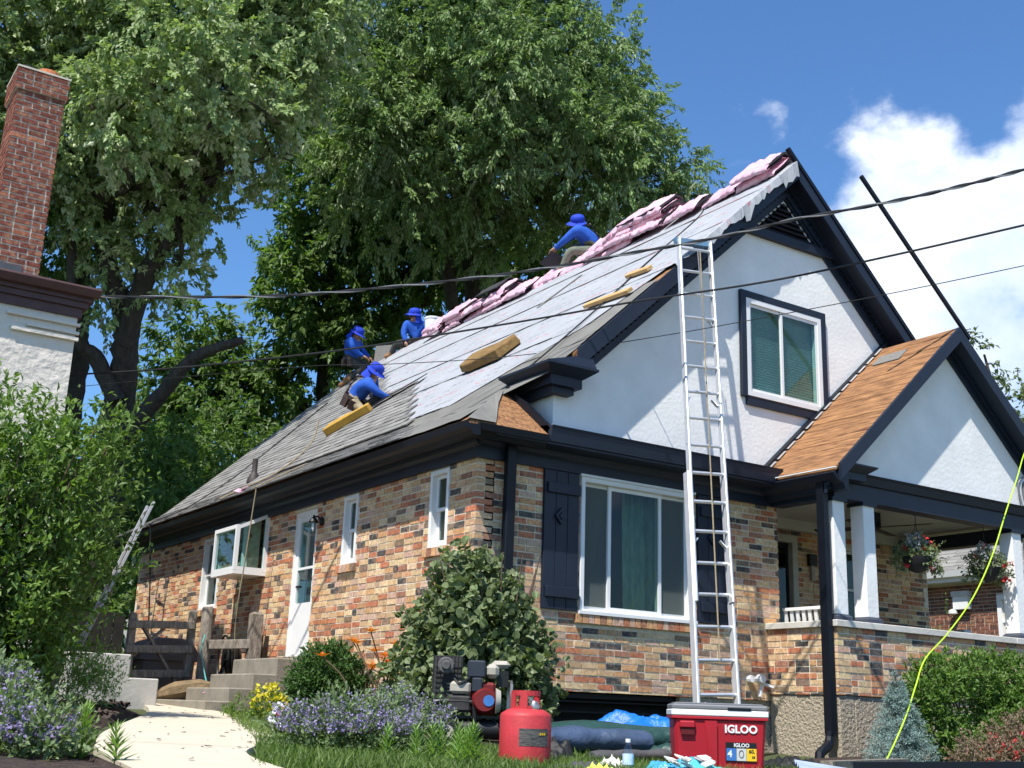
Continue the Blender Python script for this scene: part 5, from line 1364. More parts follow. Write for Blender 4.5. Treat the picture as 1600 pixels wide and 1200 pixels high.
for k in range(2):
    pts = []
    for i, p in enumerate(smooth_curve(WR1, 14)):
        a = i * 0.55 + k * math.pi; pts.append(p + Vector((0, 0.010 * math.cos(a), 0.013 * math.sin(a))))
    mb = MB(); mb.tube(pts, 0.009, 5); mb.build('strand', M['wire_g' if k else 'wire'], w1)
cord('telephone_cable', WR2, 0.011, M['wire'], 'middle black overhead wire below the thick cable', 'cable', 'overhead wires')
cord('thin_wire', WR3, 0.0045, M['wire'], 'thinnest overhead wire, lowest of the three', 'cable', 'overhead wires')
cord('air_hose', [(6.6, -1.9, 3.6), (5.72, -2.28, 2.92), (5.39, -2.35, 2.60), (5.11, -2.44, 2.32), (4.71, -2.54, 1.89), (4.32, -2.61, 1.40), (3.97, -2.61, 0.97), (3.65, -2.54, 0.62), (3.41, -2.46, 0.38), (3.12, -2.56, 0.12), (2.86, -2.66, -0.11), (2.60, -2.74, -0.33), (2.36, -2.80, -0.53)], 0.0065, M['hose'], 'lime green air hose swinging from the porch gable down to the spruce', 'hose')
# service head with its wires on the porch gable
mb = MB(); mb.obox((7.32, -1.08, 3.28), (1, 0, -.2), (0, 1, 0), (.2, 0, 1), (.09, .05, .05)); sv = mb.build('service_head', M['lidgrey'], None, org=(7.32, -1.05, 3.28)); tag(sv, 'grey electrical service head under the right porch rake', 'service head')
for k in range(4):
    mb = MB(); mb.tube(smooth_curve([(7.36, -1.08, 3.24), (7.42 + .03 * k, -1.14, 3.0), (7.50 + .02 * k, -1.12, 2.95 - .05 * k), (7.30 + .05 * k, -1.03, 2.75), (7.34 + .04 * k, -1.02, 2.48)], 6), 0.012, 6); mb.build('service_wire', M['alu' if k % 2 else 'lidgrey'], sv)
# white floodlight low on the front wall
mb = MB(); mb.lathe((3.60, -0.03, 0.22), [(0.04, -0.03), (0.045, 0.03)], 10, 'y'); fl = mb.build('floodlight', M['white'], None, org=(3.6, 0, .22)); tag(fl, 'small white floodlight low on the front brick wall beside the ladder', 'floodlight')
mb = MB(); mb.lathe((3.64, -0.12, 0.22), [(0.03, 0.05), (0.05, 0), (0.045, -0.06)], 10, 'y'); mb.obox((3.74, -0.12, 0.16), (1, -.4, -.3), (.4, 1, 0), (.3, 0, 1), (.075, .05, .012)); mb.obox((3.66, -.12, .10), (.3, 0, 1), (0, 1, 0), (1, 0, -.3), (.07, .02, .012)); mb.build('lamp_head', M['white'], fl)
# ------------------------------------------------------------------ steps, gate and side yard
st = thing('steps', 'three concrete steps up to the white side door', 'steps', (-0.7, 3.9, -0.3))
for i, (x, zt, ya, yb) in enumerate(((-0.50, 0.295, 3.36, 4.72), (-0.77, 0.108, 3.36, 4.72), (-1.04, -0.058, 3.36, 4.75), (-1.32, -0.205, 3.30, 5.9))):
    mb = MB(); mb.box((x, ya + .002 * i, -0.45), ((-0.002 if i == 0 else x + .27 + .02), yb + .002 * i, zt)); mb.build('step', M['concrete'], st, bevel=0.012)
mb = MB(); mb.prism([(-2.65, -0.4), (-1.64, -0.4), (-1.64, 0.012), (-1.975, 0.012), (-1.975, 0.262), (-2.65, 0.262)], 3.95, 6.2, 'y')
tag(mb.build('stepped_wall', M['rawconc'], None, org=(-2.1, 4.4, -.4), bevel=0.012), 'low stepped concrete wall left of the walk, behind the weedy plant', 'wall')
def post(mb, x, y, z0, z1, w):
    mb.frustum((x - w, x + w, y - w, y + w), z0, (x - w * .94, x + w * .94, y - w * .94, y + w * .94), z1 - .03); mb.frustum((x - w * .94, x + w * .94, y - w * .94, y + w * .94), z1 - .03, (x - w * .6, x + w * .6, y - w * .6, y + w * .6), z1)
gate = thing('gate', 'weathered wooden gate with three rails and a diagonal brace', 'gate', (-1.3, 5.5, -.3))
for x in (-1.56, -0.80):
    mb = MB(); post(mb, x, 5.5, -0.12, 0.83 if x < -1 else 0.92, 0.045); mb.build('stile', M['oldwood'], gate)
for z in (0.70, 0.40, 0.10):
    mb = MB(); mb.bar((-1.62, 5.44, z - .02), (-0.78, 5.44, z + .02), 0.04, 0.095); mb.build('rail', M['oldwood'], gate, bevel=0.006)
mb = MB(); mb.bar((-1.42, 5.50, 0.66), (-0.90, 5.50, -0.05), 0.03, 0.085, (0, 1, 0)); mb.build('brace', M['oldwood'], gate)
mb = MB(); mb.bar((-1.50, 5.53, 0.30), (-1.15, 5.53, 0.66), 0.03, 0.075, (0, 1, 0)); mb.build('brace', M['oldwood'], gate)
fence = thing('rail_fence', 'weathered split rail fence with a round post beside the concrete steps', 'fence', (-.5, 5.0, -.3))
mb = MB(); mb.tube([(-0.66, 5.30, -0.35), (-0.67, 5.30, 0.3), (-0.68, 5.30, 0.93), (-0.68, 5.30, 0.955)], [.085, .08, .075, .06], 10); mb.build('post', M['oldwood'], fence, smooth=True)
mb = MB(); post(mb, -0.20, 4.85, 0.0, 0.90, 0.075); mb.build('post', M['oldwood'], fence)
mb = MB(); mb.box((-0.12, 4.90, 0.0), (-0.06, 4.96, 0.62)); mb.build('post', M['darkfence'], fence)
for z in (0.48, 0.02):
    mb = MB(); mb.bar((-0.64, 5.22, z), (-0.22, 4.80, z + .02), 0.06, 0.12); mb.build('rail', M['oldwood'], fence, bevel=0.01)
# rounded grey bin behind the gate
mb = MB(); P_ = [(-0.33, -0.30), (0.33, -0.30), (0.36, 0.32), (0.40, 0.34), (0.40, 0.42), (0.30, 0.56), (0.15, 0.60), (-0.15, 0.60), (-0.32, 0.55), (-0.40, 0.40), (-0.40, 0.34), (-0.36, 0.32)]
mb.prism([(x - 0.72, z) for x, z in P_], 6.5, 7.05, 'y')
bn = mb.build('rubbish_bin', M['bin'], None, org=(-.7, 6.8, -.3), bevel=0.02); tag(bn, 'grey wheeled rubbish bin with rounded lid behind the gate', 'bin')
mb = MB(); mb.box((-1.13, 6.47, 0.30), (-0.31, 7.08, 0.35)); mb.build('lid_rim', M['bin'], bn)
# hose reel against the wall
hr = thing('hose_reel', 'black hooped hose reel leaning by the fence rail', 'hose reel', (-.3, 5.6, -.2))
for k, (r, dx) in enumerate(((0.30, 0), (0.27, .06), (.22, .12))):
    pts = [(-0.36 + dx + 0.02 * math.cos(t), 5.45 + r * .8 * math.cos(t), 0.32 + r * math.sin(t)) for t in np.linspace(0, 2 * math.pi, 25)]
    mb = MB(); mb.tube(pts, 0.016 + .008 * k, 6, caps=False); mb.build('hoop', M['black'], hr, smooth=True)
mb = MB(); mb.lathe((-0.33, 5.45, 0.32), [(0.16, 0), (0.16, 0.16)], 16, 'x'); mb.build('drum', M['black'], hr)
mb = MB(); mb.bar((-0.34, 5.40, 0.32), (-0.40, 5.70, -0.2), .03); mb.bar((-0.34, 5.50, 0.32), (-0.40, 5.20, -0.2), .03); mb.build('leg', M['black'], hr)
# flat brown rock and faded pink toy by the fence foot
mb = MB(); mb.tube([(-1.30, 5.05, -0.16), (-1.10, 4.95, -0.10), (-0.85, 4.80, -0.04), (-0.72, 4.72, -0.02)], [.06, .11, .09, .03], 7)
tag(mb.build('rock', M['stone'], None, org=(-1, 4.9, -.2)), 'long flat brown rock lying on the bottom step by the gate', 'rock')
mb = MB()
for k in range(9): mb.lathe((-0.98 + rnd.uniform(-.05, .05), 4.15 + rnd.uniform(-.05, .05), -0.16 + rnd.uniform(0, .06)), [(.01, -.03), (.035, 0), (.01, .03)], 6)
tag(mb.build('paper_flower', mat('faded_pink', (0.62, 0.33, 0.50), .8, var=.3), None, org=(-1, 4.15, -.2)), 'faded pink paper flower on the lowest step', 'ornament')
cord('garden_twine', [(-0.72, 5.20, 0.60), (-0.78, 5.10, 0.40), (-0.74, 5.0, 0.1), (-0.80, 4.6, -0.12), (-0.92, 4.2, -0.19), (-0.95, 3.9, -0.19)], 0.009, mat('teal_cord', (0.10, 0.34, 0.32), .7), 'thin teal cord trailing from the round post to the steps', 'cord')
mb = MB(); mb.bar((-2.25, 7.3, -.25), (-2.22, 7.3, 1.28), 0.12, 0.12); tag(mb.build('timber_post', M['wood_new'], None, org=(-2.25, 7.3, -.25)), 'tan timber post standing behind the left bush', 'post')
# dark board fence across the back of the side yard
bf = thing('board_fence', 'dark board fence across the shaded side yard beyond the gate', 'fence', (-2, 12, -.2))
for i in range(22):
    x = -4.3 + i * 0.205; mb = MB(); mb.box((x, 12.0 + .01 * (i % 2), -0.4), (x + .185, 12.03 + .01 * (i % 2), 1.25 + rnd.uniform(-.02, .02))); mb.build('board', M['darkfence'], bf)
for z in (0.2, 1.0):
    mb = MB(); mb.box((-4.3, 12.045, z), (.2, 12.1, z + .09)); mb.build('rail', M['darkfence'], bf)

# ------------------------------------------------------------------ left neighbour
nb = thing('neighbour_house', 'cream stucco neighbouring house at left with red brick chimney and maroon eaves', 'house', (-5, 5, -.4))
mb = MB(); mb.box((-9.0, 4.0, -0.6), (-3.035, 11.0, 4.0)); mb.build('wall', M['nb_stucco'], nb)
for (xa, za, zb_) in ((-3.80, 3.89, 3.925), (-3.58, 3.79, 3.825), (-3.73, 3.715, 3.76)):
    mb = MB(); mb.box((xa, 3.955, za), (-3.0, 3.999, zb_)); mb.build('trim_course', M['nb_stucco'], nb, bevel=.004)
mb = MB()
mb.box((-9.2, 3.965, 4.0), (-3.0, 11.1, 4.11)); mb.box((-9.3, 3.93, 4.11), (-2.95, 11.2, 4.18)); mb.box((-9.4, 3.90, 4.181), (-2.90, 11.3, 4.235))
mb.build('soffit', M['maroon'], nb)
mb = MB(); mb.prism([(3.83, 4.235), (3.89, 4.23), (3.89, 4.335), (3.795, 4.335), (3.785, 4.31)], -9.4, -2.85, 'x'); mb.build('gutter', M['maroon'], nb, bevel=.004)
mb = MB(); mb.prism([(3.82, 4.34), (11.4, 4.34), (7.6, 5.45)], -9.4, -2.87, 'x'); mb.build('roof', M['shingle'], nb)
chw = MB(); chw.box((-3.965, 4.609, 4.3), (-3.425, 5.20, 6.92))
chim = chw.build('chimney', M['nb_mortar'], nb)
RB = [((0.20, 0.055, 0.035), .7), ((0.23, 0.075, 0.045), .25), ((0.36, 0.12, 0.06), .05)]
CB = []
def chbond(u0, u1, z0, z1, ax, pl, proud=0.0, par=None):
    for (a, b, c, d, k) in bond(u0, u1, z0, z1, [], top=z1, joint=0.019, cp=0.072, half_first=0 if ax == 'front' else 1, rr=random.Random(3)):
        j = rnd.uniform(-.003, .003) - proud
        if ax == 'front': cen = Vector(((a + b) / 2, pl + j + .045, (c + d) / 2)); hs = Vector(((b - a) / 2, .045, (d - c) / 2))
        else:
            if a < u0 + .001: a = a + .095
            if b - a < .03: continue
            cen = Vector((pl + j + .045, (a + b) / 2, (c + d) / 2)); hs = Vector((.045, (b - a) / 2, (d - c) / 2))
        CB.append((cen, hs, brick_col(rnd, RB)))
chbond(-3.975, -3.415, 4.3, 6.92, 'front', 4.60); chbond(4.60, 5.20, 4.3, 6.92, 'side', -3.975)
chbond(-4.005, -3.385, 6.925, 7.20, 'front', 4.57); chbond(4.57, 5.24, 6.925, 7.20, 'side', -4.005)
for cen, hs, col in CB: brick_obj(chim, cen, hs, col)
mb = MB(); mb.box((-3.995, 4.58, 6.925), (-3.395, 5.235, 7.195)); mb.box((-4.01, 4.565, 7.202), (-3.38, 5.245, 7.225)); mb.build('chimney_cap', M['nb_mortar'], chim)
mb = MB(); mb.lathe((-3.60, 4.9, 7.22), [(.13, 0), (.16, .02), (.14, .16), (.115, .17), (.10, .05)], 16); mb.build('flue_pot', M['terra'], chim)
mb = MB(); mb.lathe((-3.84, 4.9, 7.22), [(.10, 0), (.10, .15)], 12); mb.build('flue_pot', M['black'], chim)
mb = MB(); mb.box((-4.02, 4.54, 4.40), (-3.62, 4.595, 4.66)); mb.build('flashing', M['flash'], chim)

# ------------------------------------------------------------------ right neighbour, seen through the porch
rn = thing('neighbour_house', 'red brick neighbouring house seen through the porch, grey roof and white gutter', 'house', (17, 4, -.4))
mb = MB(); mb.box((14.51, -3.0, -0.8), (20.0, 9.5, 2.55)); rw = mb.build('wall', M['nb_mortar'], rn)
its = []
for (a, b, c, d, k) in bond(-3.0, 9.5, -0.6, 2.5, [(3.0, 4.30, 0.6, 2.28)], top=2.5, rr=random.Random(5)):
    its.append((Vector((14.545, (a + b) / 2, (c + d) / 2)), Vector((.045, (b - a) / 2, (d - c) / 2)), brick_col(rnd, [((0.19, 0.075, 0.045), .5), ((0.24, 0.095, 0.06), .4), ((0.12, 0.06, 0.045), .2)])))
its.sort(key=lambda t: abs(t[0].y - 5.0) + abs(t[0].z - 1.8))
for t in its[:220]: brick_obj(rw, *t)
brick_mass(rw, its[220:])
mb = MB(); mb.box((14.2, -3.3, 2.55), (14.6, 9.8, 2.62)); mb.prism([(14.2, 2.62), (14.13, 2.64), (14.10, 2.76), (14.22, 2.76)], -3.3, 9.8, 'y'); mb.build('gutter', M['white'], rn)
rsl = 0.62
mb = MB(); mb.prism([(14.15, 2.75), (17.3, 2.75 + 3.15 * rsl), (20.4, 2.75), (20.4, 2.65), (14.3, 2.65)], -3.3, 9.8, 'y'); rr_ = mb.build('roof', M['shingle'], rn)
its = []; V = []; F = []
for row in range(16):
    x0 = 14.13 + row * 0.135; z0 = 2.765 + (x0 - 14.13) * rsl
    y = 2.6 + rnd.uniform(0, .2)
    while y < 7.2:
        w = rnd.choice((.2, .3, .38)); 
        b0 = len(V); t_ = rnd.choice((.012, .022))
        V += [(x0, y, z0 + t_), (x0, y + w - .006, z0 + t_), (x0 + .15, y + w - .006, z0 + .15 * rsl + .006), (x0 + .15, y, z0 + .15 * rsl + .006), (x0, y, z0 - .01), (x0, y + w - .006, z0 - .01), (x0 + .15, y + w - .006, z0 + .15 * rsl - .01), (x0 + .15, y, z0 + .15 * rsl - .01)]
        F += [tuple(b0 + i for i in q) for q in ((0, 1, 2, 3), (7, 6, 5, 4), (0, 4, 5, 1), (1, 5, 6, 2), (2, 6, 7, 3), (3, 7, 4, 0))]
        y += w
tag(np_mesh('shingle_courses', V, F, M['sh_a'], rr_), kind='stuff')
fr_n = fr('side', 14.5)
w_ = MB(); ring(w_, fr_n, 3.02, 4.28, 0.62, 2.26, 0.09, -.05, .04); fbox(w_, fr_n, 3.11, 4.19, -.03, .02, 1.30, 1.36); fbox(w_, fr_n, 3.11, 4.19, -.03, .02, 1.74, 1.79); w_ = w_.build('window', M['white'], rn)
mb = MB(); fbox(mb, fr_n, 3.11, 4.19, -.04, -.035, .7, 2.2); mb.build('pane', mat('pale_pane', (.30, .31, .31), .25), w_)
mb = MB(); mb.box((14.38, 4.86, 2.03), (14.5, 5.20, 2.36)); mbx = mb.build('meter_box', M['white'], None, org=(14.4, 5.0, 2.0)); tag(mbx, 'white utility box on the red brick wall behind the porch', 'utility box')
mb = MB(); mb.box((14.36, 4.84, 2.28), (14.5, 5.22, 2.38)); mb.build('lid', M['silverlabel'], mbx)
mb = MB(); mb.lathe((14.40, 5.22, 1.98), [(.03, -.06), (.09, -.03), (.09, .02), (.03, .06)], 10); tag(mb.build('meter', M['white'], None, org=(14.4, 5.22, 1.95), smooth=True), 'small white round meter below the utility box', 'meter')
# pale garage gable far behind on the left
fg = thing('garage', 'white gabled garage far back between the bush and the house', 'garage', (3.3, 25, 0))
mb = MB(); mb.prism([(0.9, 0.0), (4.1, 0.0), (4.1, 5.0), (2.5, 6.3), (0.9, 5.0)], 25.0, 29.0, 'y'); mb.build('wall', M['white'], fg)
mb = MB(); mb.prism([(4.35, 4.75), (4.35, 4.95), (2.5, 6.45), (0.6, 4.95), (0.6, 4.75), (2.5, 6.25)], 24.6, 29.2, 'y'); mb.build('roof', M['shingle'], fg)
mb = MB(); mb.prism([(4.36, 4.70), (4.36, 4.98), (2.5, 6.48), (2.5, 6.22)], 24.5, 24.6, 'y'); mb.build('bargeboard', M['white'], fg)
mb = MB(); fbox(mb, fr('front', 25.0), 3.2, 3.8, 0.0, .05, 3.4, 4.5); mb.build('window', M['dark'], fg)

# ------------------------------------------------------------------ foliage helpers
def unitv(n):
    v = rng.normal(size=(n, 3)); return v / np.linalg.norm(v, axis=1, keepdims=True)
def leaf_arrays(P, D, U, size, aspect=0.5, fold=0.12):
    if aspect > 0.75:
        return round_leaves(P, D, U, size, aspect, fold)
    return diamond_leaves(P, D, U, size, aspect, fold)
def round_leaves(P, D, U, size, aspect, fold):
    """broad leaves: six points, curled at the rim"""
    D = D / np.linalg.norm(D, axis=1, keepdims=True)
    Sd = np.cross(D, U); Sd /= np.linalg.norm(Sd, axis=1, keepdims=True) + 1e-9
    Nn = np.cross(Sd, D); s = size[:, None]; curl = rng.uniform(-.05, .25, (len(P), 1)) * s
    pts = [P] + [P + D * s * t + Sd * s * aspect * w + Nn * (s * fold + curl * t) for t, w in ((.28, .46), (.68, .40))] + [P + D * s + Nn * curl * -.4] + [P + D * s * t - Sd * s * aspect * w + Nn * (s * fold + curl * t) for t, w in ((.68, .40), (.28, .46))]
    V = np.stack(pts, 1).reshape(-1, 3); i = np.arange(len(P))[:, None] * 6
    F = np.concatenate([i + np.array([[0, 1, 2]]), i + np.array([[0, 2, 3]]), i + np.array([[0, 3, 4]]), i + np.array([[0, 4, 5]])], 1).reshape(-1, 3)
    return V, F
def diamond_leaves(P, D, U, size, aspect=0.5, fold=0.12):
    """diamond leaves: base P, pointing D, face normal about U; two triangles each"""
    D = D / np.linalg.norm(D, axis=1, keepdims=True)
    Sd = np.cross(D, U); Sd /= np.linalg.norm(Sd, axis=1, keepdims=True) + 1e-9
    Nn = np.cross(Sd, D)
    s = size[:, None]
    mid = P + D * s * 0.45
    a = P; b = mid + Sd * s * aspect * .5 + Nn * s * fold; c = P + D * s; d = mid - Sd * s * aspect * .5 + Nn * s * fold
    V = np.stack([a, b, c, d], 1).reshape(-1, 3)
    n = len(P); i = np.arange(n)[:, None] * 4
    F = np.concatenate([i + np.array([[0, 1, 2]]), i + np.array([[0, 2, 3]])], 1).reshape(-1, 3)
    return V, F
def cloud(lobes, n, shell=0.55, squash=1.0, keep=None):
    lobes = np.array(lobes, float); w = lobes[:, 3] ** 2; w /= w.sum()
    k = rng.choice(len(lobes), n, p=w); L = lobes[k]
    d = unitv(n); r = shell + (1 - shell) * rng.random(n) ** 0.7
    lump = 1 + 0.16 * np.sin(d[:, 0] * 6 + L[:, 0]) * np.sin(d[:, 1] * 5 + L[:, 1]) + 0.12 * np.sin(d[:, 2] * 9 + L[:, 2])
    r = r * lump
    P = L[:, :3] + d * (L[:, 3] * r)[:, None] * np.array([1, 1, squash])
    return P, d, r
def sprays(P, d, per, length, leaf, droop=0.5, aspect=0.5, spread=0.55, fold=0.12, upbias=0.6, rough=0.7, cohere=0.5):
    """each point carries a twig with `per` leaves along it"""
    n = len(P); tw = d * 0.8 + unitv(n) * 0.6 + np.array([0, 0, 0.1]); tw /= np.linalg.norm(tw, axis=1, keepdims=True)
    t = rng.random((n, per)); base = P[:, None, :] + tw[:, None, :] * (t * length)[:, :, None] + np.array([0, 0, -1.0]) * (t ** 2 * length * droop * .5)[:, :, None]
    base = base.reshape(-1, 3); base += rng.normal(size=base.shape) * leaf * 0.25
    D = np.repeat(tw, per, 0) * 0.5 + unitv(n * per) * spread + np.array([0, 0, -droop])
    U = unitv(n * per) * rough + np.array([-0.2, -0.12, upbias]) + np.repeat(d, per, 0) * cohere
    size = leaf * rng.uniform(0.65, 1.25, n * per)
    return leaf_arrays(base, D, U, size, aspect, fold)
def sublobes(lobes, n, fr=(0.30, 0.46), seed=1):
    r = random.Random(seed); out = []
    for (x, y, z, R_) in lobes:
        k = max(4, int(n * R_ / 2))
        for _ in range(k):
            d = Vector((r.gauss(0, 1), r.gauss(0, 1), r.gauss(0, 1))).normalized(); q = r.uniform(.55, .85)
            out.append((x + d.x * R_ * q, y + d.y * R_ * q, z + d.z * R_ * q * .9, R_ * r.uniform(*fr)))
        out.append((x, y, z, R_ * .55))
    return out
def foliage(name, lobes, n, per, length, leaf, m, parent, **k):
    kk = {a: k.pop(a) for a in ('shell', 'squash') if a in k}
    P, d, r = cloud(lobes, n, **kk)
    V, F = sprays(P, d, per, length, leaf, **k)
    return tag(np_mesh(name, V, F, m, parent), kind='stuff')
def limbs(name, chains, m, parent, seg=9):
    mb = MB()
    for pts, r0, r1 in chains:
        c = smooth_curve(pts, 6); k = len(c)
        c = [p + Vector((rnd.uniform(-1, 1), rnd.uniform(-1, 1), 0)) * 0.15 * (r0 + (r1 - r0) * i / k) for i, p in enumerate(c)]
        mb.tube(c, [(r0 + (r1 - r0) * (i / (k - 1)) ** .8) * rnd.uniform(.93, 1.07) for i in range(k)], seg)
    o = mb.build(name, m, parent, smooth=True)
    return o if name == 'trunk' else tag(o, kind='stuff')
# ------------------------------------------------------------------ big trees behind the house
M['lf_maple'] = leaf_mat('silver_maple_leaf', (0.26, 0.335, 0.14), back=(0.54, 0.60, 0.38), trans=0.30, var=0.45, nscale=0.5)
M['lf_ash'] = leaf_mat('dark_ash_leaf', (0.185, 0.27, 0.095), back=(0.36, 0.43, 0.25), trans=0.30, var=0.45, nscale=0.4)
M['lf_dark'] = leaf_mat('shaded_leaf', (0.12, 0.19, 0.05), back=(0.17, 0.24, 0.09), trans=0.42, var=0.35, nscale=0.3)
RT = [ (8.7, 13.3, 17.6, 2.4), (10.1, 12.8, 16.3, 2.1), (11.1, 12.5, 15.3, 1.9), (11.9, 12.3, 14.3, 1.75), (12.8, 12.0, 13.4, 1.1), (13.7, 11.6, 13.0, 0.35), (8.0, 14.5, 15.3, 2.5), (6.7, 15.1, 16.3, 2.4), (5.5, 15.6, 17.0, 2.2), (7.0, 13.9, 19.1, 2.6), (8.4, 13.0, 19.3, 1.9), (6.5, 15.0, 13.2, 2.2), (8.7, 14.8, 13.1, 2.2), (10.3, 13.6, 13.5, 2.0), (11.3, 13.3, 12.7, 1.6), (12.6, 12.4, 12.7, 0.9), (7.5, 11.9, 15.0, 2.0), (8.5, 11.7, 13.7, 1.9), (6.5, 13.1, 13.3, 2.0), (10.1, 11.4, 13.1, 1.6), (5.6, 14.6, 14.4, 1.4), (13.3, 12.0, 12.7, 0.6) ]
LT = [ (-1.4, 14.2, 12.5, 2.2), (-0.5, 13.4, 13.3, 2.2), (0.7, 12.7, 12.9, 2.2), (1.7, 11.9, 13.2, 2.0), (-1.2, 14.7, 10.7, 1.5), (-0.0, 13.8, 11.2, 1.9), (0.9, 13.1, 11.4, 1.8), (1.8, 12.2, 12.1, 1.6), (-0.5, 14.7, 9.2, 1.0), (0.2, 14.0, 9.9, 1.4), (1.0, 13.4, 10.3, 1.0), (2.2, 12.4, 11.0, 0.8), (0.4, 14.4, 8.6, 0.95), (1.0, 13.9, 8.7, 0.7), (-2.4, 14.5, 13.5, 2.2), (-2.5, 15.2, 11.6, 1.7), (-3.9, 15.8, 12.6, 2.8), (-1.1, 13.1, 15.2, 2.6), (0.9, 11.8, 15.0, 2.4), (2.2, 11.4, 13.8, 1.5), (-0.6, 11.1, 11.0, 1.5), (0.4, 10.4, 11.0, 1.4), (-1.4, 11.8, 10.3, 1.3), (-0.3, 10.5, 12.1, 1.5), (0.0, 14.9, 7.8, 0.7), (1.4, 13.4, 9.4, 0.4), (-0.8, 15.2, 8.3, 0.7) ]
DT = [ (7.1, 21.3, 15.6, 1.9), (8.2, 20.5, 15.5, 2.2), (9.2, 20.5, 13.6, 2.3), (8.2, 21.7, 12.1, 2.0), (7.5, 22.6, 10.7, 1.6), (7.1, 23.4, 9.0, 1.4), (10.6, 19.8, 13.1, 1.9), (12.0, 19.0, 12.8, 1.5), (9.2, 21.6, 10.4, 1.5), (5.5, 24.7, 8.4, 1.8), (4.5, 25.7, 7.4, 2), (5.7, 24.1, 9.9, 1.3), (13.3, 17.9, 13.4, 1.4), (10.2, 20.5, 11.8, 1.0), (4.7, 24.5, 10.6, 1.2), (15.5, 16.2, 14.3, 1.0), (14.4, 17.0, 13.9, 1.3), (7.1, 24.0, 7.5, 1.1), (4.4, 25.2, 9.1, 1.1), (7.1, 22.2, 13.0, 1.5), (6.7, 22.7, 12.0, 1.1) ]
def branch_fan(root, lobes, r, n, seed):
    rr = random.Random(seed); out = []
    for L in lobes:
        c = Vector(L[:3]); a = Vector(root)
        m_ = a.lerp(c, .5) + Vector((rr.uniform(-.5, .5), rr.uniform(-.5, .5), -.3))
        out.append(([a, m_, c], r, r * .3))
        for _ in range(n):
            d = Vector((rr.uniform(-1, 1), rr.uniform(-1, 1), rr.uniform(-.5, 1))).normalized()
            out.append(([c, c + d * L[3] * .5 + Vector((0, 0, .1)), c + d * L[3] * .95], r * .35, r * .08))
    return out
lt = thing('maple_tree', 'large silver maple with pale flickering leaves at left, forked dark trunk', 'tree', (0.9, 17.0, 0))
limbs('trunk', [([(1.0, 17.2, -0.6), (0.9, 17.0, 2.0), (0.8, 16.8, 4.3), (0.7, 16.3, 5.9), (0.5, 15.5, 6.9), (0.3, 15.2, 7.8), (-0.2, 15.1, 8.7), (-0.4, 14.9, 9.6), (-0.6, 14.3, 11.5)], 0.50, 0.14), ([(0.4, 15.3, 7.2), (0.5, 14.2, 8.7), (0.9, 13.5, 9.5), (1.1, 13.1, 10.2), (1.7, 12.4, 11.8)], 0.27, 0.10), ([(0.72, 16.5, 5.0), (1.1, 15.4, 5.8), (1.6, 14.2, 6.8), (2.4, 13.5, 7.2)], 0.26, 0.08), ([(0.5, 15.8, 6.0), (0.0, 15.7, 6.8), (-0.4, 15.6, 7.1), (-0.8, 15.3, 8.1), (-1.2, 14.8, 10)], 0.22, 0.08)], M['bark'], lt)
limbs('branches', branch_fan((0.6, 13.6, 9.8), [LT[i] for i in (2, 6, 7, 9, 11, 13, 21)], 0.09, 4, 1) + branch_fan((-0.5, 14.4, 9.9), [LT[i] for i in (0, 1, 4, 14, 15, 20, 22)], 0.09, 4, 2), M['bark'], lt, 6)
foliage('crown', sublobes(LT, 13, seed=4), 4800, 40, 0.58, 0.138, M['lf_maple'], lt, shell=0.45, droop=0.55, aspect=0.62, spread=0.6, rough=.5, cohere=.9, upbias=.5)
rt = thing('ash_tree', 'broad domed green tree behind the ridge, crown rounded against blue sky', 'tree', (11, 17.8, 0))
limbs('trunk', [([(11.4, 18.0, -0.6), (11.1, 17.8, 5), (10.8, 17.6, 8.3), (9.8, 16.5, 11.3), (9.1, 15.7, 13.3), (9.1, 14.4, 15.6), (9.4, 13.1, 17.0)], 0.48, 0.10), ([(10.5, 17.3, 9.5), (9.2, 16.7, 10.8), (8.6, 16.2, 12.8), (7.2, 15.9, 14.7), (5.7, 15.0, 14.7), (5.0, 15.0, 14.3)], 0.24, 0.06), ([(9.8, 16.4, 11.6), (10.5, 14.2, 13.2), (11.4, 12.7, 14.2)], 0.2, 0.06), ([(6.4, 15.5, 14.8), (5.6, 14.5, 15.4), (4.9, 14.0, 15.2)], .09, .03)], M['bark'], rt)
limbs('branches', branch_fan((9.4, 15.2, 14.0), RT[:13], 0.09, 4, 3), M['bark'], rt, 6)
foliage('crown', sublobes(RT, 13, seed=5), 6400, 36, 0.62, 0.155, M['lf_ash'], rt, shell=0.45, droop=0.6, aspect=0.42, spread=0.55, rough=.5, cohere=.9, upbias=.5)
dt = thing('shade_tree', 'dark shaded tree filling the gap behind the roofers and the maple', 'tree', (8.6, 23.2, 0))
limbs('trunk', [([(8.8, 23.3, -0.6), (8.7, 23.1, 4), (8.6, 23.0, 7.4), (8.2, 22.4, 10.0), (7.9, 21.7, 12.6), (8.2, 20.8, 14.9)], 0.42, 0.1), ([(8.5, 22.9, 8.0), (6.8, 23.5, 9.5), (5.2, 24.5, 9.4)], .2, .06), ([(8.3, 22.5, 9.6), (10, 20.8, 11.5), (12.5, 18.7, 13.0)], .2, .05)], M['bark'], dt)
limbs('branches', branch_fan((8.1, 22.2, 10.6), DT[:13], 0.09, 4, 5), M['bark'], dt, 6)
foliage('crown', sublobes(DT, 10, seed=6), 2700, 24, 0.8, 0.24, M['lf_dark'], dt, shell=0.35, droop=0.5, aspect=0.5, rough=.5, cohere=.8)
t2 = thing('oak_tree', 'dark second trunk just behind the corner of the cream house', 'tree', (0.2, 18.6, 0))
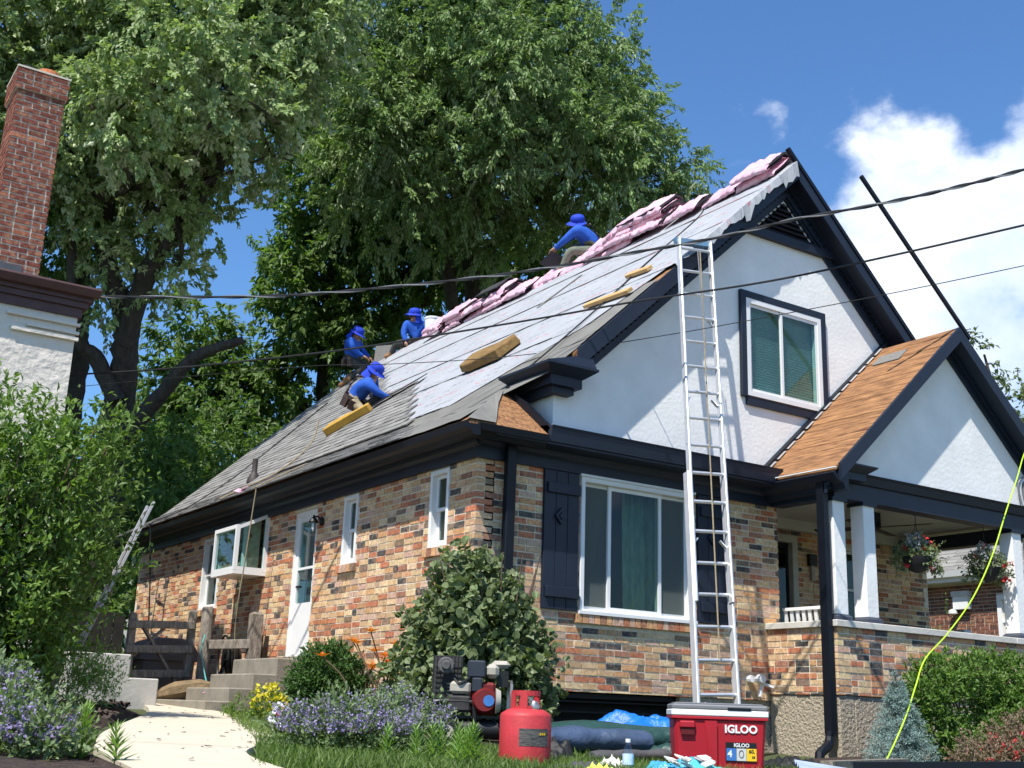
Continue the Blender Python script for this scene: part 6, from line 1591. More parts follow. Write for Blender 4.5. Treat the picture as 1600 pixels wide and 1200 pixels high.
limbs('trunk', [([(0.2, 18.4, -0.6), (0.15, 18.2, 3), (0.1, 18.0, 5.6), (0.0, 17.5, 7.3), (-0.1, 17.3, 8.1), (-0.4, 16.9, 10.2)], 0.36, 0.14)], M['bark'], t2)
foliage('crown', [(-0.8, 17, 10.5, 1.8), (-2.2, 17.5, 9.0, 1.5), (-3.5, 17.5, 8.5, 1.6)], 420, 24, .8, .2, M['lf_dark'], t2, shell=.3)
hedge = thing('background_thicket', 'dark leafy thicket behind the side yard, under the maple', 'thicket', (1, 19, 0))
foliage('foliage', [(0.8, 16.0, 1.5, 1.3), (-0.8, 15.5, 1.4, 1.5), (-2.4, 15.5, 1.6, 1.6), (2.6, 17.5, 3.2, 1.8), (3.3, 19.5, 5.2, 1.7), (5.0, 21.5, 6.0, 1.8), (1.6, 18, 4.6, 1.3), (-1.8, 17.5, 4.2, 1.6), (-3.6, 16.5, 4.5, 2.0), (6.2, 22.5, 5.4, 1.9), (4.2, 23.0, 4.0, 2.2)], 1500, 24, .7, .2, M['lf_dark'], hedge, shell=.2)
limbs('stems', [([(x, y, -.5), (x + .1, y, 1.0), (x + .2, y - .1, 2.2)], .06, .02) for x, y in ((0.8, 16), (-.8, 15.5), (-2.4, 15.5), (2.6, 17.5), (3.3, 19.5))], M['bark'], hedge, 6)
rt2 = thing('young_tree', 'pale green sparse tree at the right edge beyond the porch roof', 'tree', (20.5, 7.4, 0))
limbs('trunk', [([(20.6, 7.3, -.8), (20.5, 7.4, 4), (20.2, 7.6, 7.0), (19.9, 7.8, 9.0)], .14, .03)], M['bark'], rt2, 7)
foliage('crown', [(20.3, 7.5, 7.4, .9), (19.9, 7.9, 8.6, .45), (19.7, 8.1, 9.1, .35), (20.9, 7.2, 7.0, 1.0), (20.3, 7.6, 6.2, 1.1), (21.3, 6.6, 6.4, 1.1), (20.2, 7.4, 5.0, 1.2)], 420, 18, .4, .17, leaf_mat('pale_leaf', (0.16, 0.20, 0.085), back=(.22, .26, .14), trans=.3), rt2, shell=.2)

# ------------------------------------------------------------------ garden plants
def gz(x, y): return ground_z(x, y)
def plant(name, label, cat, x, y, group=None): return thing(name, label, cat, (x, y, gz(x, y)), group)
M['lf_bush'] = leaf_mat('bright_bush_leaf', (0.135, 0.215, 0.048), trans=0.35, var=0.4, nscale=1.5)
M['lf_round'] = leaf_mat('round_shrub_leaf', (0.135, 0.175, 0.072), back=(.25, .29, .16), trans=0.2, var=0.35, nscale=2)
M['lf_arb'] = leaf_mat('arborvitae_leaf', (0.065, 0.135, 0.03), trans=0.2, var=0.4, nscale=5)
M['lf_yew'] = leaf_mat('boxwood_leaf', (0.115, 0.20, 0.036), trans=0.3, var=0.45, nscale=3)
M['lf_spruce'] = leaf_mat('spruce_needles', (0.21, 0.30, 0.275), trans=0.1, var=0.3, nscale=6)
M['lf_barb'] = leaf_mat('bronze_leaf', (0.20, 0.11, 0.085), trans=0.2, var=0.4, nscale=6, hue2=(0.14, 0.14, 0.07))
M['lf_mint'] = leaf_mat('catmint_leaf', (0.165, 0.225, 0.10), trans=0.3, var=0.35, nscale=6)
M['fl_purple'] = leaf_mat('catmint_flower', (0.33, 0.27, 0.50), trans=0.25, var=0.3, nscale=6)
M['lf_grass'] = leaf_mat('grass_blade', (0.125, 0.19, 0.045), trans=0.35, var=0.4, nscale=2)
M['lf_lily'] = leaf_mat('lily_leaf', (0.21, 0.33, 0.085), trans=0.35, var=0.3, nscale=4)
M['fl_orange'] = leaf_mat('daylily_flower', (0.62, 0.17, 0.025), trans=0.3, var=0.15)
M['fl_yellow'] = leaf_mat('yellow_flower', (0.70, 0.60, 0.05), trans=0.3, var=0.2)
M['fl_red'] = leaf_mat('red_flower', (0.60, 0.05, 0.05), trans=0.2, var=0.25)
M['fl_white'] = leaf_mat('silver_foliage', (0.42, 0.44, 0.46), trans=0.2, var=0.25)
# tall loose bush at left
lb = plant('bush', 'tall loose bright green bush at the left edge in front of the cream house', 'bush', -4.2, 0.9)
LBL = [(-4.3, 0.95, 0.9, .95), (-4.0, .85, 1.35, .75), (-4.55, 1.0, 1.5, .7), (-3.8, .7, 0.75, .65), (-3.7, .65, 1.5, .5), (-4.85, 1.0, 0.9, .8), (-4.15, .8, .25, .8)]
limbs('stems', [([(-4.2 + rnd.uniform(-.15, .15), .85 + rnd.uniform(-.1, .1), -.5), (-4.2 + .5 * math.cos(a), .85 + .4 * math.sin(a), .8), (-4.2 + .95 * math.cos(a), .85 + .7 * math.sin(a), 1.9 + rnd.uniform(-.3, .25))], .02, .005) for a in np.linspace(0, 6.28, 26)], M['twig'], lb, 5)
LBL += [(-4.0, .7, .25, .6), (-4.5, .8, .2, .7), (-3.85, .7, .0, .45)]
P, d, r = cloud(LBL, 2500, shell=.25)
V1, F1 = sprays(P, d * .3 + np.array([.25, -.15, .9]), 12, .34, .072, droop=-.1, aspect=.5, spread=.8)
# shoots standing clear of the top and right side
sp = []
for _ in range(110):
    a = rnd.uniform(-2.2, 1.2); q = np.array([-4.15 + .85 * math.cos(a), .85 + .7 * math.sin(a), rnd.uniform(.6, 1.95)]); dd = np.array([.5 * math.cos(a), .5 * math.sin(a), 1.0])
    sp.append((q, dd))
P2 = np.array([s[0] for s in sp]); D2 = np.array([s[1] for s in sp]); V2, F2 = sprays(P2, D2, 14, .5, .075, droop=-.15, aspect=.45, spread=.8)
tag(np_mesh('leaves', np.concatenate([V1, V2]), np.concatenate([F1, F2 + len(V1)]), M['lf_bush'], lb), kind='stuff')
# round leaved shrub at the house corner
rs = plant('shrub', 'big round leaved shrub at the house corner behind the compressor', 'shrub', -0.10, -0.42)
RSL = [(-.28, -.42, .10, .56), (-.26, -.40, .45, .46), (-.2, -.36, .78, .32), (-.48, -.30, .22, .38), (.0, -.52, .18, .42), (-.13, -.4, .62, .38), (.06, -.5, -.12, .40), (-.54, -.3, -.1, .38), (-.30, -.3, .98, .20), (.12, -.5, .45, .22)]
limbs('stems', [([(-.1, -.42, -.5), (-.1 + .3 * math.cos(a), -.42 + .25 * math.sin(a), .3), (-.1 + .55 * math.cos(a), -.40 + .35 * math.sin(a), .9 + rnd.uniform(-.2, .4))], .022, .005) for a in np.linspace(0, 6.28, 16)], M['twig'], rs, 5)
foliage('leaves', RSL, 1700, 7, .18, .078, M['lf_round'], rs, shell=.45, droop=.15, aspect=.9, spread=.8, fold=.05, upbias=.3)
# clipped ball of arborvitae
ab = plant('shrub', 'clipped dark green arborvitae ball left of the daylilies', 'shrub', -0.86, 1.22)
limbs('stem', [([(-.86, 1.22, -.45), (-.86, 1.22, -.2), (-.86, 1.22, .05)], .035, .02)], M['twig'], ab, 6)
foliage('foliage', [(-.86, 1.22, .0, .29), (-.72, 1.12, -.02, .22), (-1.0, 1.32, -.05, .22), (-.84, 1.2, .10, .21), (-1.08, 1.36, -.20, .13), (-.68, 1.1, -.16, .18)], 1500, 10, .09, .045, M['lf_arb'], ab, shell=.72, droop=-.2, aspect=.4, spread=.6)
# daylilies
dl = plant('daylily', 'orange daylilies in bloom against the brick side wall', 'flower', -.62, .45)
V = []; F = []
for _ in range(60):
    a = rnd.uniform(0, 6.28); L = rnd.uniform(.35, .6); x0, y0 = -.66 + rnd.gauss(0, .12), .45 + rnd.gauss(0, .14); z0 = gz(x0, y0)
    prev = None; b0 = len(V)
    for k in range(6):
        t = k / 5; q = Vector((x0 + math.cos(a) * L * .7 * t, y0 + math.sin(a) * L * .7 * t, z0 + L * (1.5 * t - 1.05 * t * t))); s_ = Vector((-math.sin(a), math.cos(a), 0)) * .011 * (1 - t * .9); V += [tuple(q + s_), tuple(q - s_)]
    F += [(b0 + 2 * k, b0 + 2 * k + 1, b0 + 2 * k + 3, b0 + 2 * k + 2) for k in range(5)]
tag(np_mesh('leaves', V, F, M['lf_lily'], dl), kind='stuff')
heads = []
mbs = MB()
for i in range(15):
    bx, by = -.62 + rnd.gauss(0, .12), .45 + rnd.gauss(0, .2); top = Vector((bx + rnd.uniform(-.28, .18), by + rnd.uniform(-.25, .3), .06 + rnd.uniform(.0, .42)))
    mbs.tube(smooth_curve([(bx, by, gz(bx, by)), (bx * .6 + top.x * .4, by, .0), tuple(top)], 4), .006, 5); heads.append(top)
tag(mbs.build('stalks', M['twig'], dl), kind='stuff')
for h_ in heads:
    nP = 6; ang = np.arange(nP) * 2 * math.pi / nP; D = np.stack([np.cos(ang), np.sin(ang), np.full(nP, .35)], 1) + np.array([-.25, -.35, 0]); Pq = np.repeat(np.array([h_]), nP, 0)
    Vq, Fq = leaf_arrays(Pq, D, np.tile(np.array([[0, 0, 1.]]), (nP, 1)), np.full(nP, .10), .42, .1); np_mesh('flower', Vq, Fq, M['fl_orange'], dl)
# yellow flowered edging plants
for i, (x, y, r, lab) in enumerate(((-1.45, 1.25, .15, 'yellow flowering clump in front of the concrete steps'), (-.62, -.15, .16, 'small yellow leaved clump between the daylilies and the round shrub'))):
    yp = plant('yellow_plant', lab, 'flower', x, y, 'yellow edging plants')
    foliage('leaves', [(x, y, gz(x, y) + .1, r), (x + .15, y + .1, gz(x, y) + .1, r * .8), (x - .18, y + .25, gz(x, y) + .06, r * .8)], 240, 8, .1, .04, M['lf_bush'], yp, shell=.3, droop=0)
    foliage('flowers', [(x, y, gz(x, y) + .16, r), (x + .1, y, gz(x, y) + .14, r * .7)], 120, 4, .04, .035, M['fl_yellow'], yp, shell=.75, droop=-.2, aspect=.8)
# weedy green plant by the stepped wall
wp = plant('weed_plant', 'feathery pale green weed in the mulch before the stepped wall', 'plant', -3.05, 1.05)
P, d, r = cloud([(-3.16, .95, -.20, .22), (-3.1, .92, -.08, .18), (-3.26, 1.0, -.1, .17)], 200, shell=.2); V, F = sprays(P, d * .4 + np.array([0, 0, .9]), 14, .22, .04, droop=-.2, aspect=.28, spread=.7); tag(np_mesh('leaves', V, F, M['lf_lily'], wp), kind='stuff')
# catmint mounds
def catmint(x, y, r, h, label, n=300, seed=0):
    cp = plant('catmint', label, 'flower', x, y, 'purple catmint mounds')
    z = gz(x, y)
    foliage('leaves', [(x, y, z + h * .30, r * .9), (x + r * .4, y - r * .2, z + h * .25, r * .7), (x - r * .4, y + r * .2, z + h * .25, r * .7)], n * 3, 8, .12, .032, M['lf_mint'], cp, shell=.3, squash=h / r * .55, droop=-.2, aspect=.6)
    V = []; F = []; Vs = MB(); b = 0; Vall = []; Fall = []; off = 0
    for i in range(n):
        a = rnd.uniform(0, 6.28); q = math.sqrt(rnd.random()); bx, by = x + math.cos(a) * r * q * .75, y + math.sin(a) * r * q * .75
        tip = np.array([bx + math.cos(a) * r * .55 * q, by + math.sin(a) * r * .55 * q, z + h * rnd.uniform(.62, 1.1) * (1 - .32 * q)])
        base = np.array([bx, by, z + h * .25]); dirv = tip - base; L = np.linalg.norm(dirv); dirv /= L
        t = np.linspace(.42, 1, 13); Pq = base + np.outer(t, dirv) * L; Pq += rng.normal(size=Pq.shape) * .007
        D = unitv(13) + dirv * .3; Vq, Fq = leaf_arrays(Pq, D, unitv(13), .021 * (1.25 - .6 * t), .8, .1); Vall.append(Vq); Fall.append(Fq + off); off += len(Vq)
        if i % 2 == 0: Vs.tube([tuple(base), tuple(tip)], .0022, 3)
    tag(np_mesh('flower_spikes', np.concatenate(Vall), np.concatenate(Fall), M['fl_purple'], cp), kind='stuff')
    tag(Vs.build('stems', M['lf_mint'], cp, recalc=False), kind='stuff')
catmint(-4.88, -3.45, .24, .47, 'purple catmint mound at the left edge of the picture under the tall bush', 420)
catmint(-4.86, -4.55, .20, .30, 'lower purple catmint mound at the bottom left corner', 110)
catmint(-2.76, -3.10, .36, .36, 'wide purple catmint mound at the bottom, left of the compressor', 300)
catmint(-2.12, -2.55, .32, .42, 'purple catmint mound just left of the compressor wheel', 220)
# lance leaved stems in the foreground
def lance(x, y, h, n, label, spread=.10):
    lp = plant('lily_stems', label, 'plant', x, y, 'lance leaved stems'); Vs = MB(); VA = []; FA = []; off = 0; z = gz(x, y)
    for i in range(n):
        bx, by = x + rnd.gauss(0, spread), y + rnd.gauss(0, spread); hh = h * rnd.uniform(.7, 1.1); lean = Vector((rnd.uniform(-.12, .12), rnd.uniform(-.12, .12), 1))
        Vs.tube([(bx, by, z), tuple(Vector((bx, by, z)) + lean * hh)], [.006, .003], 5)
        m_ = 46; t = np.linspace(.12, 1, m_); a = np.arange(m_) * 2.4; Pq = np.array([bx, by, z]) + np.outer(t * hh, np.array(lean)); D = np.stack([np.cos(a), np.sin(a), .35 + 1.0 * t], 1)
        Vq, Fq = leaf_arrays(Pq, D, np.tile(np.array([[0, 0, 1.]]), (m_, 1)) + .2 * unitv(m_), (.11 - .05 * t) * rng.uniform(.8, 1.1, m_), .16, .03); VA.append(Vq); FA.append(Fq + off); off += len(Vq)
    tag(Vs.build('stems', M['lf_lily'], lp), kind='stuff'); tag(np_mesh('leaves', np.concatenate(VA), np.concatenate(FA), M['lf_lily'], lp), kind='stuff')
lance(-2.58, -3.72, .23, 6, 'lance leaved green stems in front of the compressor wheels')
lance(-2.28, -3.80, .21, 4, 'shorter lance leaved stems just left of the red gas tank')
lance(-4.62, -4.55, .22, 4, 'lance leaved stems at the bottom left beside the path', .08)
lance(-4.62, -4.05, .20, 3, 'small lance leaved sprout on the path edge at bottom left', .05)
# blue spruce
bs = plant('blue_spruce', 'small conical blue spruce by the porch foundation', 'spruce', 2.92, -2.52)
zb = gz(2.92, -2.52); limbs('trunk', [([(2.92, -2.52, zb), (2.92, -2.52, zb + .5), (2.90, -2.52, .22)], .03, .008)], M['twig'], bs, 6)
PP = []; DD = []
for lv in range(17):
    t = lv / 16; zz = zb + .05 + t * .68; R_ = .30 * (1 - t) ** .85 + .02
    for k in range(int(9 + 16 * (1 - t))):
        a = rnd.uniform(0, 6.28); 
        for m_ in range(7):
            q = (m_ + 1) / 7 * R_; PP.append((2.92 + math.cos(a) * q, -2.52 + math.sin(a) * q, zz - .05 * (m_ / 7) + rnd.uniform(-.02, .02))); DD.append((math.cos(a), math.sin(a), .15))
for k in range(14): PP.append((2.90 + rnd.uniform(-.02, .02), -2.52 + rnd.uniform(-.02, .02), zb + .70 + k * .008)); DD.append((rnd.uniform(-.3, .3), rnd.uniform(-.3, .3), 1.2))
V, F = sprays(np.array(PP), np.array(DD), 14, .055, .030, droop=-.1, aspect=.16, spread=.9, fold=.02); tag(np_mesh('needles', V, F, M['lf_spruce'], bs), kind='stuff')
# boxwood against the porch
bx = plant('boxwood_hedge', 'bright boxwood bush with bare gap against the porch brick, right edge', 'hedge', 4.2, -2.25)
BXL = [(3.62, -2.35, .16, .20), (3.95, -2.3, .23, .20), (4.35, -2.25, .23, .22), (4.8, -2.2, .22, .26), (5.2, -2.2, .15, .30), (3.45, -2.4, .0, .15), (3.55, -2.4, -.28, .20), (3.85, -2.45, -.38, .20), (4.25, -2.4, -.32, .20), (4.65, -2.35, -.12, .24), (5.0, -2.3, -.15, .30), (4.5, -2.5, -.30, .20)]
limbs('stems', [([(4.0 + rnd.uniform(-.2, .5), -2.2, -.6), (3.9 + rnd.uniform(-.1, .4), -2.25, -.1), (3.6 + rnd.uniform(0, 1.2), -2.3, .35)], .018, .006) for _ in range(16)], M['twig'], bx, 5)
foliage('foliage', BXL, 2600, 10, .09, .046, M['lf_yew'], bx, shell=.6, droop=-.35, aspect=.5, spread=.7)
br = plant('barberry', 'low bronze red ground shrub under the boxwood at the right edge', 'shrub', 3.3, -3.35)
foliage('foliage', [(3.0, -3.3, -.52, .26), (3.35, -3.3, -.46, .28), (3.7, -3.25, -.42, .3), (2.75, -3.35, -.58, .18)], 1100, 10, .06, .028, M['lf_barb'], br, shell=.5, droop=-.3, aspect=.6)
foliage('red_tips', [(3.05, -3.45, -.50, .22), (3.4, -3.42, -.47, .2)], 90, 5, .04, .026, M['fl_red'], br, shell=.8, droop=-.3, aspect=.6)
cl = plant('climber', 'sparse green climber in front of the red brick neighbour, seen through the porch', 'plant', 12.2, 4.6)
foliage('leaves', [(11.6, 4.9, 1.6, .6), (12.2, 4.6, 1.1, .8), (11.2, 5.0, 1.0, .7), (12.0, 4.7, 2.1, .3)], 420, 12, .35, .07, M['lf_bush'], cl, shell=.1, droop=.1, aspect=.4)
limbs('stems', [([(11.8, 4.8, -.6), (11.6 + .3 * k, 4.9 - .1 * k, 1.0), (11.2 + .5 * k, 5.0 - .15 * k, 2.2)], .02, .006) for k in range(4)], M['twig'], cl, 5)
# hanging baskets
for i, (x, y, lab) in enumerate(((5.55, -0.80, 'hanging basket of red and white flowers, the left one under the porch beam'), (6.84, -0.80, 'hanging basket of red and white flowers, the right one under the porch beam'))):
    hb = thing('hanging_basket', lab, 'hanging basket', (x, y, 1.66), 'hanging flower baskets')
    mb = MB(); mb.lathe((x, y, 1.62), [(.03, -.13), (.10, -.10), (.155, -.03), (.175, .05), (.165, .05)], 18); mb.build('basket', M['basket'], hb, smooth=True)
    mb = MB()
    for k in range(3): a = k * 2.1; mb.tube([(x + .16 * math.cos(a), y + .16 * math.sin(a), 1.66), (x, y, 2.05)], .003, 4)
    mb.tube([(x, y, 2.05), (x, y, 2.17)], .005, 5); mb.build('chain', M['wire'], hb)
    foliage('leaves', [(x, y, 1.72, .17), (x + .12, y - .08, 1.68, .12), (x - .12, y + .06, 1.68, .12), (x + .16, y - .1, 1.60, .08), (x - .17, y + .1, 1.6, .08)], 170, 8, .09, .045, M['lf_round'], hb, shell=.3, droop=.1)
    foliage('red_flowers', [(x, y, 1.72, .19), (x + .15, y - .1, 1.66, .13)], 16, 6, .02, .045, M['fl_red'], hb, shell=.85, droop=0, aspect=.8)
    foliage('silver_foliage', [(x - .05, y, 1.84, .08), (x + .05, y - .02, 1.80, .07)], 80, 5, .05, .035, M['fl_white'], hb, shell=.3, droop=-.2)
# ------------------------------------------------------------------ work gear on the lawn
def text(body, size, loc, xdir, zdir, m, parent, name='lettering', ext=0.001, bold=0.0):
    c = bpy.data.curves.new(name, 'FONT'); c.body = body; c.size = size; c.align_x = 'CENTER'; c.align_y = 'CENTER'; c.extrude = ext; c.offset = bold; c.resolution_u = 3
    ob = bpy.data.objects.new('t', c); COL.objects.link(ob)
    dg = bpy.context.evaluated_depsgraph_get(); me = bpy.data.meshes.new_from_object(ob.evaluated_get(dg)); bpy.data.objects.remove(ob)
    x = Vector(xdir).normalized(); z = Vector(zdir); z = (z - x * z.dot(x)).normalized(); n = x.cross(z)
    M4x = Matrix(((x.x, z.x, n.x, 0), (x.y, z.y, n.y, 0), (x.z, z.z, n.z, 0), (0, 0, 0, 1)))
    me.transform(M4x); me.transform(Matrix.Translation(Vector(loc) - org_of(parent)))
    me.materials.clear(); me.materials.append(m)
    o = bpy.data.objects.new(name, me); COL.objects.link(o); o.parent = parent; reg(o, org_of(parent)); return o
class Loc:
    """local frame on the ground: u right, v away, w up"""
    def __init__(s, x, y, ang, z=None, k=1.0):
        s.k = k
        s.o = Vector((x, y, gz(x, y) if z is None else z)); a = math.radians(ang); s.u = Vector((math.cos(a), math.sin(a), 0)); s.v = Vector((-math.sin(a), math.cos(a), 0)); s.w = Vector((0, 0, 1))
    def __call__(s, u, v, w): return s.o + (s.u * u + s.v * v + s.w * w) * s.k
    def box(s, mb, u0, u1, v0, v1, w0, w1, mi=0): return mb.obox(s((u0 + u1) / 2, (v0 + v1) / 2, (w0 + w1) / 2), s.u, s.v, s.w, ((u1 - u0) / 2 * s.k, (v1 - v0) / 2 * s.k, (w1 - w0) / 2 * s.k), mi)
    def disc(s, mb, c, r, h, axis, seg=20, mi=0):
        ax = {'u': s.u, 'v': s.v, 'w': s.w}[axis]; return mb.tube([s(*c) - ax * h / 2 * s.k, s(*c) + ax * h / 2 * s.k], r * s.k, seg, mi)
# red and white cooler
L = Loc(-0.28, -3.60, -36, -0.565); W2, D2_ = 0.312, 0.19
ck = thing('cooler', 'big red cooler with white band and grey lid in the foreground', 'cooler', tuple(L.o))
def tapered(mb, u0, u1, v0, v1, w0, w1, tp):
    vs = [L(u, v, w0) for u, v in ((u0 + tp, v0 + tp), (u1 - tp, v0 + tp), (u1 - tp, v1 - tp), (u0 + tp, v1 - tp))] + [L(u, v, w1) for u, v in ((u0, v0), (u1, v0), (u1, v1), (u0, v1))]
    mb.add(vs, [(3, 2, 1, 0), (4, 5, 6, 7), (0, 1, 5, 4), (1, 2, 6, 5), (2, 3, 7, 6), (3, 0, 4, 7)])
mb = MB(); tapered(mb, -W2 + .012, W2 - .012, -D2_ + .012, D2_ - .012, 0.01, 0.355, 0.022); mb.build('body', M['red'], ck, bevel=0.018)
mb = MB(); tapered(mb, -W2, W2, -D2_, D2_, 0.342, 0.362, 0.0); mb.build('rim', M['red'], ck, bevel=0.004)
mb = MB(); tapered(mb, -W2 - .002, W2 + .002, -D2_ - .002, D2_ + .002, 0.363, 0.402, 0.0); mb.build('band', M['white'], ck, bevel=0.006)
mb = MB(); tapered(mb, -W2 + .002, W2 - .002, -D2_ + .002, D2_ - .002, 0.403, 0.436, -.0); tapered(mb, -W2 + .03, W2 - .03, -D2_ + .03, D2_ - .03, 0.436, 0.447, -.015); mb.build('lid', M['lidgrey'], ck, bevel=0.01)
mb = MB(); L.box(mb, 0.05, 0.20, -D2_ - .006, -D2_ + .01, 0.405, 0.420); mb.build('latch_recess_shade', M['gutter'], ck)  # black block proud of the lid; its colour stands for the recess shade
mb = MB(); L.box(mb, -W2 + .05, -W2 + .15, -D2_ - .012, -D2_ + .02, 0.285, 0.330); mb.build('handle', M['red'], ck, bevel=0.008)
mb = MB(); L.box(mb, -W2 + .06, -W2 + .145, -D2_ - .002, -D2_ + .02, 0.245, 0.284); mb.build('handle_recess_shade', mat('recess_shade_red', (.10, .004, .006), .6), ck)  # block is not sunk in; the shade of the hollow is its dark red
mb = MB(); mb.add([L(-.10, -D2_ + .006, .335), L(-.02, -D2_ - .004, .335), L(-.02, -D2_ + .012, .05), L(-.06, -D2_ + .022, .05), L(-.06, -D2_ + .03, .335)], [(0, 1, 2, 3)]); mb.build('side_groove', M['red'], ck)
fy = -D2_ - 0.001
fy = -D2_ + 0.0150
text('IGLOO', 0.068, L(0.135, fy - .001, 0.285), L.u, (0, 0, 1), M['white'], ck, ext=.003, bold=.0022)
fy = -D2_ + 0.0215
mb = MB(); L.box(mb, 0.035, 0.235, fy - .0, fy + .012, 0.088, 0.205); mb.build('label', M['black'], ck)
mb = MB(); L.box(mb, 0.040, 0.103, fy - .002, fy, 0.092, 0.168); mb.build('label_panel', M['bluelabel'], ck)
mb = MB(); L.box(mb, 0.105, 0.168, fy - .002, fy, 0.092, 0.168); mb.build('label_panel', M['silverlabel'], ck)
mb = MB(); L.box(mb, 0.170, 0.233, fy - .002, fy, 0.092, 0.168); mb.build('label_panel', M['yellowlabel'], ck)
text('IGLOO', 0.032, L(0.138, fy - .002, 0.187), L.u, (0, 0, 1), M['white'], ck, ext=.0005, bold=.001)
text('4', 0.062, L(0.062, fy - .003, 0.132), L.u, (0, 0, 1), M['white'], ck, ext=.0005, bold=.001)
text('60.', 0.032, L(0.203, fy - .003, 0.150), L.u, (0, 0, 1), M['black'], ck, ext=.0005, bold=.001)
text('58', 0.020, L(0.213, fy - .003, 0.115), L.u, (0, 0, 1), M['black'], ck, ext=.0005, bold=.0006)
mb = MB(); ring_pts = [L(0.136 + .014 * math.cos(t), fy - .003, 0.135 + .022 * math.sin(t)) for t in np.linspace(0, 6.283, 17)]; mb.tube(ring_pts, .003, 5); mb.build('label_icon', M['lidgrey'], ck)
# red gas tank
L = Loc(-1.72, -3.46, -20); tk = thing('gas_tank', 'faded red propane tank standing on the grass', 'gas tank', tuple(L.o))
mb = MB(); mb.lathe(L(0, 0, 0), [(.12, 0), (.155, .015), (.157, .04), (.157, .285), (.15, .30), (.115, .322), (.06, .335), (.02, .338)], 28); mb.build('body', M['tankred'], tk, smooth=True)
mb = MB(); n = 22
for s, (w0, w1) in enumerate(((.315, .345), (.405, .435))):
    pts = [L(.085 * math.cos(t), .085 * math.sin(t), (w0 + w1) / 2) for t in np.linspace(0.9, 2 * math.pi + .1, n)] if s == 0 else [L(.082 * math.cos(t), .082 * math.sin(t), (w0 + w1) / 2) for t in np.linspace(-.6, 2 * math.pi - .6, n)]
    for a, b in zip(pts[:-1], pts[1:]): mb.bar(a, b, .012, w1 - w0)
for t in (0.4, 1.6, 2.6, 3.4, 4.3): mb.bar(L(.084 * math.cos(t), .084 * math.sin(t), .32), L(.084 * math.cos(t), .084 * math.sin(t), .43), .045, .012, L.u * math.cos(t) + L.v * math.sin(t))
mb.build('collar', M['tankred'], tk)
mb = MB(); mb.lathe(L(.02, -.03, .33), [(.03, 0), (.03, .03), (.018, .04), (.018, .085), (.03, .087), (.03, .10)], 12); mb.tube([L(.02, -.03, .385), L(-.05, -.05, .40)], .010, 6); mb.lathe(L(.035, -.06, .325), [(.032, 0), (.036, .02), (.02, .05)], 10); mb.build('valve', M['steel'], tk, smooth=True)
V = []; F = []
for j in range(2):
    for i in range(9):
        t = math.radians(-118 + i * 9.0); V.append(tuple(L(.1585 * math.cos(t), .1585 * math.sin(t), .115 + .10 * j)))
F = [(i, i + 1, i + 10, i + 9) for i in range(8)]; np_mesh('label', V, F, mat('worn_label', (.16, .15, .14), .6, col2=(.015, .013, .013), nscale=40, stretch=(.6, .6, 3)), tk)
for k in range(3):
    t = math.radians(-70 + k * 6); mb = MB(); mb.obox(L(.1595 * math.cos(t), .1595 * math.sin(t), .185), -L.u * math.sin(t) + L.v * math.cos(t), L.w, L.u * math.cos(t) + L.v * math.sin(t), (.0055, .007, .0005)); mb.build('label_mark', M['yellowlabel'], tk)
# compressor
L = Loc(-0.84, -1.36, -30, None, 0.78); cp = thing('air_compressor', 'wheeled gas air compressor with red engine, black tanks and wire guard', 'compressor', tuple(L.o))
for k, v in enumerate((-.12, .12)):
    mb = MB(); pts = [L(-.10, v, .17), L(-.08, v, .17), L(.40, v, .17), L(.42, v, .17)]
    mb.lathe(L(0, 0, 0), [(0, 0), (0, 0)], 3) if False else None
    mb.tube([L(-.14, v, .16), L(-.11, v, .16), L(.42, v, .16), L(.45, v, .16)], [.04, .074, .074, .04], 16); mb.build('tank', M['black'], cp, smooth=True)
mb = MB(); L.box(mb, -.24, .40, -.20, .20, .27, .29); mb.build('deck', M['black'], cp)
mb = MB(); mb.tube(smooth_curve([L(-.34, -.22, .10), L(-.34, -.22, .36), L(-.30, -.22, .42), L(.02, -.22, .42), L(.06, -.22, .37), L(.07, -.22, .15)], 5), .018, 8); mb.build('handle_frame', M['black'], cp, smooth=True)
mb = MB(); mb.tube(smooth_curve([L(.42, -.20, .28), L(.43, -.20, .60), L(.43, .2, .60), L(.42, .20, .28)], 4), .012, 6); mb.build('handle_frame', M['steel'], cp, smooth=True)
wh = MB(); L.disc(wh, (-.20, -.24, .13), .13, .07, 'v'); wh = wh.build('wheel', M['black'], cp, bevel=.012)
mb = MB(); L.disc(mb, (-.20, -.28, .13), .065, .03, 'v'); mb.build('rim', M['cream'], wh)
wh = MB(); L.disc(wh, (-.20, .24, .13), .13, .07, 'v'); wh.build('wheel', M['black'], cp, bevel=.012)
gd_ = MB()
for k in range(9): gd_.tube([L(-.36 + k * .035, -.16, .30), L(-.36 + k * .035, -.16, .86)], .0035, 4)
for k in range(12): gd_.tube([L(-.37, -.16, .31 + k * .05), L(-.07, -.16, .31 + k * .05)], .0035, 4)
gd_.build('belt_guard', M['black'], cp)
mb = MB(); L.box(mb, -.37, -.07, -.10, -.09, .30, .87); mb.build('guard_back', mat('guard_grey', (.045, .045, .043), .7), cp)
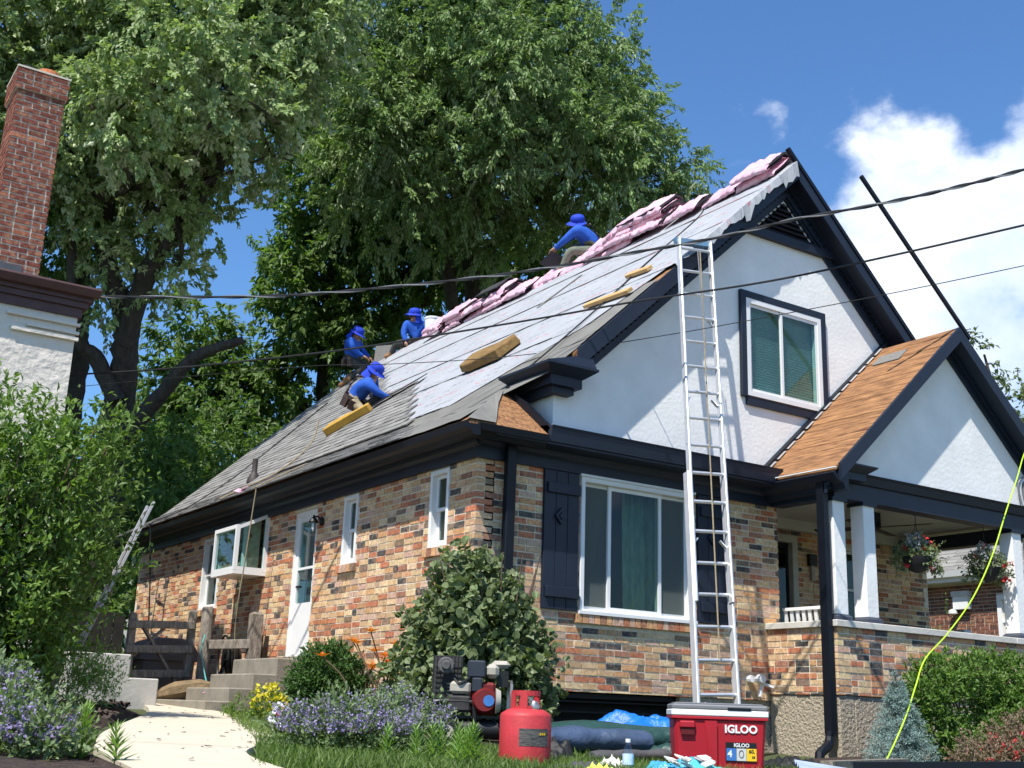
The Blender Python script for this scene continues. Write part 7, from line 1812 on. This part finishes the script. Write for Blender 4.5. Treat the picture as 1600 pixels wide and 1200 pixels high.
# pump: finned cylinders and head
pm = MB()
for k in range(6): L.disc(pm, (-.20, -.02, .42 + k * .035), .085, .014, 'w', 14)
L.disc(pm, (-.20, -.02, .50), .06, .24, 'w', 12); pm = pm.build('pump', M['steel'], cp)
mb = MB(); L.disc(mb, (-.24, -.22, .77), .085, .10, 'v', 12); L.disc(mb, (-.24, -.28, .77), .05, .03, 'v', 10); mb.build('air_filter', mat('grimy_black', (.05, .05, .05), .7, col2=(.14, .13, .12), nscale=20), pm, bevel=.01)
mb = MB(); L.box(mb, -.19, .02, -.25, -.13, .50, .62); mb.build('muffler_guard', M['cream'], cp, bevel=.02)
mb = MB(); L.box(mb, -.22, .03, -.24, -.05, .32, .49); mb.build('crankcase', mat('sooty_metal', (.035, .032, .03), .6, var=.4, nscale=20), cp, bevel=.02)
en = MB(); L.box(en, .02, .27, -.20, .12, .30, .62); en = en.build('engine', M['darkred'], cp, bevel=.02)
mb = MB(); mb.tube([L(.16, -.23, .44), L(.16, -.29, .44)], [.10, .08], 20); mb.build('recoil_housing', M['darkred'], en)
mb = MB(); L.disc(mb, (.20, -.293, .44), .055, .012, 'v', 16); mb.build('recoil_badge', M['bluelabel'], en)
mb = MB(); mb.tube([L(.27, -.22, .44), L(.32, -.22, .44)], [.10, .08], 18); mb.build('flywheel_cover', M['cream'], en, smooth=True)
mb = MB(); L.box(mb, -.02, .16, -.24, -.05, .66, .83); mb.build('airbox', mat('slate_plastic', (.028, .034, .045), .45), en, bevel=.012)
mb = MB(); L.box(mb, .03, .13, -.25, -.12, .52, .66); mb.build('carburettor_cover', bpy.data.materials['slate_plastic'], en, bevel=.01)
mb = MB(); L.box(mb, .165, .30, -.22, .06, .66, .80); mb.build('fuel_tank', M['cream'], en, bevel=.03)
mb = MB(); L.box(mb, .22, .42, -.12, .12, .76, .84); mb.build('muffler', M['cream'], en, bevel=.03)
mb = MB(); L.box(mb, .29, .40, -.12, .10, .58, .74); mb.build('cooling_fins', M['black'], en)
mb = MB(); mb.tube(smooth_curve([L(-.16, -.20, .66), L(-.10, -.26, .60), L(-.02, -.24, .64), L(.03, -.2, .70)], 5), .011, 6); mb.build('pipe', M['black'], cp)
mb = MB(); mb.tube(smooth_curve([L(.25, -.15, .28), L(.33, -.22, .20), L(.42, -.2, .30)], 5), .008, 6); mb.build('pipe', M['black'], cp)
# crumpled cloth shapes
def rumple(name, label, cat, c, sx, sy, h, m, ang=0, seed=0, fold=5, flat=0.6, group=None, nu=26, nv=16):
    r = random.Random(seed); ph = [r.uniform(0, 6.28) for _ in range(6)]; a = math.radians(ang); V = []; F = []
    z0 = gz(c[0], c[1]) if len(c) == 2 else c[2]
    for j in range(nv + 1):
        v = j / nv * 2 - 1
        for i in range(nu + 1):
            u = i / nu * 2 - 1
            ed = max(0, (1 - abs(u) ** 3)) ** flat * max(0, 1 - abs(v) ** 3) ** flat
            z = h * ed * (.92 - .34 * abs(math.sin(fold * u * 1.6 + ph[0] + v * 1.3)) - .26 * abs(math.sin(fold * v * 1.4 + ph[1] + u * 2.2)) + .10 * math.sin((u + v) * fold * 2.3 + ph[2])) + r.uniform(0, .012) * ed
            k = 1 + .10 * math.sin(ph[3] + 4 * u) * (1 - abs(v)); x = u * sx * (1 + .10 * math.sin(3 * v + ph[4])); y = v * sy * k
            V.append((c[0] + x * math.cos(a) - y * math.sin(a), c[1] + x * math.sin(a) + y * math.cos(a), z0 + z))
    for j in range(nv):
        for i in range(nu): F.append((j * (nu + 1) + i, j * (nu + 1) + i + 1, (j + 1) * (nu + 1) + i + 1, (j + 1) * (nu + 1) + i))
    o = np_mesh(name, V, F, m, None, org=(c[0], c[1], z0), smooth=True)
    return tag(o, label, cat, group)
def roll(name, label, cat, pts, rad, m, seed=0, group=None, end=None):
    r = random.Random(seed); c = smooth_curve(pts, 8); seg = 18; V = []; F = []
    for i, p in enumerate(c):
        t = i / (len(c) - 1); d = (c[min(i + 1, len(c) - 1)] - c[max(i - 1, 0)]).normalized(); s_ = d.cross(Vector((0, 0, 1))).normalized(); up = s_.cross(d)
        rr2 = rad * (1 + .07 * math.sin(t * 17 + seed) + r.uniform(-.03, .03)) * (1 if .04 < t < .96 else .86)
        for k in range(seg):
            a = 2 * math.pi * k / seg; q = rr2 * (1 + .05 * math.sin(3 * a + t * 9)); z = math.sin(a) * q * .82
            V.append(tuple(p + s_ * math.cos(a) * q * 1.1 + up * z))
    for i in range(len(c) - 1):
        for k in range(seg): F.append((i * seg + k, i * seg + (k + 1) % seg, (i + 1) * seg + (k + 1) % seg, (i + 1) * seg + k))
    o = np_mesh(name, V, F, m, None, org=tuple(c[0]), smooth=True); tag(o, label, cat, group)
    for e in (0, len(c) - 1):
        mb = MB(); mb.add([V[e * seg + k] for k in range(seg)], [tuple(range(seg))]); mb.build('rolled_end', end or m, o)
    return o
roll('rolled_tarp', 'navy tarp rolled up on the grass beside the red gas tank', 'tarp', [(-.98, -2.55, -.40), (-.6, -2.58, -.39), (-.12, -2.72, -.40)], .105, M['tarpnavy'], 1)
roll('rolled_tarp', 'dark green tarp folded on the grass behind the navy roll', 'tarp', [(-.90, -2.25, -.40), (-.4, -2.32, -.37), (.35, -2.52, -.39), (.6, -2.62, -.40)], .125, M['tarpgreen'], 2)
rumple('blue_tarp', 'bright blue tarp heaped on the dark tarps under the basement window', 'tarp', (.26, -2.22, -.36), .42, .18, .20, M['tarpblue'], -22, 4, fold=2.1, nu=40, nv=24)
rumple('tarp_fold', 'loose black green tarp fold beside the cooler', 'tarp', (.0, -2.85), .36, .20, .16, M['tarpgreen'], -25, 14, fold=2)
roll('rolled_mat', 'charcoal rolled mat lying in front of the tarps', 'mat', [(-.95, -3.12, -.49), (-.65, -3.10, -.48), (-.3, -3.14, -.47)], .05, M['greycloth'], 5)
rumple('black_bag', 'slumped black cloth bag right of the gas tank', 'bag', (-1.25, -3.10), .13, .12, .20, M['cloth_black'], 20, 6, fold=3)
rumple('work_shirt', 'lime yellow work shirt crumpled on the grass at the bottom edge', 'shirt', (-1.88, -4.40), .13, .11, .09, M['lime'], -20, 7, fold=4)
rumple('charcoal_shirt', 'charcoal shirt crumpled behind the lime one', 'shirt', (-1.72, -4.05), .18, .12, .08, M['greycloth'], -30, 8, fold=4)
rumple('glove', 'off white work glove lying beside the water bottle', 'glove', (-1.25, -3.72), .08, .07, .10, M['offwhite'], 10, 9, fold=4)
L = Loc(-1.40, -4.05, 0); wb = thing('water_bottle', 'clear plastic water bottle with pale blue label on the grass', 'bottle', tuple(L.o))
mb = MB(); mb.lathe(L(0, 0, 0), [(.028, 0), (.032, .01), (.032, .05), (.030, .06), (.032, .07), (.032, .125), (.026, .145), (.013, .17), (.013, .185)], 16); mb.build('body', M['bottle'], wb, smooth=True)
mb = MB(); mb.lathe(L(0, 0, 0), [(.0328, .06), (.0328, .12)], 16); mb.build('label', M['label'], wb, smooth=True)
mb = MB(); mb.lathe(L(0, 0, .183), [(.015, 0), (.015, .02)], 12); mb.build('cap', M['white'], wb)
pb = rumple('plastic_bag', 'teal and clear plastic bag of packaging in front of the cooler', 'bag', (-1.12, -4.22), .26, .15, .15, M['tealbag'], -25, 11, fold=2.6, nu=36, nv=22)
mb = MB()
for k in range(12): a = Vector((-1.12 + rnd.uniform(-.18, .18), -4.26 + rnd.uniform(-.10, .05), gz(-1.1, -4.2) + rnd.uniform(.08, .13))); mb.obox(a, (1, rnd.uniform(-.6, .6), rnd.uniform(-.4, .4)), (0, 1, .3), (0, -.3, 1), (.03, .025, .004))
tag(mb.build('wrapper', M['offwhite'], pb), kind='stuff')
rumple('rubbish_bag', 'black rubbish bag slumped behind the cooler at right', 'bag', (.62, -3.42), .28, .18, .14, M['cloth_black'], -25, 12, fold=5)
rumple('rubbish_bag', 'black plastic sheeting bunched under the spruce at the bottom right', 'bag', (2.0, -3.35), .60, .14, .10, M['cloth_black'], -15, 15, fold=6)
# pale corrugated panel
V = []; F = []; c = Vector((.22, -4.12, gz(.2, -4.1) + .02))
for i in range(25):
    for j in range(3):
        u = i / 24; V.append((c.x - .12 + .30 * (j / 2), c.y + .10 - .20 * (j / 2) + .10 * u, c.z + .01 + .09 * u - .045 * (j / 2) + .012 * math.sin(u * 34)))
for i in range(24):
    for j in range(2): F.append((i * 3 + j, i * 3 + j + 1, (i + 1) * 3 + j + 1, (i + 1) * 3 + j))
tag(np_mesh('corrugated_panel', V, F, M['palesheet'], None, org=tuple(c), smooth=True), 'pale blue corrugated plastic panel lying right of the cooler', 'panel')
mb = MB(); mb.bar((.05, -4.45, gz(0, -4.5) + .12), (2.4, -6.6, gz(2.4, -6.6) + .36), .06, .05); mb.bar((.1, -4.4, gz(0, -4.5) + .07), (2.45, -6.5, gz(2.4, -6.6) + .30), .05, .06)
tag(mb.build('gutter_length', M['gutter'], None, org=(0, -5.3, -.5)), 'long dark length of gutter along the bottom right edge', 'gutter')
mb = MB(); mb.bar((.6, -3.75, gz(.6, -3.75) + .05), (2.3, -3.05, gz(2.3, -3.1) + .06), .09, .12); tag(mb.build('landscape_timber', M['oldwood'], None, org=(1.4, -3.4, -.6)), 'dark landscape timber edging the spruce bed', 'timber')
# white carton with a red arrow lying in the catmint
c = Vector((-2.42, -1.45, gz(-2.42, -1.45) + .02)); mb = MB(); mb.obox(c + Vector((0, 0, .12)), (.9, -.3, -.5), (.25, 1, 0), (.5, 0, .9), (.10, .03, .075)); pk = mb.build('carton', M['white'], None, org=tuple(c)); tag(pk, 'white carton with red stripe tilted among the catmint by the path', 'carton')
n_ = Vector((.9, -.3, -.5)).cross(Vector((.25, 1, 0))).normalized(); u_ = Vector((.9, -.3, -.5)).normalized(); q = c + Vector((0, 0, .12)) + Vector((.25, -1, 0)).normalized() * 0; fy_ = Vector((-.25, -1, 0)).normalized() * .033
w_ = u_.cross(Vector((.25, 1, 0)).normalized())
mb = MB(); mb.obox(q + fy_ + u_ * -.01, u_, w_, fy_, (.07, .014, .001)); mb.obox(q + fy_ + u_ * -.06 + w_ * .02, w_, u_, fy_, (.035, .016, .001)); mb.build('printed_arrow', mat('print_red', (.45, .03, .03), .5), pk)
# mulch chips in the left bed
V = []; F = []
for _ in range(2600):
    x = rnd.uniform(-4.6, -2.1); y = rnd.uniform(-2.2, 3.0)
    if x > -3.95 + (y + 2.4) * .335 - .05: continue
    z = gz(x, y) + .055 + rnd.uniform(0, .03); a = rnd.uniform(0, 6.28); l = rnd.uniform(.02, .05); w = rnd.uniform(.006, .014); tl = rnd.uniform(-.02, .02); b0 = len(V); cx, sx_ = math.cos(a), math.sin(a)
    V += [(x - cx * l - sx_ * w, y - sx_ * l + cx * w, z - tl), (x - cx * l + sx_ * w, y - sx_ * l - cx * w, z - tl + .006), (x + cx * l + sx_ * w, y + sx_ * l - cx * w, z + tl + .006), (x + cx * l - sx_ * w, y + sx_ * l + cx * w, z + tl)]
    F.append((b0, b0 + 1, b0 + 2, b0 + 3))
tag(np_mesh('bark_mulch', V, F, mat('bark_chip', (.11, .075, .055), .95, col2=(.03, .022, .018), nscale=7)), 'dark bark chips covering the bed left of the path', 'mulch', kind='stuff')
# grass
def blades(name, n, region, hmin, hmax, label, m):
    x0, x1, y0, y1, ok = region; P = []
    X = rng.uniform(x0, x1, n * 3); Y = rng.uniform(y0, y1, n * 3)
    keep = np.array([ok(a, b) for a, b in zip(X, Y)]); X = X[keep][:n]; Y = Y[keep][:n]; n = len(X)
    Z = np.array([gz(a, b) for a, b in zip(X, Y)]) - .012
    a = rng.uniform(0, 6.28, n); h = rng.uniform(hmin, hmax, n) * rng.uniform(.6, 1.0, n); w = rng.uniform(.0035, .007, n); lean = rng.uniform(.1, .8, n) * h; b = rng.uniform(0, 6.28, n)
    sx = np.cos(a) * w; sy = np.sin(a) * w; lx = np.cos(b) * lean; ly = np.sin(b) * lean
    V = np.stack([np.stack([X - sx, Y - sy, Z], 1), np.stack([X + sx, Y + sy, Z], 1), np.stack([X + lx * .35 + sx * .7, Y + ly * .35 + sy * .7, Z + h * .6], 1), np.stack([X + lx, Y + ly, Z + h], 1), np.stack([X + lx * .35 - sx * .7, Y + ly * .35 - sy * .7, Z + h * .6], 1)], 1).reshape(-1, 3)
    i = np.arange(n)[:, None] * 5; F = np.concatenate([i + np.array([[0, 1, 2]]), i + np.array([[0, 2, 4]]), i + np.array([[4, 2, 3]])], 1).reshape(-1, 3)
    return tag(np_mesh(name, V, F, m), label, 'grass', kind='stuff')
blades('grass', 60000, (-3.3, 3.0, -6.6, -2.0, lambda x, y: x > -2.9 + (y + 3) * .1 and not (x > .9 and y > -3.9 + x * .25)), .05, .11, 'green lawn grass around the gas tank, bags and cooler', M['lf_grass'])
blades('rough_grass', 16000, (-3.8, -1.0, -4.6, 3.0, lambda x, y: x > -2.93 + (y + 2.2) * (.40 if y < -2.2 else .33) and x < -2.1 + (y + 2.2) * .30), .05, .12, 'rough grass strip along the right edge of the path', M['lf_grass'])
# leaf litter and grit on the path
V = []; F = []
for _ in range(70):
    i_ = rnd.randrange(4, len(pl) - 14); q = pl[i_].lerp(pr[i_], rnd.random() ** .5 if rnd.random() < .5 else 1 - rnd.random() ** 2); x, y = q.x + rnd.uniform(-.05, .05), q.y + rnd.uniform(-.05, .05); z = gz(x, y) + .041; a = rnd.uniform(0, 6.28); l = rnd.uniform(.005, .022); w = l * rnd.uniform(.25, .6); cx, sx_ = math.cos(a), math.sin(a); b0 = len(V)
    V += [(x - cx * l - sx_ * w, y - sx_ * l + cx * w, z), (x - cx * l + sx_ * w, y - sx_ * l - cx * w, z + .003), (x + cx * l + sx_ * w, y + sx_ * l - cx * w, z + .006), (x + cx * l - sx_ * w, y + sx_ * l + cx * w, z)]
    F.append((b0, b0 + 1, b0 + 2, b0 + 3))
tag(np_mesh('leaf_litter', V, F, bpy.data.materials['bark_chip']), 'scattered dry leaf litter and grit on the concrete path', 'litter', kind='stuff')
